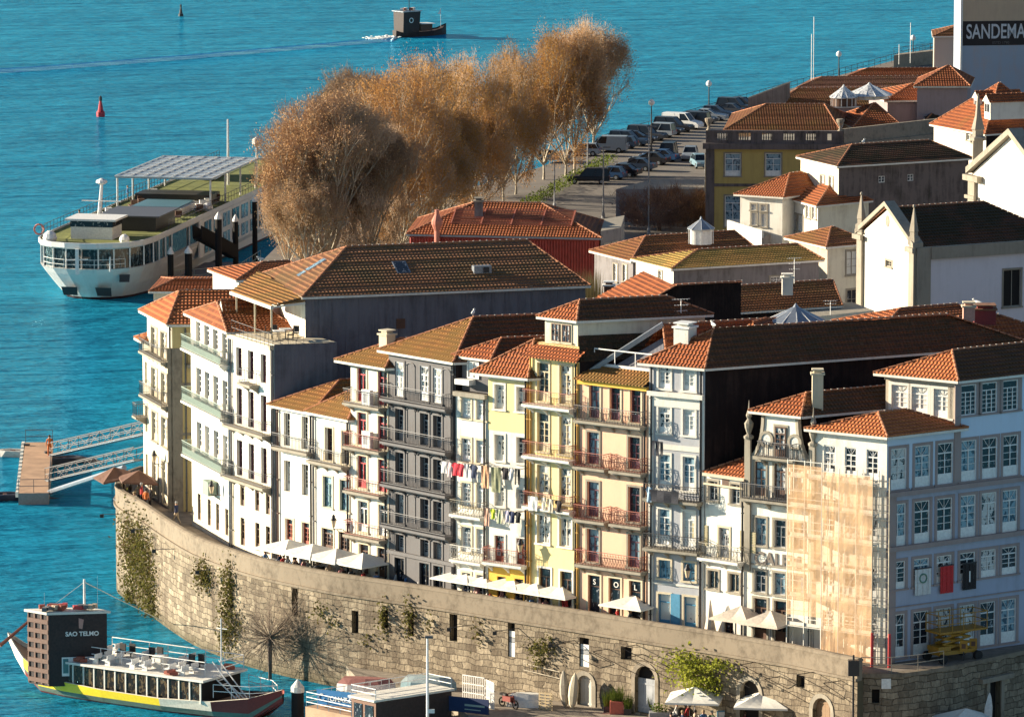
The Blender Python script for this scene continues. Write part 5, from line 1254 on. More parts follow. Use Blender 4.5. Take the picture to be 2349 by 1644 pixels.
m.face([fg.p(0, 9), fg.p(15, 9), fg.p(15, 22), fg.p(7.5, zt_), fg.p(0, 22)]); world_child(m, 'gable', P_white, root)
m = MB()
for a, b in (((-.4, 22), (7.5, zt_)), ((7.5, zt_), (15.4, 22))):
 P = [fg.p(a[0], a[1], .5), fg.p(b[0], b[1], .5), fg.p(b[0], b[1], -.9), fg.p(a[0], a[1], -.9)]; Z_ = Vector((0, 0, .55)); m.hexa(P + [x + Z_ for x in P])
fg.b(m, -.3, .9, 9, 21.4, .003, .3)
for k in range(3): fg.b(m, -.6, 1.2, 17.2 + k * 1.3, 17.5 + k * 1.3, .3, .5)
fg.b(m, -.8, 2.0, 21.4, 21.9, .003, .6); world_child(m, 'coping', M_trimg, root)
m = MB(); dB = Vector((.87, .5)); q3 = lambda p, z: Vector((p.x, p.y, z))
roof_plane(m, [q3(b2, 22), q3(b2 + dB * 14, 22), q3(fg.p(7.5, 0).to_2d() + dB * 14, zt_) if False else q3(V2(fg.p(7.5, 0)) + dB * 14, zt_), q3(V2(fg.p(7.5, 0)), zt_)])
roof_plane(m, [q3(a_ + dB * 14, 22), q3(a_, 22), q3(V2(fg.p(7.5, 0)), zt_), q3(V2(fg.p(7.5, 0)) + dB * 14, zt_)]); world_child(m, 'roof', [M_tile_k], root)
m = MB(); p = G(2243, 322, 24.2); m.box((p.x, p.y, 16.7), .9, .9, 15, 0); m.lathe(p, [(.75, 0), (.75, .25), (.5, .4), (.5, .9), (.6, 1.0), (.28, 2.2), (.1, 3.9), (.03, 4.2)], 6); world_child(m, 'spire', M_trimg, root)
f = block('row_house', 'tall house with a black mouldy grey flank and two small square windows', (1869, 372), (1924, 381), (2222, 363), 19, ZG, P_cream, P_stain, M_tile_k, r1=(1953, 333), r2=(2131, 324), rise=2.4, Aplan=V2(G(1924, 381, 19)) + Vector((-3.2, 7.5)),
  wins=[W('L', 1887, 403, 434, 9, M_white, M_gw), W('L', 1907, 406, 438, 9, M_white, M_gw), W('R', 2023, 404, 419, 15, M_white, M_gd, 'sash', None), W('R', 2089, 400, 415, 14, M_white, M_gd, 'sash', None)])
f = block('row_house', 'white house with an orange hipped roof in front of the yellow tiled building', (1698, 446), (1795, 452), (1850, 445), 16, ZG, P_white, P_white, M_tile, r1=(1811, 399), rise=2.4, par='AB' if False else 'BC', Cplan=V2(G(1795, 452, 16)) + Vector((5.5, 6)), wins=[W('L', 1729, 468, 482, 12, M_white, M_gw), W('L', 1752, 470, 484, 13, M_white, M_gw), W('L', 1730, 488, 516, 12, M_white, M_gw), W('L', 1752, 490, 520, 13, M_white, M_gw)], over=.4)
f = block('row_house', 'white house with shuttered windows below the stained grey one', (1802, 452), (1876, 472), (1930, 465), 15.6, ZG, P_white, P_cream, M_tile, rise=1.5, Cplan=V2(G(1876, 472, 15.6)) + Vector((5, 4)), wins=[W('L', 1822, 490, 528, 11, M_white, M_gw), W('L', 1837, 494, 530, 11, M_white, M_gw), W('L', 1854, 472, 500, 9, M_white, M_gw), W('L', 1868, 475, 502, 9, M_white, M_gw)])
f = block('row_house', 'narrow brown slate-hung house wedged between two white ones', (1770, 482), (1800, 480), (1815, 476), 14.6, ZG, P_stain, P_stain, M_tile, rise=.8, Aplan=V2(G(1768, 477, 14.6)), Cplan=V2(G(1800, 480, 14.6)) + Vector((1, 4)), wins=[W('L', 1778, 502, 545, 9, M_white, M_gw), W('L', 1795, 507, 556, 9, M_white, M_gw)])
f = block('row_house', 'white rooftop terrace parapet in front of the yellow tiled building', (1668, 522), (1747, 546), (1768, 537), 12.6, ZG, P_white, P_greyw, None, roof=False)
m = MB(); ff = Fac(f.pl[0], f.pl[1]); ff.b(m, 0, ff.w, 12.6, 13.3, -.2, 0); world_child(m, 'parapet', P_white, f.root)
f = block('row_house', 'beige house with brown framed windows just left of the church front', (1851, 549), (1898, 566), (1990, 558), 17.3, ZG, P_granl, P_cream, M_tile_d, r1=(1906, 522), rise=2.0, Aplan=V2(G(1898, 566, 17.3)) + Vector((-3, 6)), wins=[W('R', 1955, 575, 630, 26, M_trimg, M_gw, 'sash', M_trimg, 3), W('R', 1955, 664, 708, 24, M_trimg, M_gd)])
f = block('yellow_building', 'two-storey olive yellow tiled building with a stone balustrade along its roof', None, (1619, 330), (1934, 332), 15.4, ZG, P_olive, P_olive, None, roof=False, cat='building', group=None, Aplan=V2(G(1619, 330, 15.4)) + Vector((10, 14)),
  wins=[W('R', u, vt, vb, 36, M_white, M_gb, 'door', P_granite, 2) for u in (1681, 1774, 1868) for vt, vb in ((352, 404), (449, 520))])
root = f.root; fr = f.r; m = MB(); fr.b(m, -.3, fr.w + .3, 14.9, 15.5, .003, .5); fr.b(m, 0, fr.w, 15.5, 15.8, -.4, .1); fr.b(m, 0, fr.w, 16.55, 16.8, -.4, .1)
for t in (0, 2.2, 4.6, 6.8, 9.1, 11.3, fr.w - 1.2): fr.b(m, t, t + 1.2, 15.8, 16.55, -.35, .05)
fr.b(m, 0, .9, ZG, 14.9, .003, .12); fr.b(m, .9, fr.w - .5, 11.0, 11.3, .003, .08); world_child(m, 'cornice', P_stain, root)
m = MB()
for t0 in (1.2, 3.4, 5.8, 8.0, 10.3):
 for k in range(4): m.lathe(fr.p(t0 + .15 + k * .25, 15.8, -.15), [(.06, 0), (.1, .25), (.05, .5), (.08, .75)], 5)
world_child(m, 'baluster', P_granite, root)
for t in (.3, fr.w - .3):
 m = MB(); m.lathe(fr.p(t, 16.8, -.15), [(.3, 0), (.15, .2), (.12, .45), (.38, .9), (.42, 1.2), (.3, 1.25)], 10); world_child(m, 'urn', P_granite, root)
cp = f.pl[2]; fw = Fac(cp, cp + Vector((.714, .70)) * 22); m = MB(); fw.q(m, 0, ZG, 22, 15.4, 0, 0); fw.b(m, 0, 22, 14.9, 15.5, .003, .4, 1); fw.b(m, .1, 22, 15.5, 17.0, -.4, 0, 1); world_child(m, 'side_wall', [P_olive, P_granite], root)
def roofblock(label, A, B, C, ze, r1, r2, rise, tile=M_tile, wl=P_mauve, wr=P_mauve, Ap=None, Cp=None, zb=ZG, **k):
 b = V2(G(B[0], B[1], ze))
 return block('row_house', label, A, B, C, ze, zb, wl, wr, tile, r1=r1, r2=r2, rise=rise, Aplan=None if Ap is None else b + Vector(Ap), Cplan=None if Cp is None else b + Vector(Cp), group='roofs around the yellow tiled building', **k)
roofblock('large brown tiled hipped roof behind the stone balustrade', None, (1668, 299), (1920, 299), 15.7, (1757, 240), (1891, 240), 3.2, M_tile_d, Ap=(1.5, 16), zb=15)
roofblock('orange hipped roof between the two glass cupolas and the balustrade', None, (1962, 292), (2061, 290), 15.3, (2003, 238), None, 2.6, M_tile, Ap=(-1.5, 9), zb=12)
roofblock('wide rusty tiled roof behind the glass cupolas', None, (1775, 246), (2100, 242), 14.6, (1830, 204), (2095, 202), 2.4, M_tile_d, Ap=(2, 12))
roofblock('long dark corrugated tile roof seen edge-on over the rusty roof', None, (1835, 202), (2105, 199), 14.8, (1884, 178), (2120, 180), 1.7, tiles('tile_ribbed', (.20, .085, .05), (.12, .05, .03), .2), Ap=(2, 9))
roofblock('farthest long orange tile roof by the river', None, (1945, 178), (2150, 177), 14.2, (1990, 158), (2150, 158), 1.5, M_tile, Ap=(2, 8))
roofblock('mauve walled block with a low hipped roof right of the glass cupolas', None, (2036, 231), (2186, 229), 17.2, (2091, 193), None, 2.6, M_tile, Ap=(-1.5, 8))
roofblock('orange hipped roof below the billboard wall', None, (2104, 198), (2219, 198), 19.0, (2173, 152), None, 3.0, M_tile, Ap=(1, 8))
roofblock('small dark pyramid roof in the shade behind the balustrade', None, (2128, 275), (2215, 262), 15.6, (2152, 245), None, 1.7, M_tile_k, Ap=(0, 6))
for (u, v, z, r_, h_, lab, wm_) in ((1935, 243, 17.0, 1.35, .9, 'smaller glass cupola on a rusty drum among the roofs', M_brown), (1994, 226, 17.6, 2.2, .35, 'wider glass cupola on a white ring among the roofs', M_white)):
 p = G(u, v, z); r = thing('cupola', lab, 'cupola', tuple(p)); lantern(r, p, r_, h_, 1.15, 14, wm_, glass('cupola_glass', (.25, .27, .3), (.6, .6, .6), .6), name='drum')
r = thing('parapet_wall', 'sloping dark stone fire wall between the parked cars and the rusty roof', 'wall', tuple(G(1760, 250, ZG))); m = MB()
p, q = G(1716, 227, 17.0), G(1808, 192, 17.0); t_ = Vector((.25, .9, 0)); P = [p + Vector((0, 0, -6)), q + Vector((0, 0, -6)), q + t_ + Vector((0, 0, -6)), p + t_ + Vector((0, 0, -6))]
m.hexa(P + [x + Vector((0, 0, 6)) for x in P]); world_child(m, 'wall', P_stain, r); m = MB(); P = [p - t_ * .2, q - t_ * .2, q + t_ * 1.2, p + t_ * 1.2]; m.hexa(P + [x + Vector((0, 0, .15)) for x in P]); world_child(m, 'coping', M_trimg, r)
f = block('row_house', 'pale plain block with a small tiled roof left of the billboard wall', None, (2143, 84), (2215, 82), 18, 8, P_trimp if 'P_trimp' in globals() else P_granl, plaster('render_putty', (.50, .42, .36), (.4, .33, .28), .3), M_tile_d, r1=(2205, 56), rise=1.6, Aplan=V2(G(2143, 84, 18)) + Vector((.4, 7)), Cplan=V2(G(2230, 82, 18)), group=None, over=.2)
root = thing('billboard_building', 'tall pale building wall painted with a wine house advertisement', 'building', tuple(GY(2204, 240, 640).to_tuple())); root.location.z = 8
pa, pb_ = GY(2206, 165, 640), GY(2420, 165, 641.5); fb = Fac(V2(pa), V2(pb_)); Z = lambda v: fb.hit(2300, v)[1]
m = MB(); P_bb = plaster('billboard_blue', (.36, .42, .50), (.45, .38, .38), .8); P_bt = plaster('billboard_tan', (.56, .43, .30), (.45, .33, .25), .6)
c = [V2(pa), V2(pb_), V2(pb_) + Vector((0, 12)), V2(pa) + Vector((0, 12))]; m.prism(c, 8, Z(-260)); world_child(m, 'wall', P_bb, root)
m = MB(); fb.b(m, -.25, .0, Z(163), Z(-262), -.3, .25); world_child(m, 'wall_edge', M_white, root)
m = MB(); fb.b(m, .02, fb.w, Z(48), Z(-255), .004, .03); world_child(m, 'painted_panel', P_bt, root)
m = MB(); fb.b(m, .02, fb.w, Z(104), Z(48.3), .004, .04); world_child(m, 'painted_band', flat('band_black', (.02, .014, .014)), root)
t0, z0 = fb.hit(2215, 91); hgt = Z(57) - Z(91)
text_mesh('SANDEMAN', hgt * 1.38, flat('letter_white', (.60, .62, .64)), fac_matrix(fb, t0 + .05, z0 + .1, .05), root=root, parent=root, sx=.64, font_off=.03)
t1, z1 = fb.hit(2276, 101.5); text_mesh('ESTD 1790', .42, M_iron_g, fac_matrix(fb, t1, z1, .05), root=root, parent=root, ext=.008)
t1, z1 = fb.hit(2252, 112.5); m = MB()
text_mesh('The original Port wine house', .36, M_iron, fac_matrix(fb, t1, z1, .02), root=root, parent=root, ext=.008) if False else None
f = block('row_house', 'house with steep orange roofs and a dormer at the right edge, behind the spire', (2198, 276), (2262, 308), (2420, 296), 19, ZG, P_white, M_slate, M_tile, r1=(2290, 192), rise=4.2, Aplan=V2(G(2262, 308, 19)) + Vector((-4.5, 9)), wins=[W('L', 2222, 298, 322, 9, M_white, M_gd), W('L', 2234, 303, 328, 9, M_white, M_gd)])
dormer(f.root, G(2265, 262, 21.0), 1.5, 4.5, 1.2, (.9, .3), M_trimw)
dormer(f.root, G(2240, 252, 20.8), 1.3, 4.5, 1.1, (.9, .3), M_trimw)
roofblock('low orange lean-to roof below the spire', None, (2196, 352), (2236, 362), 16, None, None, .9, M_tile_n, Ap=(-2.2, 5), Cp=(2.5, 1.5))
f = block('row_house', 'tiled hipped roof in front of the shaded church side', (1982, 733), (2016, 764), (2250, 745), 22, ZG, P_cream, M_slate, M_tile, r1=(2064, 709), r2=(2215, 700), rise=2.2, Aplan=V2(G(2016, 764, 22)) + Vector((-2.6, 6)))
f = block('row_house', 'tiled hipped roof with a pink chimney and a dark red roof box', (2034, 774), (2160, 785), (2420, 772), 22.6, ZG, P_cream, M_slate, M_tile, r1=(2198, 728), rise=2.4, Cplan=None, wins=[])
chimney(f.root, G(2222, 735, 24.4), .8, .95, flat('chimney_pink', (.62, .33, .25)), M_trimc); chimney(f.root, G(2258, 742, 23.9), 1.5, 1.0, flat('box_red', (.22, .03, .03)), M_ridge_d, d=1.3)
chimney(f.root, G(2124, 830, 20.6), 1.4, 1.3, M_slate_b, M_zinc)
roofblock('small lit tiled roof tucked behind the baroque gable', None, (1924, 915), (1990, 912), 19.4, (1990, 873), None, 1.7, M_tile, Ap=(-2.5, 5), zb=10)
q = thing('conservatory', 'small glass and zinc rooftop conservatory left of the corner building', 'conservatory', tuple(G(2012, 884, 20))); m = MB(); p = G(2012, 888, 20); m.box(p + Vector((0, 1, .6)), 1.5, 2, 1.2, 0, .3); world_child(m, 'wall', M_gw, q); m = MB(); m.hexa([p + Vector(v) for v in ((-1, -.2, 1.2), (1, .3, 1.2), (.8, 2.4, 1.2), (-1.2, 2, 1.2), (-.6, .9, 1.75), (.6, 1.1, 1.75), (.5, 1.4, 1.75), (-.6, 1.3, 1.75))]); world_child(m, 'roof', M_zinc, q)
lantern(TH12.root, G(1825, 779, TH12.zt + .6), 1.72, 1.25, .95, 12, M_gb, M_zinc)
dormer(TH12.root, G(1722, 790, TH12.zt + .9), 1.1, 2.4, .9, (.45, .9), M_blue, M_tile, M_gw, hip=True, rh=.5)
m = MB(); p = G(1845, 797, TH12.zt + .5); m.box(p, 1.7, .5, .6, 0, .35); world_child(m, 'roof_tank', P_greyw, TH12.root)
f = block('row_house', 'plain grey building behind the leafless trees by the car park', None, (1413, 434), (1617, 434), 9.0, ZG, P_greyw, plaster('render_bluegrey', (.25, .25, .28), (.14, .14, .16), .5), None, roof=False, Aplan=V2(G(1413, 434, 9.0)) + Vector((4, 9)), group=None, wins=[W('R', 1456, 476, 500, 18, M_iron, M_gd, 'sash', None)])
for i, (u_, v_, z_, t_) in enumerate(((2560, 700, 20, M_tile), (2600, 560, 18, M_tile_d), (2640, 430, 17, M_tile), (2700, 840, 21, M_tile_d))):
 roofblock(['tiled house beyond the church side', 'brown roofed house far right of the church', 'tiled house right of the spire gable', 'tiled house beside the corner building, farther right'][i], None, (u_, v_), (u_ + 260, v_ - 10), z_, None, None, 2.6, t_, Ap=(-3, 9), wl=P_white, wr=P_greyw)
# ================================================================== trees
M_bark = flat('plane_bark', (.42, .36, .27), .9, var=.35, scale=2.5)
M_barkd = flat('dark_bark', (.10, .07, .055), .9, var=.3, scale=3)
M_leafA = leafmat('plane_leaf_autumn', [(.24, .11, .04), (.50, .24, .07), (.58, .31, .10), (.42, .22, .07), (.62, .38, .15)])
M_leafB = leafmat('plane_twig_grey', [(.26, .15, .085), (.46, .28, .15), (.56, .36, .19), (.42, .24, .10), (.56, .36, .19)])
M_leafC = leafmat('plane_leaf_olive', [(.18, .09, .025), (.42, .22, .06), (.52, .28, .07), (.36, .20, .06), (.58, .34, .10)])
M_green = leafmat('leaf_green', [(.03, .05, .01), (.08, .12, .02), (.14, .17, .03), (.06, .08, .015), (.20, .20, .05)])
M_ivy = leafmat('leaf_ivy', [(.03, .03, .012), (.08, .08, .02), (.13, .12, .03), (.09, .06, .03), (.16, .15, .04)])
def tree_mesh(H, Wd, seed, levels=4, skirt=0, asc=.55, trunk_frac=.28, leaves=42, leaf=.22, twigs=10, r0=.32, nlimb=6, spread=1.0, leafz=0.0):
 """branching skeleton -> trunk mesh (tapered tubes) and crown mesh (twigs and leaf faces near the tips)"""
 rn = random.Random(seed); tb = MB(); cb = MB(); tips = []
 zc = H * (trunk_frac + (1 - trunk_frac) * .5); rz = H * (1 - trunk_frac) * .52; rx = Wd / 2
 def inside(p): return (p.x / rx) ** 2 + (p.y / rx) ** 2 + ((p.z - zc) / rz) ** 2
 def grow(p, d, L, r, lv):
  q = p + d * L; mid = p + d * L * .5 + Vector((rn.uniform(-1, 1), rn.uniform(-1, 1), rn.uniform(-.3, .5))) * L * .07
  n = 6 if lv < 2 else 4
  tb.tube(p, mid, r, r * .8, n=n, cap=False); tb.tube(mid, q, r * .8, r * .6, n=n, cap=False)
  if lv >= levels or inside(q) > 1.0: tips.append((q, d)); return
  if lv >= 2: tips.append((q, d))
  k = nlimb if lv == 0 else rn.choice((3, 4, 4))
  for j in range(k):
   a = 2 * math.pi * (j + rn.random() * .7) / k; el = rn.uniform(.35, 1.0) * spread if lv == 0 else rn.uniform(.3, .8)
   side = Vector((math.cos(a), math.sin(a), 0)); nd = (d * (1 - el * .35) + side * el + Vector((0, 0, asc * .5))).normalized()
   grow(q, nd, L * rn.uniform(.62, .85) if lv else (rz * .62) * rn.uniform(.7, 1.15), r * (.5 if lv == 0 else .6), lv + 1)
  if lv == 0: grow(q, (d + Vector((rn.uniform(-.1, .1), rn.uniform(-.1, .1), .5))).normalized(), rz * .7, r * .55, lv + 1)
 grow(Vector((0, 0, -.2)), Vector((rn.uniform(-.06, .06), rn.uniform(-.06, .06), 1)).normalized(), H * trunk_frac, r0, 0)
 base_ = list(tips)
 for _ in range(int(len(base_) * .9)):
  p, d = rn.choice(base_); q = Vector((p.x * rn.uniform(.9, 1.15), p.y * rn.uniform(.9, 1.15), zc + (p.z - zc) * rn.uniform(.9, 1.12))) + Vector([rn.gauss(0, .6) for _ in range(3)])
  if inside(q) < 1.15: tips.append((q, (q - Vector((0, 0, zc))).normalized()))
 for _ in range(skirt):
  a, f_ = rn.uniform(0, 6.283), rn.random(); z = H * (.10 + .42 * f_); rr_ = rx * (.35 + .6 * f_ ** .6) * rn.uniform(.75, 1.05); tips.append((Vector((math.cos(a) * rr_, math.sin(a) * rr_, z)), Vector((math.cos(a) * .3, math.sin(a) * .3, 1))))
 for p, d in tips:
  for _ in range(twigs):
   dd = (d + Vector([rn.gauss(0, .55) for _ in range(3)]) + Vector((0, 0, .25))).normalized(); L = rn.uniform(.5, 1.3); s = dd.orthogonal().normalized() * .025
   q = p + Vector([rn.gauss(0, .35) for _ in range(3)]); cb.face([q - s, q + s, q + dd * L], 0)
  for _ in range(leaves):
   c = p + Vector([rn.gauss(0, .62) for _ in range(3)]); sz = leaf * rn.uniform(.5, 1.2)
   u = Vector([rn.gauss(0, 1) for _ in range(3)]).normalized(); v = u.orthogonal().normalized() * sz * .5; u = u * sz * .5
   cb.face([c - u, c + v * .8, c + u, c - v * .8], 1)
 return tb, cb
def mesh_of(mb, name, mats):
 o = mb.build(name, mats); me = o.data; bpy.data.objects.remove(o); return me
PROT = []
for i, (H, Wd, sd_, kw, lm) in enumerate((
  (17, 15, 3, dict(asc=.95, skirt=200, trunk_frac=.07, leaves=22, twigs=26, nlimb=13, r0=.42, leaf=.20), M_leafB),
  (17, 15, 5, dict(asc=.35, skirt=120, trunk_frac=.09, spread=1.3, leaves=36, twigs=16, leaf=.21), M_leafA),
  (16, 14, 8, dict(asc=.35, trunk_frac=.12, spread=1.3, leaves=38, twigs=14, leaf=.21), M_leafC),
  (15, 13, 11, dict(asc=.4, trunk_frac=.16, spread=1.2, leaves=30, twigs=16, leaf=.22), M_leafB))):
 t_, c_ = tree_mesh(H, Wd, sd_, **kw)
 PROT.append((mesh_of(t_, 'trunk', [M_bark]), mesh_of(c_, 'crown', [flat('twig', (.42, .28, .18), .9), lm]), H, Wd))
def put_tree(k, u, v, top, wpx, rot, label, group='plane trees along the riverside car park', z=ZG, name='plane_tree', lean=(0, 0)):
 p = G(u, v, z); d = p.y; s = 13300 / d; tm, cm, H, Wd = PROT[k]
 h = (v - top) / s * 1.0; w_ = wpx / s
 r = thing(name, label, 'tree', tuple(p), R(rot), group); r.scale = (w_ / Wd, w_ / Wd, h / H); r.rotation_euler = (R(lean[0]), R(lean[1]), R(rot))
 for nm, me in (('trunk', tm), ('crown', cm)):
  o = bpy.data.objects.new(nm, me); COL.objects.link(o); o.parent = r
 return r
for a in ((0, 752, 632, 236, 300, 10, 'big nearly bare plane tree with many pale rising limbs, nearest of the row'),
  (3, 662, 640, 410, 120, 60, 'low thin plane tree beside the cruise ship, leftmost of all'),
  (0, 690, 618, 330, 170, 200, 'greyish bare plane tree overhanging the cruise ship stern'),
  (1, 868, 575, 190, 220, 40, 'rusty brown plane tree just right of the big bare one'),
  (0, 820, 520, 180, 230, 120, 'bare-topped plane tree rising behind the big bare one'),
  (1, 930, 548, 150, 210, 170, 'orange-brown plane tree directly above the left end of the red building'),
  (2, 1010, 520, 132, 190, 70, 'golden brown plane tree above the chimney of the red building'),
  (3, 960, 470, 128, 180, 220, 'pale twiggy plane tree at the middle of the skyline of crowns'),
  (0, 845, 615, 290, 230, 75, 'many-stemmed bare plane tree right of the nearest one, behind the warehouse roof'), (1, 925, 590, 262, 200, 130, 'rusty plane tree whose low crown touches the left end of the red building roof'), (2, 1000, 548, 255, 190, 33, 'golden plane tree directly over the ridge of the red building'),
  (3, 706, 645, 390, 170, 290, 'low grey twiggy plane tree between the ship stern and the biggest bare tree'), (1, 1095, 505, 250, 170, 190, 'low orange-brown plane tree above the middle of the red building'),
  (2, 1085, 495, 150, 170, 15, 'golden brown plane tree right of the red building chimney'),
  (1, 1070, 450, 135, 160, 260, 'reddish plane tree showing over the golden ones'),
  (2, 1155, 466, 130, 150, 100, 'olive brown plane tree with its pale trunk by the hedge'),
  (1, 1183, 446, 108, 150, 300, 'brown plane tree with a short pale trunk, third trunk from the right'),
  (2, 1247, 412, 84, 160, 150, 'dense ochre plane tree before the tallest crown'),
  (1, 1298, 404, 62, 170, 20, 'tall russet plane tree, second from the right end of the row'),
  (3, 1318, 399, 58, 150, 80, 'tall thin plane tree with twin trunks close to the right end'),
  (3, 1362, 356, 52, 165, 240, 'tallest plane tree at the right end of the row, leaning a branch over the cars')):
 put_tree(*a)
t_, c_ = tree_mesh(8, 9, 21, asc=.2, trunk_frac=.2, leaves=8, twigs=60, r0=.25, nlimb=8, spread=1.3, leaf=.2, skirt=60)
PROT.append((mesh_of(t_, 'trunk', [M_barkd]), mesh_of(c_, 'crown', [flat('twig_dark', (.17, .105, .085), .9), flat('leaf_brown', (.22, .12, .07))]), 8, 9))
put_tree(4, 1512, 530, 385, 215, 0, 'leafless dark tree, left one of the pair before the grey box building', 'leafless trees by the car park')
put_tree(4, 1571, 520, 380, 185, 140, 'leafless dark tree, right one of the pair next to the yellow tiled building', 'leafless trees by the car park')
def leafblob(mb, c, r, n, leaf, rn, mat=0):
 for _ in range(n):
  v = Vector([rn.gauss(0, 1) for _ in range(3)]).normalized() * (rn.random() ** .4); p = Vector(c) + Vector((v.x * r[0], v.y * r[1], v.z * r[2])); sz = leaf * rn.uniform(.5, 1.3)
  u = Vector([rn.gauss(0, 1) for _ in range(3)]).normalized(); w_ = u.orthogonal().normalized() * sz * .5; u = u * sz * .5
  mb.face([p - u, p + w_ * .8, p + u, p - w_ * .8], mat)
rn = random.Random(4)
m = MB()
for k in range(46):
 f_ = k / 45; u = 1165 + (1395 - 1165) * f_; v = 492 - (492 - 362) * f_; p = G(u + rn.uniform(-4, 4), v, ZG + .5); leafblob(m, p, (1.1, 1.3, rn.uniform(.5, .9)), 60, .22, rn)
o = m.build('hedge', M_green); tag(o, 'long low green hedge between the plane trees and the lower row of cars', 'hedge')
def climber(label, pts, n=700, leaf=.20, mt=M_ivy, cat='plant', spread=.35):
 """plant rooted in the wall joints: pts = (u,v,radius_t,radius_z)"""
 m = MB()
 for (u, v, rt, rz, nn) in pts:
  t, z = QW.hit(u, v)
  if t is None: continue
  for _ in range(nn):
   a, b = rn.gauss(0, .5) * rt, rn.gauss(0, .5) * rz; o = abs(rn.gauss(0, spread)) + .02; p = QW.p(min(max(0, t + a), QW.w), z + b, o); sz = leaf * rn.uniform(.5, 1.3)
   u_ = Vector([rn.gauss(0, 1) for _ in range(3)]).normalized(); w_ = u_.orthogonal().normalized() * sz * .5; u_ = u_ * sz * .5
   m.face([p - u_, p + w_ * .8, p + u_, p - w_ * .8])
 o = m.build('climbing_plant', mt); return tag(o, label, cat, 'plants growing on the quay wall')
climber('wide ragged ivy hanging down the wall near its left corner, bright green at its foot', [(300, 1235, 2.2, 2.2, 500), (318, 1300, 3.0, 3.5, 1100), (345, 1330, 2.6, 3.6, 1100), (330, 1260, 3.0, 2.5, 700), (352, 1385, 1.5, 1.6, 300), (303, 1365, 1.0, 2.0, 350)], mt=M_ivy)
climber('dark round tuft of plants on the wall, right of the wide ivy', [(472, 1320, 1.2, 1.1, 500)])
climber('tall narrow ivy strip left of the small bare tree at the wall foot', [(530, 1345, .8, 2.0, 420), (528, 1400, .7, 2.4, 420), (520, 1450, .8, 1.5, 260), (545, 1440, .8, 1.5, 200)])
climber('plants hanging from the second dark slot in the wall', [(884, 1418, .45, 1.3, 160)])
climber('plants hanging from the third dark slot in the wall', [(942, 1420, .5, 1.4, 170)])
climber('thin weeds right of the framed notice boards on the wall', [(1240, 1490, .9, .8, 130), (1262, 1478, .7, .6, 100), (1240, 1520, .5, .6, 60)])
climber('small scattered weeds in the wall between the first two dark slots', [(740, 1400, .9, .8, 60), (770, 1430, .8, .6, 50), (845, 1470, .6, .5, 30), (1100, 1450, .7, .9, 50), (988, 1430, .4, .8, 40)])
o = climber('bright yellow-green vine spilling over a pergola by the quay tables', [(1585, 1515, 1.6, .9, 500), (1600, 1545, 1.5, 1.0, 500), (1635, 1560, 1.3, .9, 350), (1655, 1520, 1.6, .4, 250), (1620, 1580, 1.2, .5, 200)], mt=leafmat('leaf_vine', [(.06, .09, .01), (.22, .25, .03), (.34, .34, .05), (.15, .18, .02), (.45, .42, .1)]), spread=.9)
t, z = QW.hit(655, 1500); p = QW.p(t, 0, 1.4); p.z = 0
r = thing('pollarded_tree', 'small leafless pollarded tree with a burst of thin twigs at the wall foot', 'tree', tuple(p)); m = MB(); m.tube((0, 0, -.4), (0, 0, 2.9), .12, .17, n=6); m.build('trunk', M_barkd, r)
m = MB(); rr = random.Random(9)
for k in range(120):
 d = Vector((rr.gauss(0, 1), rr.gauss(0, .6), rr.gauss(.18, .9))).normalized(); L = rr.uniform(1.6, 4.3) * (1.0 if d.z > -.1 else .75); q = Vector((0, 0, 2.9)); a = q + d * L * .5; b = a + (d + Vector((rr.gauss(0, .2), 0, .3 if d.z > 0 else -.15))).normalized() * L * .5
 a += Vector([rr.gauss(0, .25) for _ in range(3)]); m.tube(q, a, .03, .016, n=3, cap=False); m.tube(a, b, .012, .005, n=3, cap=False)
 for _ in range(9): e = a.lerp(b, rr.random()) if rr.random() < .6 else q.lerp(a, rr.uniform(.4, 1)); m.tube(e, e + (d + Vector([rr.gauss(0, .6) for _ in range(3)])).normalized() * rr.uniform(.4, 1.3), .012, .005, n=3, cap=False)
m.build('twigs', flat('twig_pollard', (.22, .165, .12), .9), r)
r = thing('grass_clump', 'tall dry reed clump behind the slate warehouse roof', 'plant', tuple(G(1350, 700, ZG))); m = MB()
for k in range(420):
 p = G(rr.uniform(1308, 1378), rr.uniform(655, 668), 17.0) ; off = Vector((rr.gauss(0, .12), rr.gauss(0, .2), 0)); h = rr.uniform(.8, 2.0) + (p.x - 8) * .1; q = p - Vector(r.location); s = Vector((.06, 0, 0)); m.face([q - s - Vector((0, 0, 6)), q + s - Vector((0, 0, 6)), q + off + Vector((0, 0, h))])
m.build('stems', leafmat('reed', [(.16, .13, .06), (.26, .21, .10), (.10, .08, .04), (.33, .27, .14)]), r)
# ================================================================== cruise ship
C0, AF = Vector((-43.9, 584.5)), Vector((.205, .979)).normalized(); LT = Vector((AF.y, -AF.x))
def SH(a, b, z): q = C0 + AF * a + LT * b; return Vector((q.x, q.y, z))
ship = thing('cruise_ship', 'long white river cruise ship with green sun deck, moored beside the bare trees', 'ship', (C0.x, C0.y, 0))
OUT = [(0, 0), (.15, 1.6), (.8, 3.2), (2.0, 4.6), (4.2, 5.5), (8, 5.85), (78, 5.85), (80, 4.8)]
def ring(da, kb, z, bowk=1.0):
 R_ = []
 for a, b in OUT: R_.append((a + da * max(0, 1 - a / 14), b * (1 - (1 - kb) * max(0, 1 - a / 22))))
 return [SH(a, b, z) for a, b in R_] + [SH(a, -b, z) for a, b in R_[::-1][:-1]]
def loft(mb, rings, mats, close=True):
 n = len(rings[0])
 for k in range(len(rings) - 1):
  for i in range(n):
   j = (i + 1) % n
   if not close and j == 0: continue
   mb.face([rings[k][i], rings[k + 1][i], rings[k + 1][j], rings[k][j]], mats[k])
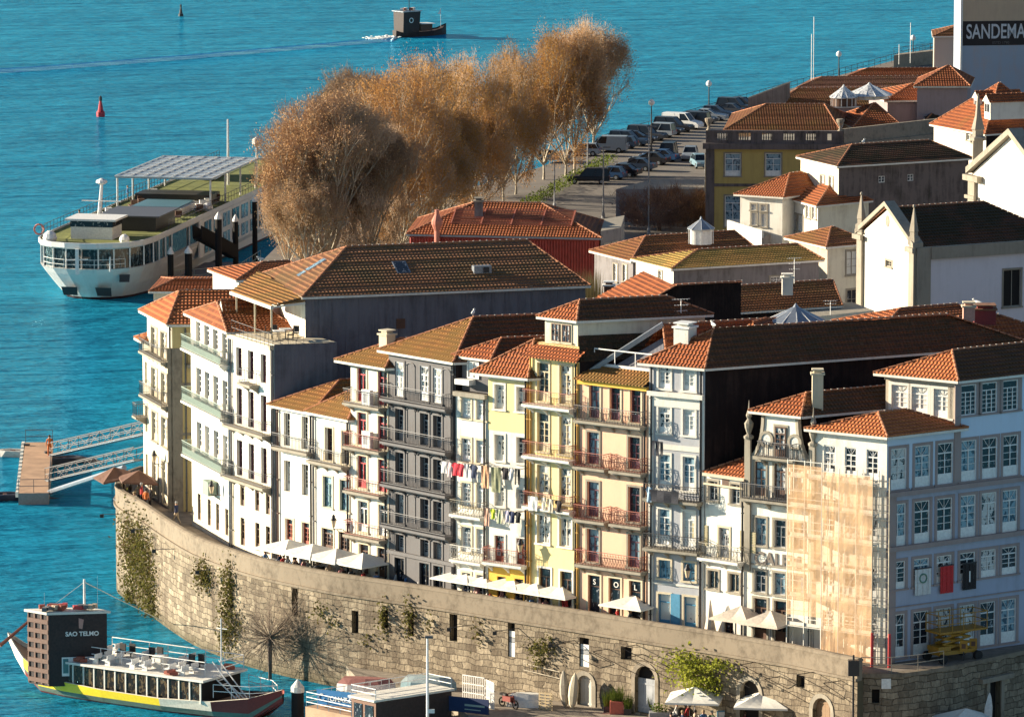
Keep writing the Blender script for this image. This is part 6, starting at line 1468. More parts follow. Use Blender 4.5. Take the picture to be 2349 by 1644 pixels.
M_hull = plaster('hull_white', (.72, .70, .66), (.45, .38, .33), .35, rough=.4)
m = MB(); loft(m, [ring(4.6, .50, -.8), ring(3.6, .6, .25), ring(2.2, .78, 1.6), ring(.8, .93, 2.9), ring(.2, 1, 3.55)], [1, 0, 0, 0]); m.face(ring(.2, 1, 3.56)[::-1]); world_child(m, 'hull', [M_hull, flat('hull_boot', (.05, .012, .01), .6)], ship)
def inset(r, k, z): c = SH(40, 0, z); return [Vector((p.x + (c.x - p.x) * k, p.y + (c.y - p.y) * k, z)) for p in r]
m = MB(); r0 = ring(.6, .97, 3.56); r1 = ring(.6, .97, 5.6); loft(m, [r0, r1], [0]); band = world_child(m, 'saloon_windows', glass('ship_glass', (.012, .02, .025), (.10, .14, .15), .35), ship)
m = MB()
for a, b in [(.55, 0), (.75, 1.7), (1.3, 3.2), (2.5, 4.55), (4.6, 5.45), (7, 5.8), (9, 5.87), (11.5, 5.87), (14, 5.87), (21, 5.87)]:
 for sg in (-1, 1): m.box(SH(a, sg * b, 4.58), .13, .13, 2.05, 0, .2)
sub_child(m, 'mullion', M_white, ship, band)
m = MB(); loft(m, [ring(.1, 1.0, 5.6), ring(-.15, 1.02, 5.75), ring(-.2, 1.02, 6.25), inset(ring(-.2, 1.02, 6.25), .008, 6.25), inset(ring(-.2, 1.02, 6.25), .008, 6.02)], [0, 0, 0, 0]); m.face(inset(ring(.1, 1, 5.6), .002, 5.6)); world_child(m, 'deck_rim', M_hull, ship)
m = MB(); m.face(inset(ring(-.2, 1.02, 6.0), .012, 6.04)[::-1]); world_child(m, 'sun_deck', flat('deck_green', (.16, .17, .035), .9, var=.25, scale=.7), ship)
m = MB(); w2 = []
for sg in (1, -1):
 P = [SH(25, sg * 5.9, 1.7), SH(78, sg * 5.9, 1.7), SH(78, sg * 5.9, 5.65), SH(25, sg * 5.9, 5.65), SH(25, sg * 5.75, 1.7), SH(78, sg * 5.75, 1.7), SH(78, sg * 5.75, 5.65), SH(25, sg * 5.75, 5.65)]
 m.hexa([P[4], P[5], P[1], P[0], P[7], P[6], P[2], P[3]])
world_child(m, 'cabin_side', M_hull, ship)
for k in range(13):
 a = 27 + k * 3.9
 for z0, z1 in ((2.0, 3.3), (3.85, 5.35)):
  if k % 2 and z0 < 3: pass
  m = MB(); P = [SH(a, 5.91, z0), SH(a + 2.7, 5.91, z0), SH(a + 2.7, 5.97, z0), SH(a, 5.97, z0)]; m.hexa(P + [p + Vector((0, 0, z1 - z0)) for p in P])
  wn_ = world_child(m, 'window', M_gb if k % 3 else M_gd, ship)
  m = MB(); P = [SH(a + 1.3, 5.97, z0), SH(a + 1.42, 5.97, z0), SH(a + 1.42, 6.0, z0), SH(a + 1.3, 6.0, z0)]; m.hexa(P + [p + Vector((0, 0, z1 - z0)) for p in P]); sub_child(m, 'mullion', M_white, ship, wn_)
m = MB()
for b in (-1.9, 1.7):
 P = [SH(2.55 + abs(b) * .25, b - .75, .5), SH(2.55 + abs(b) * .25, b + .75, .5), SH(1.6 + abs(b) * .2, b + 1.0, 1.5), SH(1.6 + abs(b) * .2, b - .7, 1.5)]; m.face([p - Vector((0, .1, 0)) for p in P]); world_child(m, 'anchor_pocket', flat('pocket_dark', (.05, .03, .03)), ship); m = MB()
for b in (4.0,): P = [SH(2.2, b - .5, 2.1), SH(2.4, b + .5, 2.1), SH(2.3, b + .6, 2.9), SH(1.9, b - .4, 2.9)]; m.face([p - Vector((0, .12, 0)) for p in P])
world_child(m, 'hawse_hole', flat('pocket_dark', (.05, .03, .03)), ship)
m = MB(); m.box(SH(-.4, -.2, 4.4), .35, .35, 2.6, 0); m.box(SH(-.4, -.2, 4.6), 2.2, .12, .12, 0, .2); m.tube(SH(.2, 3.1, 3.4), SH(.2, 3.1, 4.9), .1); world_child(m, 'bow_mast', M_white, ship)
def rail(pts, h, mat, root, posts=1.5, name='railing', r=.03, rails=(1, .5)):
 m = MB()
 for a, b in zip(pts, pts[1:]):
  L = (b - a).length; n = max(1, int(L / posts))
  for k in range(n + (1 if b == pts[-1] else 0)): q = a.lerp(b, k / n); m.tube(q, q + Vector((0, 0, h)), r, n=4, cap=False)
  for f_ in rails: m.tube(a + Vector((0, 0, h * f_)), b + Vector((0, 0, h * f_)), r, n=4, cap=False)
 return world_child(m, name, mat, root)
rail([SH(a, b, 6.25) for a, b in ((2.2, -4.5), (4.5, -5.4), (8, -5.8), (40, -5.8), (78, -5.8))], 1.0, M_iron_g, ship, 1.2)
rail([SH(a, b, 6.25) for a, b in ((13, 5.8), (40, 5.8), (78, 5.8))], 1.0, M_iron_g, ship, 1.2)
rail([SH(a, b, 3.6) for a, b in ((1.6, -4.3), (.3, -3.1), (-.4, -1.6), (-.5, 0), (-.4, 1.6), (.3, 3.1), (1.6, 4.3))], 1.0, M_white, ship, 1.2)
def sbox(name, a0, a1, b0, b1, z0, z1, mat, parent=None):
 m = MB(); P = [SH(a0, b0, z0), SH(a0, b1, z0), SH(a1, b1, z0), SH(a1, b0, z0)]; m.hexa(P + [p + Vector((0, 0, z1 - z0)) for p in P]); return world_child(m, name, mat, ship) if parent is None else sub_child(m, name, mat, ship, parent)
wh = sbox('wheelhouse', 5.0, 8.6, -2.4, 2.0, 6.04, 7.3, M_white); sbox('windows', 4.95, 8.65, -2.45, 2.05, 7.3, 7.95, M_gd, wh); sbox('wheelhouse_roof', 4.5, 9.2, -2.9, 2.5, 7.95, 8.15, M_white, wh)
sbox('deckhouse', 12.5, 20, -1.4, 4.6, 6.04, 7.5, M_iron); sbox('deckhouse_roof', 12.2, 20.4, -1.7, 5.0, 7.5, 7.65, flat('deckhouse_grey', (.10, .10, .11), .5))
sbox('pool', 26, 33, -2.2, 3.6, 6.04, 6.8, M_trimw); sbox('pool_cover', 26.3, 32.7, -1.9, 3.3, 6.8, 6.95, flat('pool_blue', (.09, .2, .26), .3))
sbox('bar_counter', 36, 40, -4.2, 4.2, 6.04, 7.1, M_iron)
cn = sbox('canopy', 32, 52, -5.3, 5.4, 9.2, 9.35, flat('canopy_grey', (.33, .38, .42), .4)); m = MB()
for k in range(9): a = 32 + k * 2.5; m.tube(SH(a, -5.3, 9.4), SH(a, 5.4, 9.4), .07, n=4)
for k in range(8): b = -5.3 + k * 1.53; m.tube(SH(32, b, 9.42), SH(52, b, 9.42), .05, n=4)
sub_child(m, 'canopy_frame', M_white, ship, cn); m = MB()
for a in (32.3, 38.5, 45, 51.7):
 for b in (-5.1, 5.2): m.tube(SH(a, b, 6.1), SH(a, b, 9.2), .11, n=6)
sub_child(m, 'canopy_post', M_white, ship, cn)
m = MB(); m.tube(SH(9.6, -.8, 6.1), SH(10.4, -.6, 11.0), .28, .16, n=6); m.tube(SH(9.9, -2.6, 9.4), SH(9.9, 1.6, 9.4), .06); m.lathe(SH(10.4, -.6, 11.0), [(.1, 0), (.6, .25), (.55, .5), (.1, .7)], 10); world_child(m, 'radar_mast', M_white, ship)
m = MB(); m.tube(SH(54, 1.5, 6.1), SH(54, 1.5, 13.4), .16, .1); world_child(m, 'flag_mast', M_white, ship)
m = MB(); m.tube(SH(55, 4.5, 6.1), SH(55, 4.5, 10.4), .1); m.lathe(SH(55, 4.5, 10.3), [(.1, 0), (.5, .3), (.5, .8), (.1, 1.1)], 10); world_child(m, 'satellite_dome', M_white, ship)
for a, b, r_ in ((2.2, -3.8, .75), (3.2, 3.8, .55), (31, 5.2, .6)):
 m = MB(); m.lathe(SH(a, b, 6.05), [(r_ * .8, 0), (r_, r_ * .5), (r_ * .8, r_ * 1.1), (r_ * .3, r_ * 1.5)], 12); world_child(m, 'satellite_dome', M_white, ship)
m = MB(); P = [SH(58, -3, 6.3), SH(64, -3.4, 6.3), SH(66, -2, 6.5), SH(64, -.6, 6.3), SH(58, -1, 6.3)]; c = MB(); c.hexa([SH(58, -3, 6.2), SH(58, -1, 6.2), SH(64, -1.4, 6.2), SH(64, -2.8, 6.2), SH(57.6, -3.5, 7.3), SH(57.6, -.6, 7.3), SH(66, -1.9, 7.5), SH(66, -2.2, 7.5)]); world_child(c, 'lifeboat', M_white, ship)
m = MB()
for k in range(16):
 a, b = 2 * math.pi * k / 16, 2 * math.pi * (k + 1) / 16; c0 = SH(4.4, -5.6, 7.0); m.tube(c0 + Vector((math.cos(a) * .5, 0, math.sin(a) * .5)), c0 + Vector((math.cos(b) * .5, 0, math.sin(b) * .5)), .1, n=5)
world_child(m, 'lifebuoy', flat('lifebuoy_pink', (.6, .2, .15)), ship)
rn = random.Random(12)
for k in range(14):
 a, b = rn.uniform(22, 42), rn.choice((rn.uniform(-4.5, -2.6), rn.uniform(3.8, 5.0))); m = MB(); m.box(SH(a, b, 6.35), .7, 1.7, .12, 0, .2); m.box(SH(a + .8, b, 6.6), .7, .5, .5, 0, .2); world_child(m, 'deck_chair', M_white if k % 2 else M_brown, ship)
for i, (u, vt, vb, w_, lab) in enumerate(((392, 572, 640, 14, 'dark mooring pile with white cap nearest the ship bow'), (433, 570, 640, 17, 'thick dark mooring pile with white cap, second from the bow'), (502, 491, 620, 16, 'tall dark mooring pile rising beside the ship windows'), (541, 497, 600, 13, 'dark mooring pile behind the steep black gangway'), (585, 452, 560, 12, 'dark mooring pile beside the bare tree branches'))):
 p = G(u, vb + 40, 0); s = 13300 / p.y; h = (vb + 40 - vt) / s; r_ = w_ / s / 2; r = thing('mooring_pile', lab, 'pile', tuple(p), 0, 'mooring piles beside the cruise ship'); m = MB(); m.lathe((0, 0, -1), [(r_, 0), (r_, h + .6)], 10); m.build('pile', M_dark, r); m = MB(); m.lathe((0, 0, h - .4), [(r_ * 1.15, 0), (r_ * 1.1, .2), (.03, .75)], 10); m.build('cap', M_white, r)
r = thing('gangway', 'steep black covered gangway leaning against the ship side', 'gangway', tuple(G(500, 600, 0))); m = MB(); p, q = G(452, 545, 5.2), G(535, 590, 2.6); dd = (q - p).normalized(); sd_ = dd.cross(Vector((0, 0, 1))).normalized()
for o_ in (-.6, .6): m.hexa([p + sd_ * (o_ - .06), p + sd_ * (o_ + .06), q + sd_ * (o_ + .06), q + sd_ * (o_ - .06)] + [x + Vector((0, 0, 1.3)) for x in (p + sd_ * (o_ - .06), p + sd_ * (o_ + .06), q + sd_ * (o_ + .06), q + sd_ * (o_ - .06))])
m.hexa([p - sd_ * .6 - Vector((0, 0, .15)), p + sd_ * .6 - Vector((0, 0, .15)), q + sd_ * .6 - Vector((0, 0, .15)), q - sd_ * .6 - Vector((0, 0, .15)), p - sd_ * .6, p + sd_ * .6, q + sd_ * .6, q - sd_ * .6]); world_child(m, 'walkway', M_dark, r)
r = thing('landing_stage', 'dark floating landing stage between the ship and the shore', 'pontoon', tuple(G(480, 640, 0))); m = MB(); c = [V2(G(u, v, .8)) for u, v in ((380, 650), (540, 640), (600, 600), (470, 602))]; m.prism(c, -.3, .8); world_child(m, 'deck', M_iron_g, r); rail([G(u, v, .8) for u, v in ((383, 648), (540, 638), (598, 600))], 1.2, M_iron_gr, r, 1.5)
# ================================================================== floating pontoon with gangways (left)
M_wood = flat('deck_planks', (.42, .26, .16), .85, var=.2, scale=.8)
r = thing('pontoon', 'narrow brown floating pontoon with handrails at the left', 'pontoon', tuple(G(80, 1130, 0))); c = [V2(G(u, v, .95)) for u, v in ((42, 1131), (112, 1130), (122, 1014), (58, 1014))]
m = MB(); m.prism(c, -.4, .95, 0, 1); world_child(m, 'deck', [flat('pontoon_side', (.28, .24, .22)), M_wood], r)
rail([G(u, v, .95) for u, v in ((43, 1130), (112, 1129))], 1.1, M_iron_g, r, 1.2); rail([G(u, v, .95) for u, v in ((59, 1015), (121, 1015))], 1.1, M_iron_g, r, 1.2); rail([G(u, v, .95) for u, v in ((112, 1128), (117, 1070))], 1.0, M_iron_g, r, 1.5)
m = MB()
for k in range(14): f_ = k / 13; p = G(44 + 13 * f_, 1128 - 112 * f_, .85); m.box(p - Vector((.15, 0, .15)), .25, .8, .45)
world_child(m, 'fender', M_trimw, r)
def truss(label, p, q, w_, h, mat, floor):
 r = thing('gangway', label, 'gangway', tuple(p), 0, 'gangways to the floating pontoon'); d = (q - p); L = d.length; dn = d.normalized(); s = dn.cross(Vector((0, 0, 1))).normalized() * w_ / 2; m = MB()
 m.hexa([p - s - Vector((0, 0, .12)), p + s - Vector((0, 0, .12)), q + s - Vector((0, 0, .12)), q - s - Vector((0, 0, .12)), p - s, p + s, q + s, q - s]); world_child(m, 'walkway', floor, r); m = MB(); n = 9; H = Vector((0, 0, h))
 for sg in (-1, 1):
  a0, b0 = p + s * sg, q + s * sg; m.tube(a0 + H, b0 + H, .045, n=5); m.tube(a0, b0, .06, n=5); m.tube(a0 + H * .5, b0 + H * .5, .03, n=4)
  for k in range(n): a, b = a0.lerp(b0, k / n), a0.lerp(b0, (k + 1) / n); m.tube(a, a + H, .035, n=4); m.tube(a + H if k % 2 else a, b if k % 2 else b + H, .03, n=4)
 world_child(m, 'railing', mat, r); return r
truss('upper steel truss gangway from the pontoon to the quay wall', G(124, 1042, 1.0), G(342, 992, 5.2), 1.2, 1.0, M_iron_g, M_zinc); truss('lower steel truss gangway from the pontoon, passing behind the brown parasol', G(118, 1100, 1.0), G(322, 1052, 4.6), 1.2, 1.0, M_iron_g, M_zinc)
o = MB().tube(G(114, 1128, .9), G(285, 1072, 5.4), .22, n=7).build('mooring_boom', M_zinc); tag(o, 'plain steel mooring boom running from the pontoon to the wall', 'boom')
r = thing('quay_steps', 'dark stone block with steps at the left end of the row', 'steps', tuple(G(330, 1110, 0))); m = MB();
for k in range(5): p = G(334 - k * 4, 1075 + k * 12, 6.4 - k * .6); m.box(Vector((p.x + 1.2, p.y + 3, (6.4 - k * .6) / 2 - .5)), 2.6, 2.2 + k * .4, 6.4 - k * .6 + 1)
world_child(m, 'masonry', P_granite, r)
def dinghy(label, u, v, L, W_, ang, col, motor=True, name='dinghy', cat='boat', z=0, h=.55):
 r = thing(name, label, cat, tuple(G(u, v, z)), ang, 'small boats at the floating pontoon'); m = MB(); O_ = [(-.5, .42), (-.2, .5), (.15, .48), (.38, .3), (.5, 0)]; top = [(x * L, y * W_, h) for x, y in O_] + [(x * L, -y * W_, h) for x, y in O_[::-1][1:]]; bot = [(x * L * .9, y * .6, -.15) for x, y, _ in top]; inn = [(x * .86, y * .7, h) for x, y, _ in top]; fl = [(x * .8, y * .65, .15) for x, y, _ in top]
 n = len(top)
 for A_, B_ in ((bot, top), (top, inn), (inn, fl)):
  for i in range(n): j = (i + 1) % n; m.face([A_[i], A_[j], B_[j], B_[i]])
 m.face(fl[::-1], 1); m.build('hull', [flat('dinghy_' + str(u), col, .5), M_iron_g], r)
 if motor: m = MB(); m.box((-.5 * L, 0, .75), .45, .4, .7); m.box((-.5 * L - .1, 0, .15), .2, .15, .9); m.build('outboard_motor', M_iron, r)
 m = MB(); m.box((0, 0, .45), .3, W_ * .7, .06); m.build('seat', M_brown, r); return r
dinghy('white inflatable boat with a black outboard left of the pontoon', 28, 1046, 2.6, 1.5, R(170), (.6, .55, .5)); dinghy('dark inflatable boat between the two gangways', 148, 1062, 3.0, 1.5, R(20), (.05, .05, .07)); dinghy('dark small boat moored at the lower left of the pontoon', 12, 1146, 3.4, 1.7, R(10), (.04, .04, .06), False)
r = thing('dock_worker', 'person in orange overalls standing on the floating pontoon', 'person', tuple(G(114, 1046, .95))); bpy.data.objects.remove(r)
# ================================================================== buoys
def buoy(label, u, v, hpx, col):
 p = G(u, v, 0); s = 13300 / p.y; h = hpx / s; r = thing('buoy', label, 'buoy', tuple(p)); m = MB(); m.lathe((0, 0, -.3), [(h * .16, 0), (h * .19, .15 * h), (h * .19, .3 * h), (.15 * h, .36 * h)], 12); m.build('float', col, r)
 m = MB(); m.lathe((0, 0, h * .24), [(h * .13, 0), (h * .06, h * .42), (h * .05, h * .46)], 8); m.build('tower', col, r); m = MB(); m.lathe((0, 0, h * .70), [(.02, 0), (h * .07, .02), (h * .07, h * .16), (.02, h * .24)], 8); m.build('topmark', M_iron, r)
buoy('red navigation buoy in open water left of the trees', 231, 268, 52, flat('buoy_red', (.45, .02, .03), .5)); buoy('black navigation buoy near the top edge of the river', 415, 38, 30, M_iron)
# ================================================================== rabelo boats
AX, PX = Vector((.83, -.557)).normalized(), None; PX = Vector((-AX.y, AX.x)); T0_ = Vector((-34.7, 392.6))
def RB(x, y, z): q = T0_ + AX * x + PX * y; return Vector((q.x, q.y, z))
rab = thing('rabelo_boat', 'wooden tour boat with a yellow stripe, tall black lattice cabin and open roof deck', 'boat', tuple(RB(12, 0, 0)))
ST = [(0, .06, 3.5, 2.9), (.9, .5, 2.85, 1.7), (2.2, 1.15, 2.15, .6), (4, 1.85, 1.6, -.4), (6.5, 2.45, 1.22, -.5), (10, 2.65, 1.08, -.5), (15, 2.65, 1.05, -.5), (19, 2.2, 1.2, -.4), (21.5, 1.4, 1.55, 0.0), (23.4, .1, 2.15, 1.2)]
M_yel = flat('boat_yellow', (.85, .62, .02), .45, var=.06); M_bgreen = flat('boat_green', (.13, .17, .13), .5); M_bred = flat('boat_red', (.22, .03, .02), .5); M_bcream = flat('boat_cream', (.75, .68, .55), .5)
m = MB()
for (x0, b0, s0, k0), (x1, b1, s1, k1) in zip(ST, ST[1:]):
 for sg in (-1, 1):
  def row(x, b, s, k):
   if s < 2: return [RB(x, sg * b * .25, k), RB(x, sg * b * .8, .02), RB(x, sg * b * .86, .14), RB(x, sg * b * .95, .5), RB(x, sg * (b + .04), s - .03), RB(x, sg * (b - .08), s)]
   return [RB(x, sg * b * .25, k), RB(x, sg * b * .8, k + (s - k) * .18), RB(x, sg * b * .93, k + (s - k) * .45), RB(x, sg * b, s - .50 if s < 2 else k + (s - k) * .6), RB(x, sg * (b + .04), s - .02), RB(x, sg * (b - .08), s)]
  A_, B_ = row(x0, b0, s0, k0), row(x1, b1, s1, k1); mats = [3, 3, 2, 1 if 2 <= x0 < 15 else (3 if x0 >= 19 else 4), 4] if x0 >= 2 else [3, 4, 4, 4, 4]
  for j in range(5):
   P = [A_[j], B_[j], B_[j + 1], A_[j + 1]]; m.face(P if sg < 0 else P[::-1], mats[j])
 m.face([RB(x0, -b0 * .9, s0 - .3), RB(x1, -b1 * .9, s1 - .3), RB(x1, b1 * .9, s1 - .3), RB(x0, b0 * .9, s0 - .3)], 5)
world_child(m, 'hull', [M_bcream, M_yel, M_bgreen, M_bred, M_bcream, M_wood], rab)
def rbx(name, x0, x1, y0, y1, z0, z1, mat, parent=None, mi=0):
 m = MB(); P = [RB(x0, y0, z0), RB(x1, y0, z0), RB(x1, y1, z0), RB(x0, y1, z0)]; m.hexa(P + [p + Vector((0, 0, z1 - z0)) for p in P]); return world_child(m, name, mat, rab) if parent is None else sub_child(m, name, mat, rab, parent)
sal = rbx('saloon', 6.2, 18.2, -2.25, 2.25, .9, 2.45, M_dark); roofd = rbx('roof_deck', 5.6, 18.6, -2.5, 2.5, 2.45, 2.6, M_trimw)
for k in range(13):
 x = 6.6 + k * .9; rbx('window', x + .08, x + .82, -2.30, -2.26, 1.15, 2.35, glass('boat_glass', (.02, .012, .008), (.12, .08, .04), .4));
m = MB()
for k in range(14): x = 6.55 + k * .9; P = [RB(x - .05, -2.36, .95), RB(x + .05, -2.36, .95), RB(x + .05, -2.26, .95), RB(x - .05, -2.26, .95)]; m.hexa(P + [p + Vector((0, 0, 1.5)) for p in P])
sub_child(m, 'window_post', M_trimw, rab, sal)
rail([RB(x, y, 2.6) for x, y in ((7.2, -1.2), (17.8, -1.2))], .95, M_white, rab, 1.6, r=.035); rail([RB(x, y, 2.6) for x, y in ((7.2, 2.35), (18.4, 2.35), (18.5, -.4))], .95, M_white, rab, 1.6, r=.035)
for k in range(9):
 x = 8 + k * 1.05; m = MB(); y = -1.9 if k % 3 else .6
 for dy in (0, .9): P = RB(x, y + dy * 1.2, 2.6); m.box(P + Vector((0, 0, .4)), .4, .8, .05, 0, -.6); m.box(P + Vector((.2, .1, .55)), .05, .8, .3, 0, -.6); m.box(P + Vector((0, 0, .2)), .4, .1, .4, 0, -.6)
 world_child(m, 'bench', M_white, rab)
for k, (x, y) in enumerate(((9, 1.2), (11.5, 1.2), (11.9, 1.6), (15.2, .8), (15.7, 1.2), (9.6, 1.5))):
 m = MB(); m.box(RB(x, y, 3.15), .5, .08, .7, 0, -.6); m.box(RB(x, y - .3, 2.95), .5, .5, .08, 0, -.6); m.tube(RB(x, y - .2, 2.6), RB(x, y - .2, 2.95), .05); world_child(m, 'seat', M_iron, rab)
for x, y in ((7.6, -2.0), (15.4, -2.1), (17.4, 1.6)):
 m = MB()
 for j in range(3): p = RB(x + j * .25, y, 2.75 + .12 * (j % 2)); m.box(p, .5, .35, .22, 0, -.6 + j * .3)
 world_child(m, 'life_jackets', M_ironred, rab)
rbx('air_unit', 13.2, 13.9, -1.0, -.2, 2.6, 3.5, M_trimw)
Nn, Rr_, Ll = G(111, 1408, 5.9), G(245, 1404, 5.9), G(64, 1400, 5.9); e1, e2 = (Rr_ - Nn), (Ll - Nn); fN = Fac(V2(Nn), V2(Rr_)); fL_ = Fac(V2(Ll), V2(Nn))
M_tar = flat('tarred_wood', (.035, .02, .018), .7, var=.3); M_lat = flat('lattice_brown', (.16, .085, .06), .7)
m = MB(); c = [V2(Nn), V2(Rr_), V2(Rr_ + e2), V2(Ll)]; m.prism(c, .9, 5.85); tw = world_child(m, 'cabin', M_tar, rab)
m = MB(); cc = (V2(Nn) + V2(Rr_ + e2)) / 2; m.prism([cc + (x - cc) * 1.1 for x in c], 5.85, 6.02); sub_child(m, 'cabin_roof', M_trimw, rab, tw)
m = MB(); n = 7
for k in range(n): z = 1.1 + k * .68; fL_.b(m, 0, fL_.w, z, z + .3, .003, .09)
for k in range(4): t = fL_.w * (k + .03) / 3.12; fL_.b(m, t - .05 * (k > 0), t + .09, 1.0, 5.8, .003, .07)
sub_child(m, 'lattice', M_lat, rab, tw)
t0, z0 = fN.hit(150, 1455); text_mesh('SAO TELMO', .42, M_white, fac_matrix(fN, t0 - .0, z0 - .1, .01), root=rab, parent=tw, sx=1.0, font_off=.012)
m = MB(); fN.b(m, fN.w * .22, fN.w * .98, 1.6, 2.9, .004, .06); sub_child(m, 'panel', M_white, rab, tw)
m = MB(); fN.b(m, fN.w * .24, fN.w * .33, 1.8, 2.8, .061, .08); fN.b(m, fN.w * .84, fN.w * .95, 2.0, 2.9, .061, .1); sub_child(m, 'emblem_panel', flat('panel_teal', (.08, .2, .2)), rab, tw)
rn = random.Random(3)
for k in range(9):
 p = Nn.lerp(Rr_, rn.uniform(.05, .95)) + e2 * rn.uniform(.15, .85); m = MB();
 for j in range(4): m.box(p + Vector((rn.gauss(0, .2), rn.gauss(0, .1), .28 + rn.random() * .15)), .4, .3, .26, 0, rn.random() * 3)
 world_child(m, 'life_jackets', [M_ironred, M_red, flat('sack', (.45, .35, .25)), M_iron_g][k % 4], rab)
mp_ = G(195, 1503, 2.7); m = MB(); m.tube(mp_, mp_ + Vector((0, 0, 5.3)), .11, .07, n=8); world_child(m, 'mast', M_white, rab)
top_ = mp_ + Vector((0, 0, 5.1)); m = MB(); m.tube(top_, G(122, 1388, 6.0), .02, n=4); m.tube(top_, G(268, 1372, 3.6), .035, n=4)
m.tube(G(268, 1372, 3.6), G(372, 1423, .8), .035, n=4); world_child(m, 'rigging', M_trimw, rab)
for u, vt in ((102, 1358), (224, 1318)): m = MB(); p = G(u, 1395, 6.0); m.tube(p, p + Vector((0, 0, (1395 - vt) / 34)), .015, n=4); world_child(m, 'aerial', M_white, rab)
for u, v in ((181, 1415), (216, 1407)): m = MB(); p = G(u, v, 5.7) - Vector((0, .3, 0)); m.face([p, p + Vector((.35, 0, -.1)), p + Vector((.25, 0, -.75)), p + Vector((.02, 0, -.7))]); world_child(m, 'pennant', flat('pennant', (.5, .25, .2)), rab)
m = MB(); p, q = G(0, 1480, 3.3), G(66, 1424, 4.8); m.tube(p, q, .14, .1, n=6); world_child(m, 'tiller', flat('tiller_red', (.32, .09, .05)), rab)
m = MB()
for y in (-.9, -.2):
 m.tube(RB(18.2, y, 3.6), RB(20.6, y, 1.2), .045, n=5); m.tube(RB(18.2, y, 2.65), RB(20.6, y, .4 + .6), .05, n=5)
for k in range(7): m.tube(RB(18.3 + k * .33, -.9, 2.6 - k * .25), RB(18.3 + k * .33, -.2, 2.6 - k * .25), .04, n=4)
world_child(m, 'stair', M_white, rab); rail([RB(x, y, 1.4) for x, y in ((19, -1.9), (21.5, -1.2), (22.8, .2), (21.5, 1.4), (19, 2.1))], .9, M_white, rab, 1.2)
m = MB(); m.tube(RB(17.9, .5, 2.6), RB(17.9, .5, 6.3), .05); m.tube(RB(17.5, .5, 5.6), RB(18.4, .5, 5.6), .03); world_child(m, 'signal_mast', M_white, rab)
r = thing('rabelo_boat', 'small dark tour boat under way in mid river with a white awning', 'boat', tuple(G(930, 88, 0))); A2_ = Vector((.80, .60)); P2_ = Vector((-.6, .8)); T2 = V2(G(912, 86, 0))
def R2_(x, y, z): q = T2 + A2_ * x + P2_ * y; return Vector((q.x, q.y, z))
ST2 = [(-.6, .5, 1.1), (0, 1.0, .85), (2, 1.4, .75), (6, 1.3, .8), (8, .7, 1.1), (9.2, .05, 1.7)]; m = MB()
for (x0, b0, s0), (x1, b1, s1) in zip(ST2, ST2[1:]):
 for sg in (-1, 1):
  P = [R2_(x0, sg * b0 * .8, -.2), R2_(x1, sg * b1 * .8, -.2), R2_(x1, sg * b1, s1), R2_(x0, sg * b0, s0)]; m.face(P if sg < 0 else P[::-1])
 m.face([R2_(x0, -b0, s0 - .2), R2_(x1, -b1, s1 - .2), R2_(x1, b1, s1 - .2), R2_(x0, b0, s0 - .2)])
m.face([R2_(-.6, -.4, -.2), R2_(-.6, .4, -.2), R2_(-.6, .5, 1.1), R2_(-.6, -.5, 1.1)]); world_child(m, 'hull', M_tar, r)
m = MB(); m.hexa([R2_(*p) for p in ((.2, -1.2, .6), (3.2, -1.2, .6), (3.2, 1.2, .6), (.2, 1.2, .6), (.2, -1.35, 3.9), (3.4, -1.35, 3.9), (3.4, 1.35, 3.9), (.2, 1.35, 3.9))]); cb_ = world_child(m, 'cabin', M_tar, r)
m = MB(); m.hexa([R2_(*p) for p in ((0, -1.5, 3.9), (3.6, -1.5, 3.9), (3.6, 1.5, 3.9), (0, 1.5, 3.9), (0, -1.5, 4.02), (3.6, -1.5, 4.02), (3.6, 1.5, 4.02), (0, 1.5, 4.02))]); sub_child(m, 'cabin_roof', M_zinc, r, cb_)
m = MB(); m.hexa([R2_(*p) for p in ((3.6, -1.2, 1.9), (6.4, -1.1, 1.8), (6.4, 1.1, 1.8), (3.6, 1.2, 1.9), (3.6, -1.2, 2.0), (6.4, -1.1, 1.9), (6.4, 1.1, 1.9), (3.6, 1.2, 2.0))]); m.box(R2_(5, 0, 1.3), 2.2, 1.4, 1.0, 1, .64); world_child(m, 'awning', [M_white, M_brown], r)
for k in range(5): m = MB(); m.box(R2_(.6 + k * .6, -.3 + .3 * (k % 3), 4.25), .5, .4, .35, 0, k); world_child(m, 'life_jackets', M_ironred if k % 2 else M_trimw, r)
m = MB(); c0 = R2_(1.6, -1.42, 2.6)
for k in range(12): a, b = 2 * math.pi * k / 12, 2 * math.pi * (k + 1) / 12; T_ = Vector((A2_.x, A2_.y, 0)); m.tube(c0 + T_ * math.cos(a) * .35 + Vector((0, 0, math.sin(a) * .35)), c0 + T_ * math.cos(b) * .35 + Vector((0, 0, math.sin(b) * .35)), .08, n=4)
world_child(m, 'lifebuoy', M_white, r); m = MB(); m.tube(R2_(2.2, 0, 4), R2_(2.2, 0, 8.5), .06); world_child(m, 'mast', M_iron, r); m = MB(); m.tube(R2_(8.2, 0, 1.2), R2_(8.2, 0, 4.0), .03); m.face([R2_(8.2, 0, 4.0), R2_(7.6, 0, 3.2), R2_(8.2, 0, 3.1)]); world_child(m, 'flag', M_white, r)
rn = random.Random(2); m = MB()
for k in range(150): a = rn.random(); q = R2_(-.6 - a * 5, rn.gauss(0, .8 + a * .5), .06 + rn.random() * .25 * (1 - a)); m.box(q, rn.uniform(.15, .5), rn.uniform(.15, .5), .08, 0, rn.random() * 3)
o = m.build('foam', flat('foam', (.75, .75, .72), .8)); tag(o, 'white wake foam churned up behind the small tour boat', 'foam', kind='stuff')
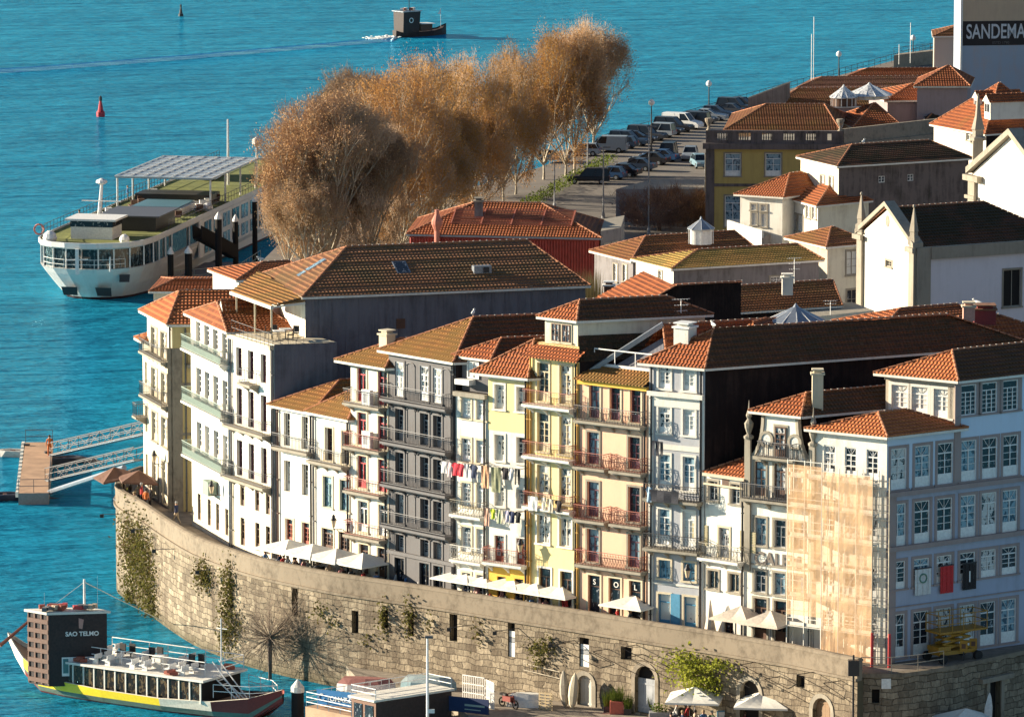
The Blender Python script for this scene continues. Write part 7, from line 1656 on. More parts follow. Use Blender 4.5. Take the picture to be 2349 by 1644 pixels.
# ================================================================== second tour boat and quay clutter
r = thing('tour_boat', 'tour boat with a brown cabin and white roof at the bottom edge', 'boat', tuple(G(900, 1640, 0))); ca, cb2, cc2 = V2(G(806, 1594, 3.1)), V2(G(862, 1606, 3.1)), V2(G(1035, 1580, 3.1)); cd2 = ca + cc2 - cb2
m = MB(); m.prism([ca, cb2, cc2, cd2], -.3, 3.0); f1 = Fac(ca, cb2); f2 = Fac(cb2, cc2); cab = world_child(m, 'cabin', flat('cabin_brown', (.20, .09, .05), .6), r)
m = MB(); f2.b(m, .05, f2.w, -.2, 2.95, .003, .05); sub_child(m, 'end_wall', M_tar, r, cab); m = MB()
for k in (0, 1): f1.b(m, f1.w * (.12 + .45 * k), f1.w * (.45 + .45 * k), 1.7, 2.7, .003, .04)
sub_child(m, 'window', M_gd, r, cab)
ctr = (ca + cc2) / 2; m = MB(); m.prism([ctr + (x - ctr) * 1.07 for x in (ca, cb2, cc2, cd2)], 3.0, 3.14); world_child(m, 'roof', M_trimw, r)
rd = (ca - cb2).normalized(); pp = ca; m = MB(); m.prism([ca, ca + rd * 4.5, cd2 + rd * 4.5, cd2], -.3, 1.7); world_child(m, 'foredeck', [M_wood], r)
rail([Vector((x.x, x.y, 1.7)) for x in (ca, ca + rd * 4.4, cd2 + rd * 4.4)], 1.0, M_white, r, .9, rails=(1, .66, .33)); rail([Vector((x.x, x.y, 3.14)) for x in (cb2, ca, cd2, cc2)], .7, M_white, r, 1.5)
fb2 = Fac(V2(G(727, 1606, 2.2)), V2(G(822, 1617, 2.2))); rb_ = thing('banner', 'blue railing banner with white writing beside the brown boat cabin', 'banner', fb2.p(1, 1.9, 0).to_tuple()); m = MB(); fb2.b(m, 0, fb2.w, 2.0, 3.0, 0, .03); world_child(m, 'cloth', flat('banner_blue', (.02, .16, .38), .7), rb_)
text_mesh('TOMAZ.DO', .46, M_white, fac_matrix(fb2, .75, 2.3, .04), root=rb_, parent=rb_, font_off=.01); m = MB()
for k in range(10): a, b = R(60 + k * 28), R(88 + k * 28); m.tube(fb2.p(.4 + .22 * math.cos(a), 2.5 + .22 * math.sin(a), .05), fb2.p(.4 + .22 * math.cos(b), 2.5 + .22 * math.sin(b), .05), .035, n=4)
world_child(m, 'emblem', M_white, rb_)
r = thing('quay_mast', 'slim white mast standing in front of the brown tour boat', 'mast', tuple(G(981, 1700, ZQ))); m = MB(); p = G(981, 1700, ZQ); q = G(979, 1460, 8.2); q = Vector((p.x, p.y, 8.4)); m.tube(p, q, .1, .07, n=8); m.box(p + Vector((.2, 0, 2.0)), .5, .12, .25); world_child(m, 'pole', M_white, r); m = MB(); m.box(q + Vector((.1, 0, .05)), .5, .3, .15); world_child(m, 'lamp_head', M_iron_g, r)
r = thing('bollard_pile', 'black mooring pile with a white conical cap beside the striped boat bow', 'pile', tuple(G(683, 1650, 0))); m = MB(); m.lathe((0, 0, -1), [(.42, 0), (.42, 2.9)], 12); m.build('pile', M_dark, r); m = MB(); m.lathe((0, 0, 1.9), [(.46, 0), (.44, .35), (.04, .85)], 12); m.build('cap', M_trimw, r)
def upturned(label, u, v, L, W_, ang, c1, c2, name='rowing_boat'):
 r = thing(name, label, 'boat', tuple(G(u, v, ZQ)), ang); m = MB(); O_ = [(-.5, .3), (-.3, .46), (0, .5), (.25, .4), (.42, .2), (.5, .02)]; lo = [(x * L, y * W_, 0) for x, y in O_] + [(x * L, -y * W_, 0) for x, y in O_[::-1]]; mid_ = [(x * .97, y * .93, .5) for x, y, _ in lo]; hi = [(x * .8, y * .45, .85) for x, y, _ in lo]; n = len(lo)
 for j, (A_, B_) in enumerate(((lo, mid_), (mid_, hi))):
  for i in range(n): k = (i + 1) % n; m.face([A_[i], B_[i], B_[k], A_[k]], j)
 m.face(hi, 1); m.build('hull', [c1, c2], r); return r
upturned('white boat lying keel up with a faded red bottom, beside the wall', 842, 1582, 4.0, 1.9, R(-12), M_white, flat('keel_red', (.30, .12, .10)))
upturned('light blue boat on the quay left of the white gate', 985, 1578, 3.8, 1.7, R(-14), flat('boat_lightblue', (.25, .38, .42)), flat('boat_greyblue', (.33, .40, .40)))
upturned('small white boat lying on its side beside the wooden pallet', 1215, 1618, 3.0, 1.4, R(-10), M_white, M_trimw)
r = thing('gate', 'white lattice double gate on the quay', 'gate', tuple(G(1098, 1612, ZQ)));
for (u0, v0, u1, v1) in ((1062, 1610, 1112, 1618), (1116, 1622, 1134, 1630)):
 ff = Fac(V2(G(u0, v0, ZQ)), V2(G(u1, v1, ZQ))); m = MB(); n = 12
 for k in range(n + 1): t = ff.w * k / n; ff.b(m, t - .02, t + .02, ZQ + .1, ZQ + 1.9, 0, .03)
 for z in (.1, .7, 1.3, 1.85): ff.b(m, 0, ff.w, ZQ + z, ZQ + z + .06, .03, .06)
 world_child(m, 'gate_leaf', M_white, r)
ff = Fac(V2(G(1030, 1632, ZQ)), V2(G(1122, 1642, ZQ))); r = thing('notice_board', 'dark blue information board below the white gate', 'board', ff.p(.5, ZQ, 0).to_tuple()); m = MB(); ff.b(m, 0, ff.w, ZQ + .1, ZQ + 1.1, 0, .06); world_child(m, 'panel', flat('board_navy', (.01, .025, .09)), r); m = MB(); ff.b(m, ff.w * .4, ff.w * .9, ZQ + .55, ZQ + .68, .06, .065); ff.b(m, ff.w * .4, ff.w * .8, ZQ + .3, ZQ + .36, .06, .065); world_child(m, 'writing', M_iron_gr, r)
r = thing('ladder', 'old wooden ladder lying along the wall foot', 'ladder', tuple(G(1245, 1575, 3.2))); m = MB(); p, q = QW.p(QW.hit(1206, 1500)[0], 3.4, .25), QW.p(QW.hit(1290, 1500)[0], 3.2, .25)
for dz in (0, .45): m.tube(p + Vector((0, 0, dz)), q + Vector((0, 0, dz)), .04, n=4)
for k in range(9): a = p.lerp(q, (k + .5) / 9); m.tube(a, a + Vector((0, 0, .45)), .025, n=4)
world_child(m, 'frame', M_bark, r)
r = thing('pallet', 'wooden pallet standing on edge on the quay', 'pallet', tuple(G(1252, 1628, ZQ))); ff = Fac(V2(G(1236, 1626, ZQ)), V2(G(1268, 1630, ZQ))); m = MB()
for k in range(6): ff.b(m, 0, ff.w, ZQ + .05 + k * .2, ZQ + .17 + k * .2, 0, .03)
for t in (0, .45, .85): ff.b(m, t, t + .08, ZQ, ZQ + 1.2, -.1, 0)
world_child(m, 'boards', flat('pallet_wood', (.5, .38, .22)), r)
def kayak(label, u, v, h, lean, mt):
 r = thing('kayak', label, 'kayak', tuple(G(u, v, ZQ)), 0, 'boats leaning upright on the wall'); m = MB(); pr = [(-.0, .03), (.12, .22), (.35, .34), (.6, .33), (.85, .2), (1, .02)]
 for (a, ra), (b, rb) in zip(pr, pr[1:]): m.tube((lean * a * h, a * .3, a * h), (lean * b * h, b * .3, b * h), ra, rb, n=8, cap=False)
 m.build('hull', mt, r)
kayak('whitish kayak standing upright against the wall beside the white arched door', 1297, 1622, 2.5, -.05, M_trimg); kayak('cream kayak leaning upright just right of the whitish one', 1312, 1625, 2.4, .09, M_trimc); kayak('bigger cream rowing hull upright against the wall below the black lamp post', 1962, 1650, 2.3, .05, M_trimc)
r = thing('motorcycle', 'dark red motorcycle parked on the quay near the white boat', 'motorcycle', tuple(G(1166, 1622, ZQ)), R(-50)); m = MB(); m.box((0, 0, .6), .9, .3, .35); m.box((-.45, 0, .85), .6, .28, .14, 1); m.tube((.5, 0, .9), (.7, 0, .3), .04); m.tube((.35, -.35, 1.05), (.35, .35, 1.05), .025); m.build('body', [M_bred, M_iron], r)
for x in (-.65, .72):
 m = MB()
 for k in range(14): a, b = 2 * math.pi * k / 14, 2 * math.pi * (k + 1) / 14; m.tube((x + .28 * math.cos(a), 0, .3 + .28 * math.sin(a)), (x + .28 * math.cos(b), 0, .3 + .28 * math.sin(b)), .05, n=5)
 m.tube((x, -.08, .3), (x, .08, .3), .08); m.build('wheel', M_dark, r)
# ================================================================== cars
def paint(name, c): return flat('carpaint_' + name, c, .35, 0, .35, var=.04)
CARP = dict(black=paint('black', (.012, .012, .016)), navy=paint('navy', (.015, .03, .06)), grey=paint('grey', (.028, .032, .04)), silver=paint('silver', (.24, .27, .30)), white=paint('white', (.72, .72, .70)), blue=paint('blue', (.02, .06, .14)), teal=paint('teal', (.16, .25, .30)))
M_cgl = flat('car_glass', (.012, .015, .02), .15, 0, .4); M_tyre = flat('tyre', (.015, .015, .015), .9)
def car_proto(kind):
 Ls = {'hatch': (4.1, 1.75, 1.48), 'sedan': (4.6, 1.8, 1.42), 'suv': (4.8, 1.9, 1.78), 'van': (4.9, 1.9, 1.95)}[kind]; L, W_, H = Ls
 belt = .92 if kind != 'van' else 1.1
 pr = {'hatch': [(-.5, .35), (-.5, .8), (-.46, belt), (.12, belt), (.42, .78), (.5, .62), (.5, .3)], 'sedan': [(-.5, .35), (-.5, .85), (-.34, belt), (.14, belt), (.44, .76), (.5, .6), (.5, .3)], 'suv': [(-.5, .4), (-.5, .9), (-.48, belt), (.18, belt), (.45, .9), (.5, .7), (.5, .35)], 'van': [(-.5, .35), (-.5, 1.0), (-.49, belt), (.24, belt), (.44, .9), (.5, .65), (.5, .3)]}[kind]
 cab = {'hatch': [(-.46, belt), (-.38, H), (-.02, H), (.16, belt)], 'sedan': [(-.36, belt), (-.22, H), (.0, H), (.18, belt)], 'suv': [(-.48, belt), (-.44, H), (.04, H), (.2, belt)], 'van': [(-.49, belt), (-.48, H), (.12, H), (.26, belt)]}[kind]
 b = MB(); n = len(pr)
 yo, yi = W_ / 2, W_ / 2 - .08
 def P(x, z, y): return (x * L, y, z)
 lower = [(x, z) for x, z in pr]
 for sg in (-1, 1):
  s_ = [P(x, z, sg * (yo if z < belt - .15 else yi)) for x, z in lower]; b.face(s_ if sg < 0 else s_[::-1])
 for i in range(n):
  (x0, z0), (x1, z1) = lower[i], lower[(i + 1) % n]; y0, y1 = (yo if z0 < belt - .15 else yi), (yo if z1 < belt - .15 else yi)
  b.face([P(x0, z0, -y0), P(x0, z0, y0), P(x1, z1, y1), P(x1, z1, -y1)])
 yr = yi - .16; c = cab
 b.hexa([P(c[1][0] - .01, H - .06, -yr), P(c[2][0] + .01, H - .06, -yr), P(c[2][0] + .01, H - .06, yr), P(c[1][0] - .01, H - .06, yr), P(c[1][0], H, -yr + .04), P(c[2][0], H, -yr + .04), P(c[2][0], H, yr - .04), P(c[1][0], H, yr - .04)])
 for sg in (-1, 1):
  for a, d in ((c[0], c[1]), (c[3], c[2])): b.tube(P(a[0], belt, sg * (yi - .02)), P(d[0], H - .03, sg * (yr - .01)), .05, n=4)
  b.tube(P((c[0][0] + c[3][0]) / 2 + .02, belt, sg * (yi - .02)), P((c[1][0] + c[2][0]) / 2, H - .03, sg * (yr)), .045, n=4)
  if kind == 'van': b.hexa([P(-.47, belt - .05, sg * yi - .02), P(.0, belt - .05, sg * yi - .02), P(.0, belt - .05, sg * yi + .02), P(-.47, belt - .05, sg * yi + .02), P(-.47, H - .05, sg * yr - .02), P(-.02, H - .05, sg * yr - .02), P(-.02, H - .05, sg * yr + .03), P(-.47, H - .05, sg * yr + .03)])
 g = MB(); e = .012; q = [P(c[0][0], belt - .02, -yi + e), P(c[3][0], belt - .02, -yi + e), P(c[3][0], belt - .02, yi - e), P(c[0][0], belt - .02, yi - e), P(c[1][0], H - .05, -yr + e), P(c[2][0], H - .05, -yr + e), P(c[2][0], H - .05, yr - e), P(c[1][0], H - .05, yr - e)]; g.hexa(q)
 wh = MB(); wh.tube((0, -.11, 0), (0, .11, 0), .32, n=14); wh.tube((0, -.12, 0), (0, .12, 0), .18, n=10, mat=1)
 hl = MB(); hl.box((0, 0, 0), .08, .34, .16); tl = MB(); tl.box((0, 0, 0), .06, .22, .26)
 return dict(b=mesh_of(b, 'body', [CARP['black']]), g=mesh_of(g, 'windows', [M_cgl]), w=mesh_of(wh, 'wheel', [M_tyre, M_zinc]), h=mesh_of(hl, 'headlight', [flat('lamp_glass', (.6, .62, .65), .1)]), t=mesh_of(tl, 'tail_light', [flat('lamp_red', (.35, .02, .02), .3)]), L=L, W=W_)
CPR = {k: car_proto(k) for k in ('hatch', 'sedan', 'suv', 'van')}
def car(kind, col, u, v, ang, label, group='cars parked by the river'):
 pr = CPR[kind]; r = thing('parked_car' if kind != 'van' else 'parked_van', label, 'car' if kind != 'van' else 'van', tuple(G(u, v, ZG)), R(ang), group)
 def ch(nm, me, loc=(0, 0, 0)): o = bpy.data.objects.new(nm, me); COL.objects.link(o); o.parent = r; o.location = loc; return o
 b = ch('body', pr['b']); b.material_slots[0].link = 'OBJECT'; b.material_slots[0].material = CARP[col]; ch('windows', pr['g'])
 for x in (-.31, .32):
  for y in (-1, 1): ch('wheel', pr['w'], (x * pr['L'], y * (pr['W'] / 2 - .1), .32))
 for y in (-1, 1): ch('headlight', pr['h'], (.485 * pr['L'], y * (pr['W'] / 2 - .28), .68)); ch('tail_light', pr['t'], (-.495 * pr['L'], y * (pr['W'] / 2 - .2), .8))
row = [('hatch', 'grey'), ('hatch', 'navy'), ('suv', 'navy'), ('sedan', 'black'), ('suv', 'grey'), ('suv', 'silver'), ('sedan', 'black'), ('suv', 'black'), ('van', 'white'), ('suv', 'black'), ('hatch', 'grey'), ('sedan', 'silver'), ('hatch', 'navy'), ('sedan', 'grey'), ('suv', 'black'), ('hatch', 'black')]
ordn = ['first', 'second', 'third', 'fourth', 'fifth', 'sixth', 'seventh', 'eighth', 'ninth', 'tenth', 'eleventh', 'twelfth', 'thirteenth', 'fourteenth', 'fifteenth', 'sixteenth']
for i, (k, c_) in enumerate(row):
 car(k, c_, 1402 + i * 20.4, 347 - i * 6.45, -21 + random.uniform(-4, 4) + (180 if i % 4 == 1 else 0), f'{c_} {"van" if k == "van" else "car"} along the river railing, {ordn[i]} from the tall plane tree')
for a in (('suv', 'black', 1350, 421, 176, 'long black estate car, nearest and leftmost in the lower row'), ('hatch', 'blue', 1394, 411, 160, 'dark blue car half hidden behind the long black estate car'), ('sedan', 'black', 1424, 404, 158, 'black saloon, third in the lower row'), ('sedan', 'navy', 1459, 391, 160, 'navy saloon in the middle of the lower row'), ('sedan', 'black', 1490, 377, 158, 'glossy black saloon just above the navy one in the lower row'), ('sedan', 'blue', 1512, 370, 158, 'dark blue saloon showing its round headlight at the right end of the lower row'),
  ('suv', 'black', 1531, 363, -100, 'dark hatchback standing alone left of the silver car'), ('hatch', 'silver', 1583, 366, -96, 'silver car facing the viewer, left of the yellow tiled building'), ('hatch', 'teal', 1607, 384, -80, 'pale blue car cut off by the corner of the yellow tiled building'), ('hatch', 'silver', 1337, 357, 172, 'silver car seen between the plane tree trunks'), ('hatch', 'teal', 1268, 372, 10, 'pale blue car far left behind the plane tree trunks'), ('van', 'silver', 1392, 349, 172, 'light grey van beside the tall plane tree trunk')): car(*a)
m = MB()
for i in range(18): p, q = G(1390 + i * 20.4, 352 - i * 6.45, ZG + .008), None; d = Vector((.93, -.365, 0)); s = Vector((.365, .93, 0)) * .06; q = p + d * 4.6; m.face([p - s, p + s, q + s, q - s])
o = m.build('bay_markings', M_trimw); tag(o, kind='structure')
sh_ = [G(u, v, ZG) for u, v in ((1245, 383), (1400, 323), (1720, 231), (2140, 116))]; r = thing('river_railing', 'thin iron railing along the edge of the riverside car park', 'railing', tuple(sh_[0])); rail([p + Vector((.4, -.1, 0)) for p in sh_], 1.1, M_iron, r, 2.4, r=.035)
# ================================================================== lamps, poles, masts
def lamp(label, u, vt, vb, kind, z=ZG, group='tall lamp posts around the car park'):
 p = G(u, vb, z); s = 13300 / p.y; h = (vb - vt) / s; r = thing('lamp_post', label, 'lamp post', tuple(p), 0, group); m = MB(); dk = kind == 'globe'; m.tube((0, 0, 0), (0, 0, h), .10 if dk else .09, .06, n=8); m.lathe((0, 0, 0), [(.2, 0), (.16, .5), (.1, .7)], 8); m.build('pole', M_iron if dk else M_grey, r)
 m = MB()
 if dk: m.lathe((0, 0, h - .1), [(.08, 0), (.34, .2), (.38, .45), (.22, .7), (.05, .8)], 10); m.build('globe', M_white, r)
 else: m.box((.35, 0, h), .8, .2, .14); m.build('lamp_head', M_iron_g, r)
lamp('dark globe lamp by the river cars, left of the white van', 1494, 240, 352, 'globe'); lamp('dark globe lamp above the row of cars near the stone fire wall', 1626, 197, 262, 'globe'); lamp('dark globe lamp beyond the long orange roof', 1924, 129, 190, 'globe'); lamp('dark globe lamp left of the pale plain block', 2094, 92, 150, 'globe')
for a in (('thin grey pole at the hedge end, leftmost of the poles', 1272, 372, 480), ('thin grey pole before the tall plane tree trunk', 1348, 285, 392), ('thin grey pole behind the annex with a red sign', 1384, 336, 500), ('tallest thin grey pole, left of the leafless trees', 1488, 288, 536), ('thin grey pole at the corner of the yellow tiled building', 1617, 350, 520)): lamp(*a, 'arm')
lamp('short grey pole between the annex and the leafless trees', 1429, 512, 580, 'arm')
def mast(label, u, vt, vb, z, bars=3, group='radio masts and aerials'):
 p = G(u, vb, z); s = 13300 / p.y; h = (vb - vt) / s; r = thing('aerial', label, 'aerial', tuple(p), 0, group); m = MB(); m.tube((0, 0, 0), (0, 0, h), .035, n=5)
 for k in range(bars): zz = h * (1 - .22 * k); m.tube((-.6 + .15 * k, 0, zz), (.6 - .1 * k, .1, zz + .05), .02, n=4); [m.tube((x, -.25, zz + .02), (x, .25, zz + .02), .012, n=3) for x in (-.4, -.2, 0, .2, .4)]
 m.build('rods', M_white, r)
mast('slender white radio mast with a dish, by the river', 1866, 38, 190, 15, 0); mast('second slender white radio mast beside the one with a dish', 1861, 78, 190, 15, 0); mast('slim white mast left of the pale plain block', 2088, 52, 145, 13, 0); mast('short white mast on the far low wall', 2062, 102, 148, 13, 0)
mast('television aerial over the sunken terrace of the pink house', 1562, 686, 748, PK.zt + 3, 3); mast('television aerial beside the white chimney', 1822, 592, 650, 18.8, 3); mast('aerial with two dishes behind the charcoal house roof', 1196, 674, 722, 22, 1); mast('small aerial over the flat pale terrace roof', 1905, 690, 722, 16.6, 2)
r = thing('satellite_dish', 'white satellite dish behind the charcoal house roof', 'dish', tuple(G(1224, 716, 22))); m = MB(); m.tube((0, 0, 0), (0, 0, .8), .05); m.lathe((0, 0, .75), [(.05, 0), (.45, .25), (.5, .3)], 12); m.build('dish', M_white, r)
r = thing('river_wall', 'low grey harbour wall with a rail, left of the pale plain block', 'wall', tuple(G(2090, 150, ZG))); m = MB(); p, q = G(2050, 158, ZG), G(2150, 146, ZG); m.hexa([p, q, q + Vector((1, 3, 0)), p + Vector((1, 3, 0))] + [x + Vector((0, 0, 1.8)) for x in (p, q, q + Vector((1, 3, 0)), p + Vector((1, 3, 0)))]); world_child(m, 'wall', P_granite, r); rail([p + Vector((0, .2, 1.8)), q + Vector((0, .2, 1.8))], 1.0, M_iron_g, r)
def lantern_w(label, fc, u, v, sc=1.0):
 t, z = fc.hit(u, v); o = .75; p = fc.p(t, z, o); r = thing('wall_lantern', label, 'lantern', tuple(fc.p(t, z, 0)), 0, 'old street lanterns on wall brackets')
 m = MB(); m.tube(fc.p(t, z - .55, .02), fc.p(t, z - .5, o), .03, n=5); m.tube(fc.p(t, z - .95, .02), fc.p(t, z - .5, o * .7), .025, n=5); m.tube(fc.p(t, z - .5, o), fc.p(t, z - .35, o), .03, n=5); world_child(m, 'bracket', M_iron, r)
 m = MB(); m.lathe(p + Vector((0, 0, -.35)), [(.10, 0), (.2, .5)], 6); world_child(m, 'glass', flat('lantern_glass', (.55, .42, .28), .3), r); m = MB(); m.lathe(p + Vector((0, 0, .15)), [(.26, 0), (.12, .2), (.12, .3), (.03, .42)], 6); world_child(m, 'hood', M_iron, r)
lantern_w('street lantern on the cream tower house', TOW, 376, 1048); lantern_w('street lantern on the long white house beside the green box', LW, 508, 1118); lantern_w('street lantern on the low cream house', LOWR, 785, 1195); lantern_w('street lantern on the yellow house with the washing', YH, 1208, 1250); lantern_w('street lantern on the grey tiled house', TH12, 1590, 1308)
for i, (u, v, lab) in enumerate(((280, 1178, 'floodlight arm sticking out of the wall at its left bend'), (352, 1212, 'floodlight arm above the wide ivy'), (402, 1258, 'floodlight arm just right of the wide ivy'), (505, 1305, 'floodlight arm near the dark tuft of plants'), (1085, 1432, 'floodlight arm in the middle of the wall'), (1190, 1440, 'floodlight arm at the first framed notice'), (1318, 1468, 'floodlight arm left of the framed notice with lettering'))):
 t, z = QW.hit(u, v); r = thing('floodlight', lab, 'floodlight', tuple(QW.p(t, z, 0)), 0, 'floodlights on arms along the quay wall'); m = MB(); e = QW.p(t - 1.0, z - .15, 1.3); m.tube(QW.p(t, z, 0), e, .03, n=4); world_child(m, 'arm', M_iron, r); m = MB(); m.box(e - Vector((0, 0, .12)), .28, .2, .24); world_child(m, 'lamp', M_iron, r)
r = thing('festoon_frame', 'zigzag of thin iron rods for lights strung along the right half of the wall', 'frame', tuple(QW.p(60, 5, 0))); m = MB()
ps = [(1305, 1472), (1395, 1487), (1460, 1478), (1475, 1500), (1560, 1492), (1560, 1520), (1650, 1515), (1735, 1517), (1790, 1550), (1870, 1540), (1930, 1560)]
for (u, v) in ps:
 t, z = QW.hit(u, v)
 if t is None: continue
 a, b, c = QW.p(t, z, .02), QW.p(min(QW.w, t + .2), z + .1, 1.8), QW.p(min(QW.w - .1, t + 2.6), z - 1.4, .02); m.tube(a, b, .03, n=4); m.tube(b, c, .025, n=4)
world_child(m, 'rods', M_iron, r)
r = thing('lamp_post', 'dark quay post with a junction box at the right end of the parapet', 'lamp post', tuple(QW.p(QW.w, 6.5, .1))); m = MB(); p = QW.p(QW.w, 0, .35); m.tube((p.x, p.y, 3.2), (p.x, p.y, 8.2), .07); world_child(m, 'pole', M_iron, r); m = MB(); m.box((p.x, p.y - .1, 7.4), .7, .5, 1.0); world_child(m, 'junction_box', M_iron, r)
lamp('grey steel post rising between the two quay parasols', 1727, 1532, 1660, 'arm', ZQ, None)
# ================================================================== parasols, tables, chairs
def parasol_proto(S, H, mt, sag=.12):
 c = MB(); n = 4; rim = []
 for k in range(4):
  a = math.pi / 4 + k * math.pi / 2; rim.append(Vector((math.cos(a) * S * .707, math.sin(a) * S * .707, H - .75)))
 top = Vector((0, 0, H)); N_ = 5
 for k in range(4):
  a, b = rim[k], rim[(k + 1) % 4]
  for i in range(N_):
   f0, f1 = i / N_, (i + 1) / N_
   def pt(f, g): q = top.lerp(a.lerp(b, g), f); return q - Vector((0, 0, sag * math.sin(math.pi * f) * (1 - abs(2 * g - 1)) + .0))
   for j in range(4):
    g0, g1 = j / 4, (j + 1) / 4; c.face([pt(f0, g0), pt(f1, g0), pt(f1, g1), pt(f0, g1)] if i else [pt(f1, g0), pt(f1, g1), top])
  c.face([a, a - Vector((0, 0, .12)), b - Vector((0, 0, .12)), b])
 p = MB(); p.tube((0, 0, 0), (0, 0, H), .035, n=8); b_ = MB(); b_.box((0, 0, .05), .7, .7, .1)
 rb = MB(); [rb.tube(top - Vector((0, 0, .1)), r_ - Vector((0, 0, .03)), .015, n=4) for r_ in rim]
 return [('canopy', mesh_of(c, 'canopy', [mt])), ('pole', mesh_of(p, 'pole', [M_grey])), ('foot', mesh_of(b_, 'foot', [M_iron_g])), ('ribs', mesh_of(rb, 'ribs', [M_brown]))]
M_can = flat('canvas_white', (.74, .70, .62), .9, var=.06); M_canb = flat('canvas_brown', (.15, .075, .05), .9); M_canp = flat('canvas_beige', (.62, .52, .42), .9)
PP = parasol_proto(3.5, 2.9, M_can); PB = parasol_proto(2.7, 2.5, M_canb); PE = parasol_proto(3.0, 2.7, M_canp)
def parasol(pr, u, v, z, H, rot, label, group=None, lean=0):
 p = G(u, v, z + H); p.z = z; r = thing('parasol', label, 'parasol', tuple(p), R(rot), group)
 if lean: r.rotation_euler = (0, R(lean), R(rot))
 for nm, me in pr: o = bpy.data.objects.new(nm, me); COL.objects.link(o); o.parent = r
 return r
UM = []
gl_, gm_ = 'white parasols along the promenade, left cluster', 'white parasols along the promenade, middle cluster'
for u, v, rot, lab, gr in ((658, 1236, -50, 'leftmost white parasol in front of the low cream house', gl_), (716, 1246, -48, 'second white parasol from the left', gl_), (768, 1257, -46, 'third white parasol from the left, its shaded panel facing right', gl_), (834, 1267, -46, 'fourth white parasol, below the red-door house', gl_), (1067, 1306, -42, 'white parasol at the foot of the charcoal house', gm_), (1115, 1314, -42, 'white parasol before the narrow white house', gm_), (1178, 1322, -40, 'white parasol before the yellow house with the washing', gm_), (1230, 1332, -40, 'white parasol between the two yellow houses', gm_), (1290, 1340, -40, 'white parasol in front of the tall yellow house with the turret', gm_), (1461, 1364, -38, 'lone white parasol before the right end of the pink house', gm_)):
 t_ = min((k * .25 for k in range(int(QW.w / .25))), key=lambda t: abs((lambda q: q.x / q.y * F * math.cos(PITCH) - (u - CX))(QW.p(t, 0, -1.9)))); c = QW.p(t_, 0, -1.9)
 d_ = ray(u, v); zz = HC + d_.z * c.y / d_.y; o = parasol(PP, u, v, ZP, 2.9, rot, lab, gr); o.location = (c.x, c.y, ZP); o.scale = (1, 1, max(.8, min(1.05, (zz - ZP) / 2.9))); UM.append(o)
parasol(PE, 1700, 1388, ZP, 2.7, -36, 'beige parasol between the small white house and the gabled house'); parasol(PE, 1768, 1399, ZP, 2.7, -36, 'beige parasol in front of the gabled house door')
parasol(PB, 272, 1066, ZP, 2.6, 20, 'brown parasol with a lifted flap at the far left bend of the wall', lean=-8); parasol(PB, 312, 1078, ZP, 2.5, 10, 'brown parasol nearer the cream tower house', lean=5)
parasol(PP, 1594, 1574, ZQ, 2.9, -8, 'white parasol on the lower quay, left of the steel post'); parasol(PP, 1751, 1585, ZQ, 2.9, -8, 'white parasol on the lower quay, right of the steel post'); parasol(PP, 2216, 1623, ZQ, 2.9, 15, 'white parasol at the bottom right corner')
r = thing('closed_parasol', 'furled beige parasol standing in front of the small white house', 'parasol', tuple(G(1630, 1455, ZP))); p = r.location; q = G(1629, 1378, ZP + 2.7); r.location = (q.x, q.y, ZP); m = MB(); m.lathe((0, 0, .5), [(.38, 0), (.42, .15), (.22, 1.2), (.06, 2.2)], 9); m.build('canopy', M_canp, r); m = MB(); m.tube((0, 0, 0), (0, 0, 2.8), .03); m.build('pole', M_grey, r)
tb = MB(); tb.box((0, 0, .73), .8, .8, .04); tbl_t = mesh_of(tb, 'tabletop', [M_white]); tb = MB(); tb.tube((0, 0, 0), (0, 0, .71), .04); tb.box((0, 0, .02), .5, .5, .04); tbl_l = mesh_of(tb, 'table_leg', [M_iron])
cs = MB(); cs.box((0, 0, .45), .44, .44, .05); ch_s = mesh_of(cs, 'seat', [M_iron]); cs = MB(); cs.box((-.21, 0, .72), .04, .44, .45); ch_b = mesh_of(cs, 'backrest', [M_iron]); cs = MB(); cs.tube((0, 0, 0), (0, 0, .43), .02, n=4); ch_l = mesh_of(cs, 'leg', [M_iron])
def table(x, y, z, rot, label, group='cafe tables'):
 r = thing('cafe_table', label, 'table', (x, y, z), rot, group)
 for nm, me in (('tabletop', tbl_t), ('table_leg', tbl_l)): o = bpy.data.objects.new(nm, me); COL.objects.link(o); o.parent = r
def chair(x, y, z, rot, label, group='cafe chairs'):
 r = thing('cafe_chair', label, 'chair', (x, y, z), rot, group)
 for nm, me in (('seat', ch_s), ('backrest', ch_b)): o = bpy.data.objects.new(nm, me); COL.objects.link(o); o.parent = r
 for a in (-.19, .19):
  for b in (-.19, .19): o = bpy.data.objects.new('leg', ch_l); COL.objects.link(o); o.parent = r; o.location = (a, b, 0)
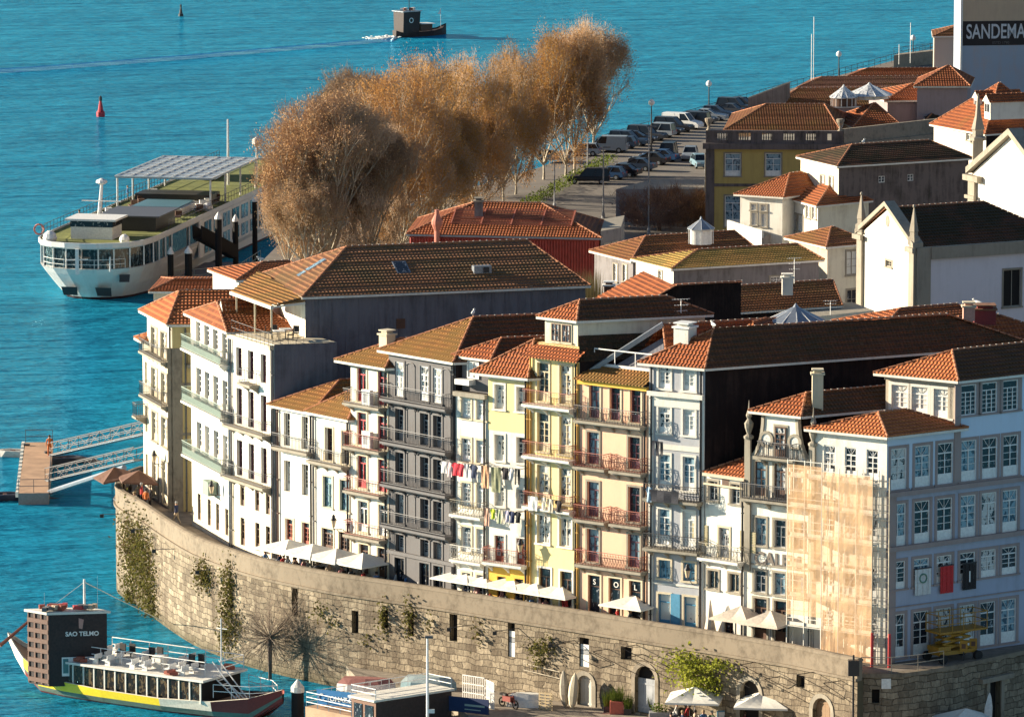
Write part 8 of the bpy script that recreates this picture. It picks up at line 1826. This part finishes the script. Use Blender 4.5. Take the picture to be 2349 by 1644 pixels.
# ================================================================== people
def skin_body(pose):
 """one continuous skinned figure, z=0 at the soles (or at the seat's floor)"""
 J = {'pel': (0, 0, .95), 'wai': (0, 0, 1.1), 'che': (0, .01, 1.35), 'nec': (0, 0, 1.50), 'hea': (.02, 0, 1.62), 'top': (.02, 0, 1.74)}
 E = [('pel', 'wai'), ('wai', 'che'), ('che', 'nec'), ('nec', 'hea'), ('hea', 'top')]; Rd = {'pel': .155, 'wai': .13, 'che': .165, 'nec': .06, 'hea': .10, 'top': .07}
 for s, sg in (('l', 1), ('r', -1)):
  if pose == 'sit': kn, an, to = (.45, sg * .12, .55), (.47, sg * .12, .1), (.60, sg * .13, .04)
  elif pose == 'walk': kn, an, to = (.14 * sg + .06, sg * .09, .50), (.30 * sg - .02, sg * .09, .09), (.30 * sg + .12, sg * .09, .04)
  else: kn, an, to = (.02, sg * .11, .50), (0, sg * .12, .09), (.13, sg * .13, .04)
  el, wr, ha = ((.12, sg * .27, 1.12), (.33, sg * .18, 1.06), (.42, sg * .15, 1.06)) if pose == 'sit' else ((-.03 - .08 * sg * (pose == 'walk'), sg * .27, 1.15), (.06 - .14 * sg * (pose == 'walk'), sg * .29, .92), (.09 - .16 * sg * (pose == 'walk'), sg * .28, .83))
  J.update({s + 'hip': (0, sg * .10, .90), s + 'kn': kn, s + 'an': an, s + 'to': to, s + 'sh': (0, sg * .19, 1.42), s + 'el': el, s + 'wr': wr, s + 'ha': ha})
  Rd.update({s + 'hip': .10, s + 'kn': .065, s + 'an': .045, s + 'to': .04, s + 'sh': .065, s + 'el': .045, s + 'wr': .033, s + 'ha': .035})
  E += [('pel', s + 'hip'), (s + 'hip', s + 'kn'), (s + 'kn', s + 'an'), (s + 'an', s + 'to'), ('che', s + 'sh'), (s + 'sh', s + 'el'), (s + 'el', s + 'wr'), (s + 'wr', s + 'ha')]
 if pose == 'sit':
  for k in J:
   if k[1:] not in ('kn', 'an', 'to'): x, y, z = J[k]; J[k] = (x, y, z - .42)
 ks = list(J); me = bpy.data.meshes.new('sk'); me.from_pydata([J[k] for k in ks], [(ks.index(a), ks.index(b)) for a, b in E], []); o = bpy.data.objects.new('sk', me); COL.objects.link(o)
 md = o.modifiers.new('s', 'SKIN'); md.use_smooth_shade = True
 sv_ = me.skin_vertices[0].data if me.skin_vertices else None
 if sv_ is None:
  bm_ = None
 for i, k in enumerate(ks): me.skin_vertices[0].data[i].radius = (Rd[k], Rd[k] * (.75 if k in ('che', 'wai', 'pel') else 1))
 me.skin_vertices[0].data[0].use_root = True
 o.modifiers.new('d', 'SUBSURF').levels = 1; dg = bpy.context.evaluated_depsgraph_get(); out = bpy.data.meshes.new_from_object(o.evaluated_get(dg)); bpy.data.objects.remove(o)
 out.materials.clear()
 for mt in (M_brown, M_brown, M_brown): out.materials.append(mt)
 dz = .42 if pose == 'sit' else 0
 for pl in out.polygons:
  c = pl.center; z = c.z
  skin = z > 1.49 - dz or (abs(c.y) > .13 and ((pose != 'sit' and z < .88 and z > .7 and abs(c.y) > .23) or (pose == 'sit' and c.x > .33 and z > .58)))
  pl.material_index = 0 if skin else (1 if z > .93 - dz else 2)
 out.name = 'body'; return out
BOD = {}
for ps_ in ('stand', 'sit', 'walk'): BOD[ps_] = skin_body(ps_)
M_skin = flat('skin', (.45, .26, .17), .6); hm = MB(); hm.lathe((0, 0, -.06), [(.085, 0), (.108, .06), (.105, .12), (.06, .17), (.01, .185)], 10); HAIR = mesh_of(hm, 'hair', [M_brown])
CLO = {k: flat('cloth_' + k, c, .9) for k, c in dict(black=(.015, .013, .015), white=(.62, .60, .56), red=(.45, .04, .04), orange=(.55, .14, .03), blue=(.10, .22, .42), grey=(.16, .16, .17), green=(.08, .12, .07), beige=(.42, .33, .23), navy=(.02, .03, .08), pink=(.55, .25, .25), brown=(.13, .07, .04)).items()}
HRM = [flat('hair_dark', (.02, .012, .01)), flat('hair_brown', (.10, .05, .025)), flat('hair_fair', (.32, .22, .12)), flat('hair_grey', (.3, .29, .28))]
PN = 0
def person(x, y, z, rot, pose, top, bot, label, group=None):
 global PN; PN += 1
 r = thing('person', label, 'person', (x, y, z), rot, group); s = .96 + .08 * ((PN * 37) % 10) / 10; r.scale = (s, s, s)
 b = bpy.data.objects.new('body', BOD[pose]); COL.objects.link(b); b.parent = r
 for i, mt in enumerate((M_skin, CLO[top], CLO[bot])): b.material_slots[i].link = 'OBJECT'; b.material_slots[i].material = mt
 h = bpy.data.objects.new('hair', HAIR); COL.objects.link(h); h.parent = r; h.location = (.0, 0, 1.66 - (.42 if pose == 'sit' else 0)); h.material_slots[0].link = 'OBJECT'; h.material_slots[0].material = HRM[PN % 4]
 return r
rn = random.Random(77)
names = ['leftmost', 'second', 'third', 'fourth', 'fifth', 'sixth', 'seventh', 'eighth', 'ninth', 'tenth']
tops = ['black', 'white', 'navy', 'red', 'blue', 'beige', 'grey', 'pink']
for i, um in enumerate(UM):
 c = um.location; nw = V2(c); # towards the parapet
 t = None; best = min(range(len(QW.P)), key=lambda k: (QW.P[k] - nw).length); tang = (QW.P[min(best + 1, len(QW.P) - 1)] - QW.P[max(0, best - 1)]).normalized(); inn_ = Vector((-tang.y, tang.x))
 base_ = QW.P[best] + inn_ * 1.35
 tp = rn.sample(tops, 4)
 for j in range(4):
  if i == 9 and j > 1: continue
  q = base_ + tang * (j - 1.5) * 1.15 + inn_ * rn.uniform(-.1, .5); rot = math.atan2(tang.y, tang.x) + (0 if j % 2 == 0 else math.pi) + rn.uniform(-.4, .4)
  person(q.x, q.y, ZP, rot, 'sit' if rn.random() < .8 else 'stand', tp[j], 'navy', f'person in {tp[j]} top under the {names[i]} white promenade parasol from the left', 'cafe guests on the promenade')
  chair(q.x, q.y, ZP, rot, f'dark cafe chair carrying a guest in {tp[j]} under the {names[i]} white parasol', 'cafe chairs on the promenade')
 for j in (0, 1):
  q = base_ + tang * (j * 2 - 1) * 1.15 + inn_ * .2; table(q.x, q.y, ZP, math.atan2(tang.y, tang.x), f'{"left" if j == 0 else "right"} small white table under the {names[i]} white promenade parasol', 'cafe tables on the promenade')
def pp(u, v, z, pose, rot, top, bot, label, group=None): p = G(u, v, z); person(p.x, p.y, z, R(rot), pose, top, bot, label, group)
pp(405, 1203, ZP, 'walk', 150, 'navy', 'beige', 'person in a dark coat walking along the promenade past the stone corner'); pp(335, 1172, ZP, 'stand', 60, 'orange', 'grey', 'person in an orange jacket standing by the brown parasols'); pp(345, 1168, ZP, 'stand', 200, 'black', 'black', 'person in black talking to the one in orange')
pp(308, 1168, ZP, 'sit', -40, 'white', 'navy', 'seated person in white at the far left cafe'); pp(292, 1150, ZP, 'sit', 20, 'grey', 'navy', 'seated person in grey at the far left cafe'); pp(300, 1140, ZP, 'sit', 180, 'black', 'navy', 'seated person in black at the far left cafe'); pp(318, 1150, ZP, 'sit', 100, 'beige', 'navy', 'seated person in beige at the far left cafe'); pp(284, 1134, ZP, 'stand', 0, 'brown', 'black', 'waiter in brown standing at the far left cafe'); pp(325, 1162, ZP, 'stand', 10, 'red', 'black', 'person in red top at the far left cafe')
for u, v, t_, b_2, ps_, lab in ((908, 1352, 'white', 'navy', 'sit', 'person in white seated left of the charcoal house door'), (926, 1352, 'pink', 'navy', 'sit', 'person in pink seated before the charcoal house'), (934, 1358, 'blue', 'navy', 'sit', 'person in light blue leaning on the parapet before the charcoal house'), (953, 1360, 'beige', 'navy', 'sit', 'person in beige seated before the charcoal house'), (967, 1364, 'white', 'black', 'sit', 'person in white seated right before the charcoal house door'), (985, 1362, 'black', 'black', 'stand', 'person in black standing at the charcoal house door'), (1037, 1372, 'black', 'black', 'stand', 'person in black beside the charcoal house pillar'), (1136, 1392, 'black', 'black', 'stand', 'waiter in black under the middle parasols'), (1356, 1424, 'brown', 'navy', 'sit', 'person with dark hair seated before the pink house'), (1251, 1410, 'red', 'navy', 'sit', 'person in bright red top between the two yellow houses'), (1310, 1418, 'white', 'pink', 'stand', 'person in white top walking past the tall yellow house'), (1640, 1462, 'black', 'black', 'sit', 'person in black seated at the furled parasol'), (1672, 1468, 'grey', 'black', 'sit', 'person in grey at the small white house door'), (1718, 1476, 'black', 'black', 'sit', 'person in black seated below the beige parasols'), (1760, 1483, 'beige', 'navy', 'sit', 'person in beige seated below the beige parasols'), (1828, 1488, 'red', 'red', 'stand', 'person in red by the scaffold foot')):
 pp(u, v, ZP, ps_, rn.uniform(0, 360), t_, b_2, lab)
pp(114, 1046, .95, 'stand', -90, 'orange', 'orange', 'person in orange overalls on the floating pontoon'); p = G(560, 470, 6.1)
pp(182, 520, 6.04, 'stand', 0, 'navy', 'navy', 'person in dark clothes on the ship deck by the left rail'); pp(293, 462, 6.04, 'stand', 0, 'blue', 'grey', 'person in blue on the ship deck near the radar mast')
k = 0
for j, (u, v, t_) in enumerate(((690, 1312, 'white'), (745, 1322, 'black'), (800, 1334, 'red'), (862, 1345, 'grey'), (880, 1348, 'black'), (1090, 1386, 'blue'), (1160, 1398, 'white'), (1200, 1404, 'green'), (1390, 1432, 'beige'), (1420, 1437, 'navy'), (1545, 1456, 'pink'), (1700, 1476, 'white'), (1795, 1490, 'black'))): pp(u, v - 6, ZP, 'walk' if j % 2 else 'stand', rn.uniform(0, 360), t_, 'navy', f'standing person in {t_}, {ordn[j]} from the left among those walking behind the parasols', 'people strolling on the promenade')
tq_ = ['black', 'white', 'navy', 'red', 'beige', 'grey', 'blue', 'green', 'pink', 'brown']
for j in range(22):   # crowd at the lower quay tables
 u, v = 1538 + j * 13.2 + rn.uniform(-4, 4), 1668 + rn.uniform(-14, 10); p = G(u, v, ZQ); t_ = tq_[j % 10]; rot = rn.uniform(0, 6.28); sd = 'left' if j < 10 else ('middle' if j < 20 else 'right')
 person(p.x, p.y, ZQ, rot, 'sit', t_, 'navy', f'person in {t_} seated at the lower quay tables, {sd} group', 'guests at the lower quay tables'); chair(p.x, p.y, ZQ, rot, f'dark chair under the guest in {t_}, {sd} group on the lower quay', 'chairs on the lower quay')
for j in range(9): p = G(1548 + j * 32, 1672 + rn.uniform(-6, 6), ZQ); table(p.x, p.y, ZQ, rn.random(), f'{ordn[j]} white table from the left on the lower quay', 'tables on the lower quay')
def planter(label, u, v, z, bm_, h, w_, spike, leafm=M_green, pm=M_trimg):
 r = thing('planter', label, 'planter', tuple(G(u, v, z))); m = MB(); m.box((0, 0, h / 2), w_, w_ * .6, h); m.build('box', pm, r); m = MB(); rr = random.Random(u)
 for k in range(90 if spike else 160):
  if spike: a = rr.uniform(0, 6.28); q = Vector((rr.uniform(-w_, w_) * .4, rr.uniform(-.15, .15), h)); e = q + Vector((math.cos(a) * .25, math.sin(a) * .15, rr.uniform(.5, 1.2))); s = Vector((.03, 0, 0)); m.face([q - s, q + s, e])
  else: leafblob(m, (0, 0, h + .25), (w_ * .5, w_ * .3, .35), 1, .16, rr)
 m.build('foliage', leafm, r)
planter('red slatted planter with dark spiky plants by the grey arched door', 1415, 1636, ZQ, 0, .85, .9, True, pm=flat('crate_red', (.5, .12, .08))); planter('dark spiky plant left of the red planter', 1393, 1632, ZQ, 0, .4, .5, True, pm=M_iron); planter('dark spiky plant right of the red planter', 1440, 1638, ZQ, 0, .4, .5, True, pm=M_iron); planter('grey concrete trough with green shrubs beside the quay tables', 1512, 1652, ZQ, 0, .6, 1.3, False, pm=M_grey); planter('spiky potted plant left of the grey trough', 1498, 1640, ZQ, 0, .4, .5, True, pm=M_iron)
for i, (u, v) in enumerate(((1559, 1452), (1600, 1458))): planter(['small dark potted plant by the grey tiled house door', 'dark potted plant at the edge of the grey tiled house'][i], u, v, ZP, 0, .4, .4, False, pm=M_iron)
r = thing('menu_board', 'blue framed menu board at the lower quay tables', 'board', tuple(G(1660, 1672, ZQ)), R(12)); m = MB(); m.box((0, 0, .9), .9, .06, .7); m.box((0, -.035, .9), .74, .01, .54, 1); m.tube((-.4, 0, 0), (-.4, 0, .6), .03); m.tube((.4, 0, 0), (.4, 0, .6), .03); m.build('panel', [M_blue, M_white], r)
# ================================================================== washing
GM = {}
def garment(label, fc, u, v, kind, w_, h, col, o=.95):
 t, z = fc.hit(u, v); m = MB(); n = 5
 mt = flat('garment_%.2f_%.2f_%.2f' % col, col, .9, var=.2)
 def pt(a, b): return fc.p(t + a * w_, z - b * h, o + .04 * math.sin(a * 9 + b * 3) + .02 * b)
 if kind == 'sheet': prof = [(-.5, .5)] * (n + 1)
 elif kind == 'shirt': prof = [(-.32, .32), (-.5, .5), (-.34, .34), (-.32, .32), (-.33, .33), (-.34, .34)]
 else: prof = None
 if prof:
  for i in range(n):
   (a0, a1), (b0, b1) = prof[i], prof[i + 1]
   for j in range(4): g0, g1 = j / 4, (j + 1) / 4; m.face([pt(a0 + (a1 - a0) * g0, i / n), pt(a0 + (a1 - a0) * g1, i / n), pt(b0 + (b1 - b0) * g1, (i + 1) / n), pt(b0 + (b1 - b0) * g0, (i + 1) / n)])
 else:
  for s in (-1, 1):
   for i in range(n):
    a0, a1 = (0, .42) if i == 0 else (.06, .40 + .02 * i); m.face([pt(s * a0, i / n), pt(s * a1, i / n), pt(s * (a1 + .01), (i + 1) / n), pt(s * (.06 + .01 * i), (i + 1) / n)])
 ob = m.build('garment', mt); return tag(ob, label, 'garment', 'washing hung over the street')
def line(label, fc, pts, o=.95):
 m = MB(); Q = [fc.hit(u, v) for u, v in pts]
 for a, b in zip(Q, Q[1:]): m.tube(fc.p(a[0], a[1] + .02, o), fc.p(b[0], b[1] + .02, o), .015, n=4)
 for q in (Q[0], Q[-1]): m.tube(fc.p(q[0], q[1], 0), fc.p(q[0], q[1], o), .025, n=4)
 ob = m.build('clothes_line', M_iron); return tag(ob, label, 'clothes line')
line('upper clothes line across the white and yellow houses', WL, [(1034, 1052), (1120, 1062)]); line('upper clothes line, its yellow house half', YH, [(1121, 1060), (1212, 1072)]); line('lower clothes line on the yellow house', YH, [(1121, 1158), (1212, 1170)])
for a in (('white shirt at the left end of the upper washing line', WL, 1040, 1054, 'shirt', .75, .8, (.7, .66, .62)), ('pinkish white top second on the upper washing line', WL, 1053, 1056, 'shirt', .55, 1.0, (.66, .5, .48)), ('bright red shirt on the upper washing line', WL, 1067, 1058, 'shirt', .8, .85, (.6, .03, .05)), ('second red shirt beside the first one', WL, 1079, 1059, 'shirt', .6, .9, (.5, .04, .06)), ('white and grey striped towel right of the red shirts', WL, 1092, 1060, 'sheet', .4, .95, (.5, .48, .48)), ('dark blue shirt on the upper line near the yellow house', WL, 1108, 1062, 'shirt', .75, .9, (.03, .04, .08)),
  ('orange-beige towel hanging at the yellow house', YH, 1132, 1064, 'sheet', .62, 1.5, (.6, .32, .18)), ('olive patterned blanket hanging at the yellow house', YH, 1157, 1067, 'sheet', .78, 1.7, (.22, .22, .13)), ('black jacket right of the olive blanket', YH, 1178, 1068, 'shirt', .7, .8, (.02, .015, .02)), ('white top near the right end of the upper line', YH, 1192, 1069, 'shirt', .5, .8, (.6, .56, .54)), ('black trousers at the right end of the upper line', YH, 1206, 1070, 'trousers', .5, 1.1, (.02, .02, .02)),
  ('striped orange towel at the left of the lower line', YH, 1136, 1161, 'sheet', .4, 1.2, (.6, .35, .25)), ('neon yellow top on the lower line', YH, 1150, 1162, 'shirt', .45, .7, (.6, .7, .05)), ('green striped towel on the lower line', YH, 1164, 1164, 'sheet', .4, .95, (.35, .38, .25)), ('cream trousers on the lower line', YH, 1173, 1165, 'trousers', .4, .9, (.55, .48, .36)), ('pale lilac shirt on the lower line', YH, 1183, 1166, 'shirt', .45, .8, (.5, .45, .55)), ('navy jumper on the lower line', YH, 1194, 1168, 'shirt', .55, .8, (.02, .03, .08)), ('black shirt at the right end of the lower line', YH, 1207, 1169, 'shirt', .55, .75, (.02, .02, .02)),
  ('white sheet on the third balcony of the tall yellow house', YT, 1243, 1134, 'sheet', .8, .95, (.7, .68, .64)), ('white towel right of the white sheet', YT, 1268, 1137, 'sheet', .35, .8, (.66, .6, .5)), ('cream towel on the third balcony rail', YT, 1283, 1140, 'sheet', .45, .9, (.6, .52, .4)), ('dark coat on the third balcony rail', YT, 1302, 1143, 'shirt', .6, .8, (.03, .02, .02)),
  ('black trousers drying at the grey tiled house, left pair', TH12, 1520, 1006, 'trousers', .55, 1.0, (.03, .03, .04)), ('charcoal trousers drying at the grey tiled house, right pair', TH12, 1531, 1008, 'trousers', .5, .95, (.05, .045, .05)), ('light blue shirt on the balcony of the grey tiled house', TH12, 1506, 1112, 'shirt', .5, 1.0, (.3, .4, .5)), ('dark heap of clothes on the balcony rail of the grey tiled house', TH12, 1540, 1120, 'sheet', 2.2, .8, (.03, .025, .04))): garment(*a)
for i, (u, v) in enumerate(((768, 1040), (776, 1044), (800, 1048), (1186, 1024), (1120, 1012))):
 pass
# ================================================================== scaffold on the corner block
sA, sB = V2(CA.p(CA.w * .76, 0, 1.25)), V2(CF.p(CF.w - .3, 0, 1.2)); sf = Fac(sA, sB); W1 = sf.hit(1884, 1300)[0]; zt_s = sf.hit(1835, 1066)[1]; zt_r = sf.hit(1950, 1088)[1]
sc = thing('scaffold', 'tall scaffold wrapped in torn orange netting on the sunny end of the corner building', 'scaffold', sf.p(1, ZP, 0).to_tuple())
def netmat():
 m, N, L, b = base('orange_netting'); tc = N.new('ShaderNodeTexCoord'); n = N.new('ShaderNodeTexNoise'); n.inputs['Scale'].default_value = .8; n.inputs['Detail'].default_value = 5; L.new(tc.outputs['Object'], n.inputs['Vector'])
 mr = N.new('ShaderNodeMapRange'); mr.inputs['From Min'].default_value = .35; mr.inputs['From Max'].default_value = .65; mr.inputs['To Min'].default_value = .35; mr.inputs['To Max'].default_value = .62; L.new(n.outputs['Fac'], mr.inputs['Value']); L.new(mr.outputs[0], b.inputs['Alpha'])
 b.inputs['Base Color'].default_value = (.95, .58, .30, 1); b.inputs['Roughness'].default_value = .8; return m
NM = netmat(); lv = []; z = ZP + 2.0
while z < zt_s: lv.append(z); z += 1.95
xs = [0, W1 * .5, W1, W1 + (sf.w - W1) * .34, W1 + (sf.w - W1) * .68, sf.w]
m = MB()
for x in xs:
 for o in (0, -.75): m.tube(sf.p(x, ZP, o), sf.p(x, (zt_s if x <= W1 else zt_r) + .3, o), .04, n=5)
for z in lv:
 for dz in (0, .55, 1.05):
  for o in (0,): m.tube(sf.p(0, z + dz, o), sf.p(sf.w, z + dz, o), .03, n=4)
for i, (a, b) in enumerate(zip(lv, lv[1:])): x0, x1 = xs[3], xs[4]; m.tube(sf.p(x0 if i % 2 else x1, a, -.05), sf.p(x1 if i % 2 else x0, b, -.05), .03, n=4)
world_child(m, 'poles', M_trimw, sc)
for z in lv: m = MB(); sf.b(m, 0, sf.w, z - .05, z + .0, -.8, -.02); sf.b(m, 0, W1 - .1, z + .06, z + .28, -.06, -.03); sf.b(m, W1 + .1, sf.w, z + .06, z + .28, -.06, -.03); world_child(m, 'board', M_trimw, sc)
for x0, x1, z0, z1 in ((0, W1, sf.hit(1850, 1412)[1], zt_s), (W1 + .04, xs[3], ZP + .3, zt_r), (xs[3] + .04, sf.w, ZP + .2, zt_r)):
 m = MB(); n = 7; k_ = 16
 for i in range(n):
  for j in range(k_):
   def q(a, b): x = x0 + (x1 - x0) * a / n; zz = z0 + (z1 - z0) * b / k_; return sf.p(x, zz, .06 + .015 * math.sin(a * 1.7 + b * .9))
   m.face([q(i, j), q(i + 1, j), q(i + 1, j + 1), q(i, j + 1)])
 world_child(m, 'netting', NM, sc)
m = MB(); se = Fac(sB, V2(CF.p(CF.w + .75, 0, .9)))
for z in [ZP + .5 + .5 * k for k in range(int((zt_r - ZP) / .5))]: m.tube(se.p(0, z, 0), se.p(se.w, z, 0), .025, n=4)
for t in (0, se.w): m.tube(se.p(t, ZP, 0), se.p(t, zt_r, 0), .045, n=5)
world_child(m, 'ladder_tower', M_bark, sc); m = MB(); [m.tube(se.p(t, ZP, .06), se.p(t, ZP + 2.2, .06), .1, n=6) for t in (.05, se.w + .1)]; world_child(m, 'padding', M_red, sc)
lf = thing('work_platform', 'yellow boom lift with railed basket in the shade of the corner building', 'lift', tuple(G(2185, 1512, ZP)), R(33)); YL = flat('lift_yellow', (.36, .18, .01), .5)
m = MB(); m.box((0, 0, .6), 3.0, 1.2, .25); m.box((-1.1, 0, .9), 1.0, 1.2, .3); m.build('chassis', YL, lf); m = MB(); [m.tube((a, y, 0.8 + k * .35), (-a, y, 1.15 + k * .35), .07, n=5) for k in range(3) for y in (-.4, .4) for a in (-1.1, 1.1)]; m.build('boom', YL, lf)
for x in (-1.4, 1.4):
 for y in (-.85, .85): m = MB(); m.tube((x, y - .12, .3), (x, y + .12, .3), .3, n=14); m.build('wheel', M_tyre, lf)
m = MB(); m.box((.3, 0, 1.95), 3.8, 1.5, .12)
for z in (2.5, 3.1):
 for a, b in (((-1.6, -.75), (2.2, -.75)), ((2.2, -.75), (2.2, .75)), ((2.2, .75), (-1.6, .75)), ((-1.6, .75), (-1.6, -.75))): m.tube((a[0], a[1], z), (b[0], b[1], z), .035, n=4)
for x in (-1.6, -.6, .3, 1.2, 2.2):
 for y in (-.75, .75): m.tube((x, y, 1.9), (x, y, 3.1), .03, n=4)
m.build('basket', YL, lf)
for i, (u, v) in enumerate(((2210, 1500), (2232, 1494))):
 r = thing('barrier_sign', ['left small yellow warning sign on the barrier tape', 'right small yellow warning sign on the barrier tape'][i], 'sign', tuple(G(u, v + 16, ZP))); m = MB(); m.tube((0, 0, 0), (0, 0, 1.0), .03); m.box((0, -.05, 1.0), .5, .03, .7, 1); m.box((0, -.07, 1.0), .26, .02, .3, 2); m.build('sign', [M_iron, YL, M_brown], r)
r = thing('rail', 'thin railing along the narrow walkway at the street corner', 'railing', tuple(QW2.p(1, 6.85, 0))); rail([QW2.p(t, 6.85, -.15) for t in (0.2, 2.2, 4.2, 6.4)], 1.0, M_trimg, r, 1.6)
r = thing('waste_bin', 'dark round waste bin by the corner building doors', 'bin', tuple(G(2308, 1478, ZP))); m = MB(); m.lathe((0, 0, 0), [(.3, 0), (.36, .9), (.38, 1.0), (.2, 1.1)], 10); m.build('bin', M_iron, r)
r = thing('surfboard', 'white pointed board standing upright near the bottom right corner', 'board', tuple(G(2262, 1700, ZQ))); m = MB(); pr = [(-.0, .1), (.3, .27), (.7, .25), (.92, .12), (1, .02)]
for (a, ra), (b, rb) in zip(pr, pr[1:]): m.hexa([(-ra + a * .2, -.03, a * 3.2), (ra + a * .2, -.03, a * 3.2), (ra + a * .2, .03, a * 3.2), (-ra + a * .2, .03, a * 3.2), (-rb + b * .2, -.03, b * 3.2), (rb + b * .2, -.03, b * 3.2), (rb + b * .2, .03, b * 3.2), (-rb + b * .2, .03, b * 3.2)])
m.build('board', M_white, r)
r = thing('crowd_barrier', 'white metal crowd barrier on the shaded quay', 'barrier', tuple(G(2105, 1645, ZQ))); rail([G(2072, 1652, ZQ), G(2142, 1646, ZQ)], 1.0, M_white, r, .22, r=.02)
r = thing('canvas_booth', 'white canvas booth with a dark doorway at the foot of the wall', 'booth', tuple(G(2020, 1655, ZQ))); p = G(2000, 1660, ZQ); m = MB(); m.box(p + Vector((0, 1, 1.1)), 2.0, 1.6, 2.2); m.hexa([p + Vector(v) for v in ((-1.1, .1, 2.2), (1.1, .1, 2.2), (1.1, 1.9, 2.2), (-1.1, 1.9, 2.2), (-.5, .6, 2.7), (.5, .6, 2.7), (.5, 1.4, 2.7), (-.5, 1.4, 2.7))]); world_child(m, 'canvas', M_white, r); m = MB(); m.box(p + Vector((.55, .19, .95)), .7, .02, 1.8); world_child(m, 'doorway', M_dark, r)
tz = TW3.zt; tp_ = G(655, 772, tz + .8)
for i, (u, v) in enumerate(((640, 782), (655, 778))): p = G(u, v, tz); table(p.x, p.y, tz, .2, ['left', 'right'][i] + ' dark table on the covered roof terrace', 'roof terrace furniture')
for i, (u, v) in enumerate(((616, 778), (630, 774), (667, 782), (678, 778))): p = G(u, v, tz); chair(p.x, p.y, tz, i * 1.5, ['first', 'second', 'third', 'fourth'][i] + ' chair from the left on the covered roof terrace', 'roof terrace furniture')
rail([G(u, v, tz) for u, v in ((531, 766), (626, 800))], 1.0, M_iron_g, TW3.root, .8, r=.02); rail([G(u, v, tz) for u, v in ((626, 800), (697, 788))], 1.0, M_iron_g, TW3.root, .8, r=.02)
gb = MB(); prf = [(-.28, .02), (-.18, .06), (0, .09), (.14, .08), (.2, .045), (.26, .06), (.31, .05), (.36, .01)]; zc = [.02, .02, .03, .05, .1, .16, .17, .16]
for i in range(len(prf) - 1): gb.tube((prf[i][0], 0, .14 + zc[i]), (prf[i + 1][0], 0, .14 + zc[i + 1]), prf[i][1], prf[i + 1][1], n=8, cap=False)
gb.tube((.02, .03, 0), (.02, .03, .12), .012, n=4); gb.tube((.02, -.03, 0), (.02, -.03, .12), .012, n=4); GUL = mesh_of(gb, 'gull', [flat('gull_white', (.7, .7, .68))])
for u, v, z, lab in ((1634, 756, TH12.ap.z + .12, 'white gull on the roof tip of the grey tiled house'), (1980, 330, 21.5, 'white gull on the ridge of the mouldy grey house'), (598, 600, 20.9, 'white gull on the small roof beside the ship'), (1085, 729, DK.ap.z + .12, 'white gull on the roof tip of the charcoal house'), (2243, 700, 25, 'white gull beside the pink chimney')):
 o = bpy.data.objects.new('gull', GUL); COL.objects.link(o); o.location = G(u, v, z) if 'tip' not in lab else (TH12.ap if 'tiled' in lab else DK.ap) + Vector((0, 0, .15)); o.rotation_euler = (0, 0, random.uniform(0, 6)); o.scale = (1.3, 1.3, 1.3); tag(o, lab, 'gull', 'gulls resting on the roofs')
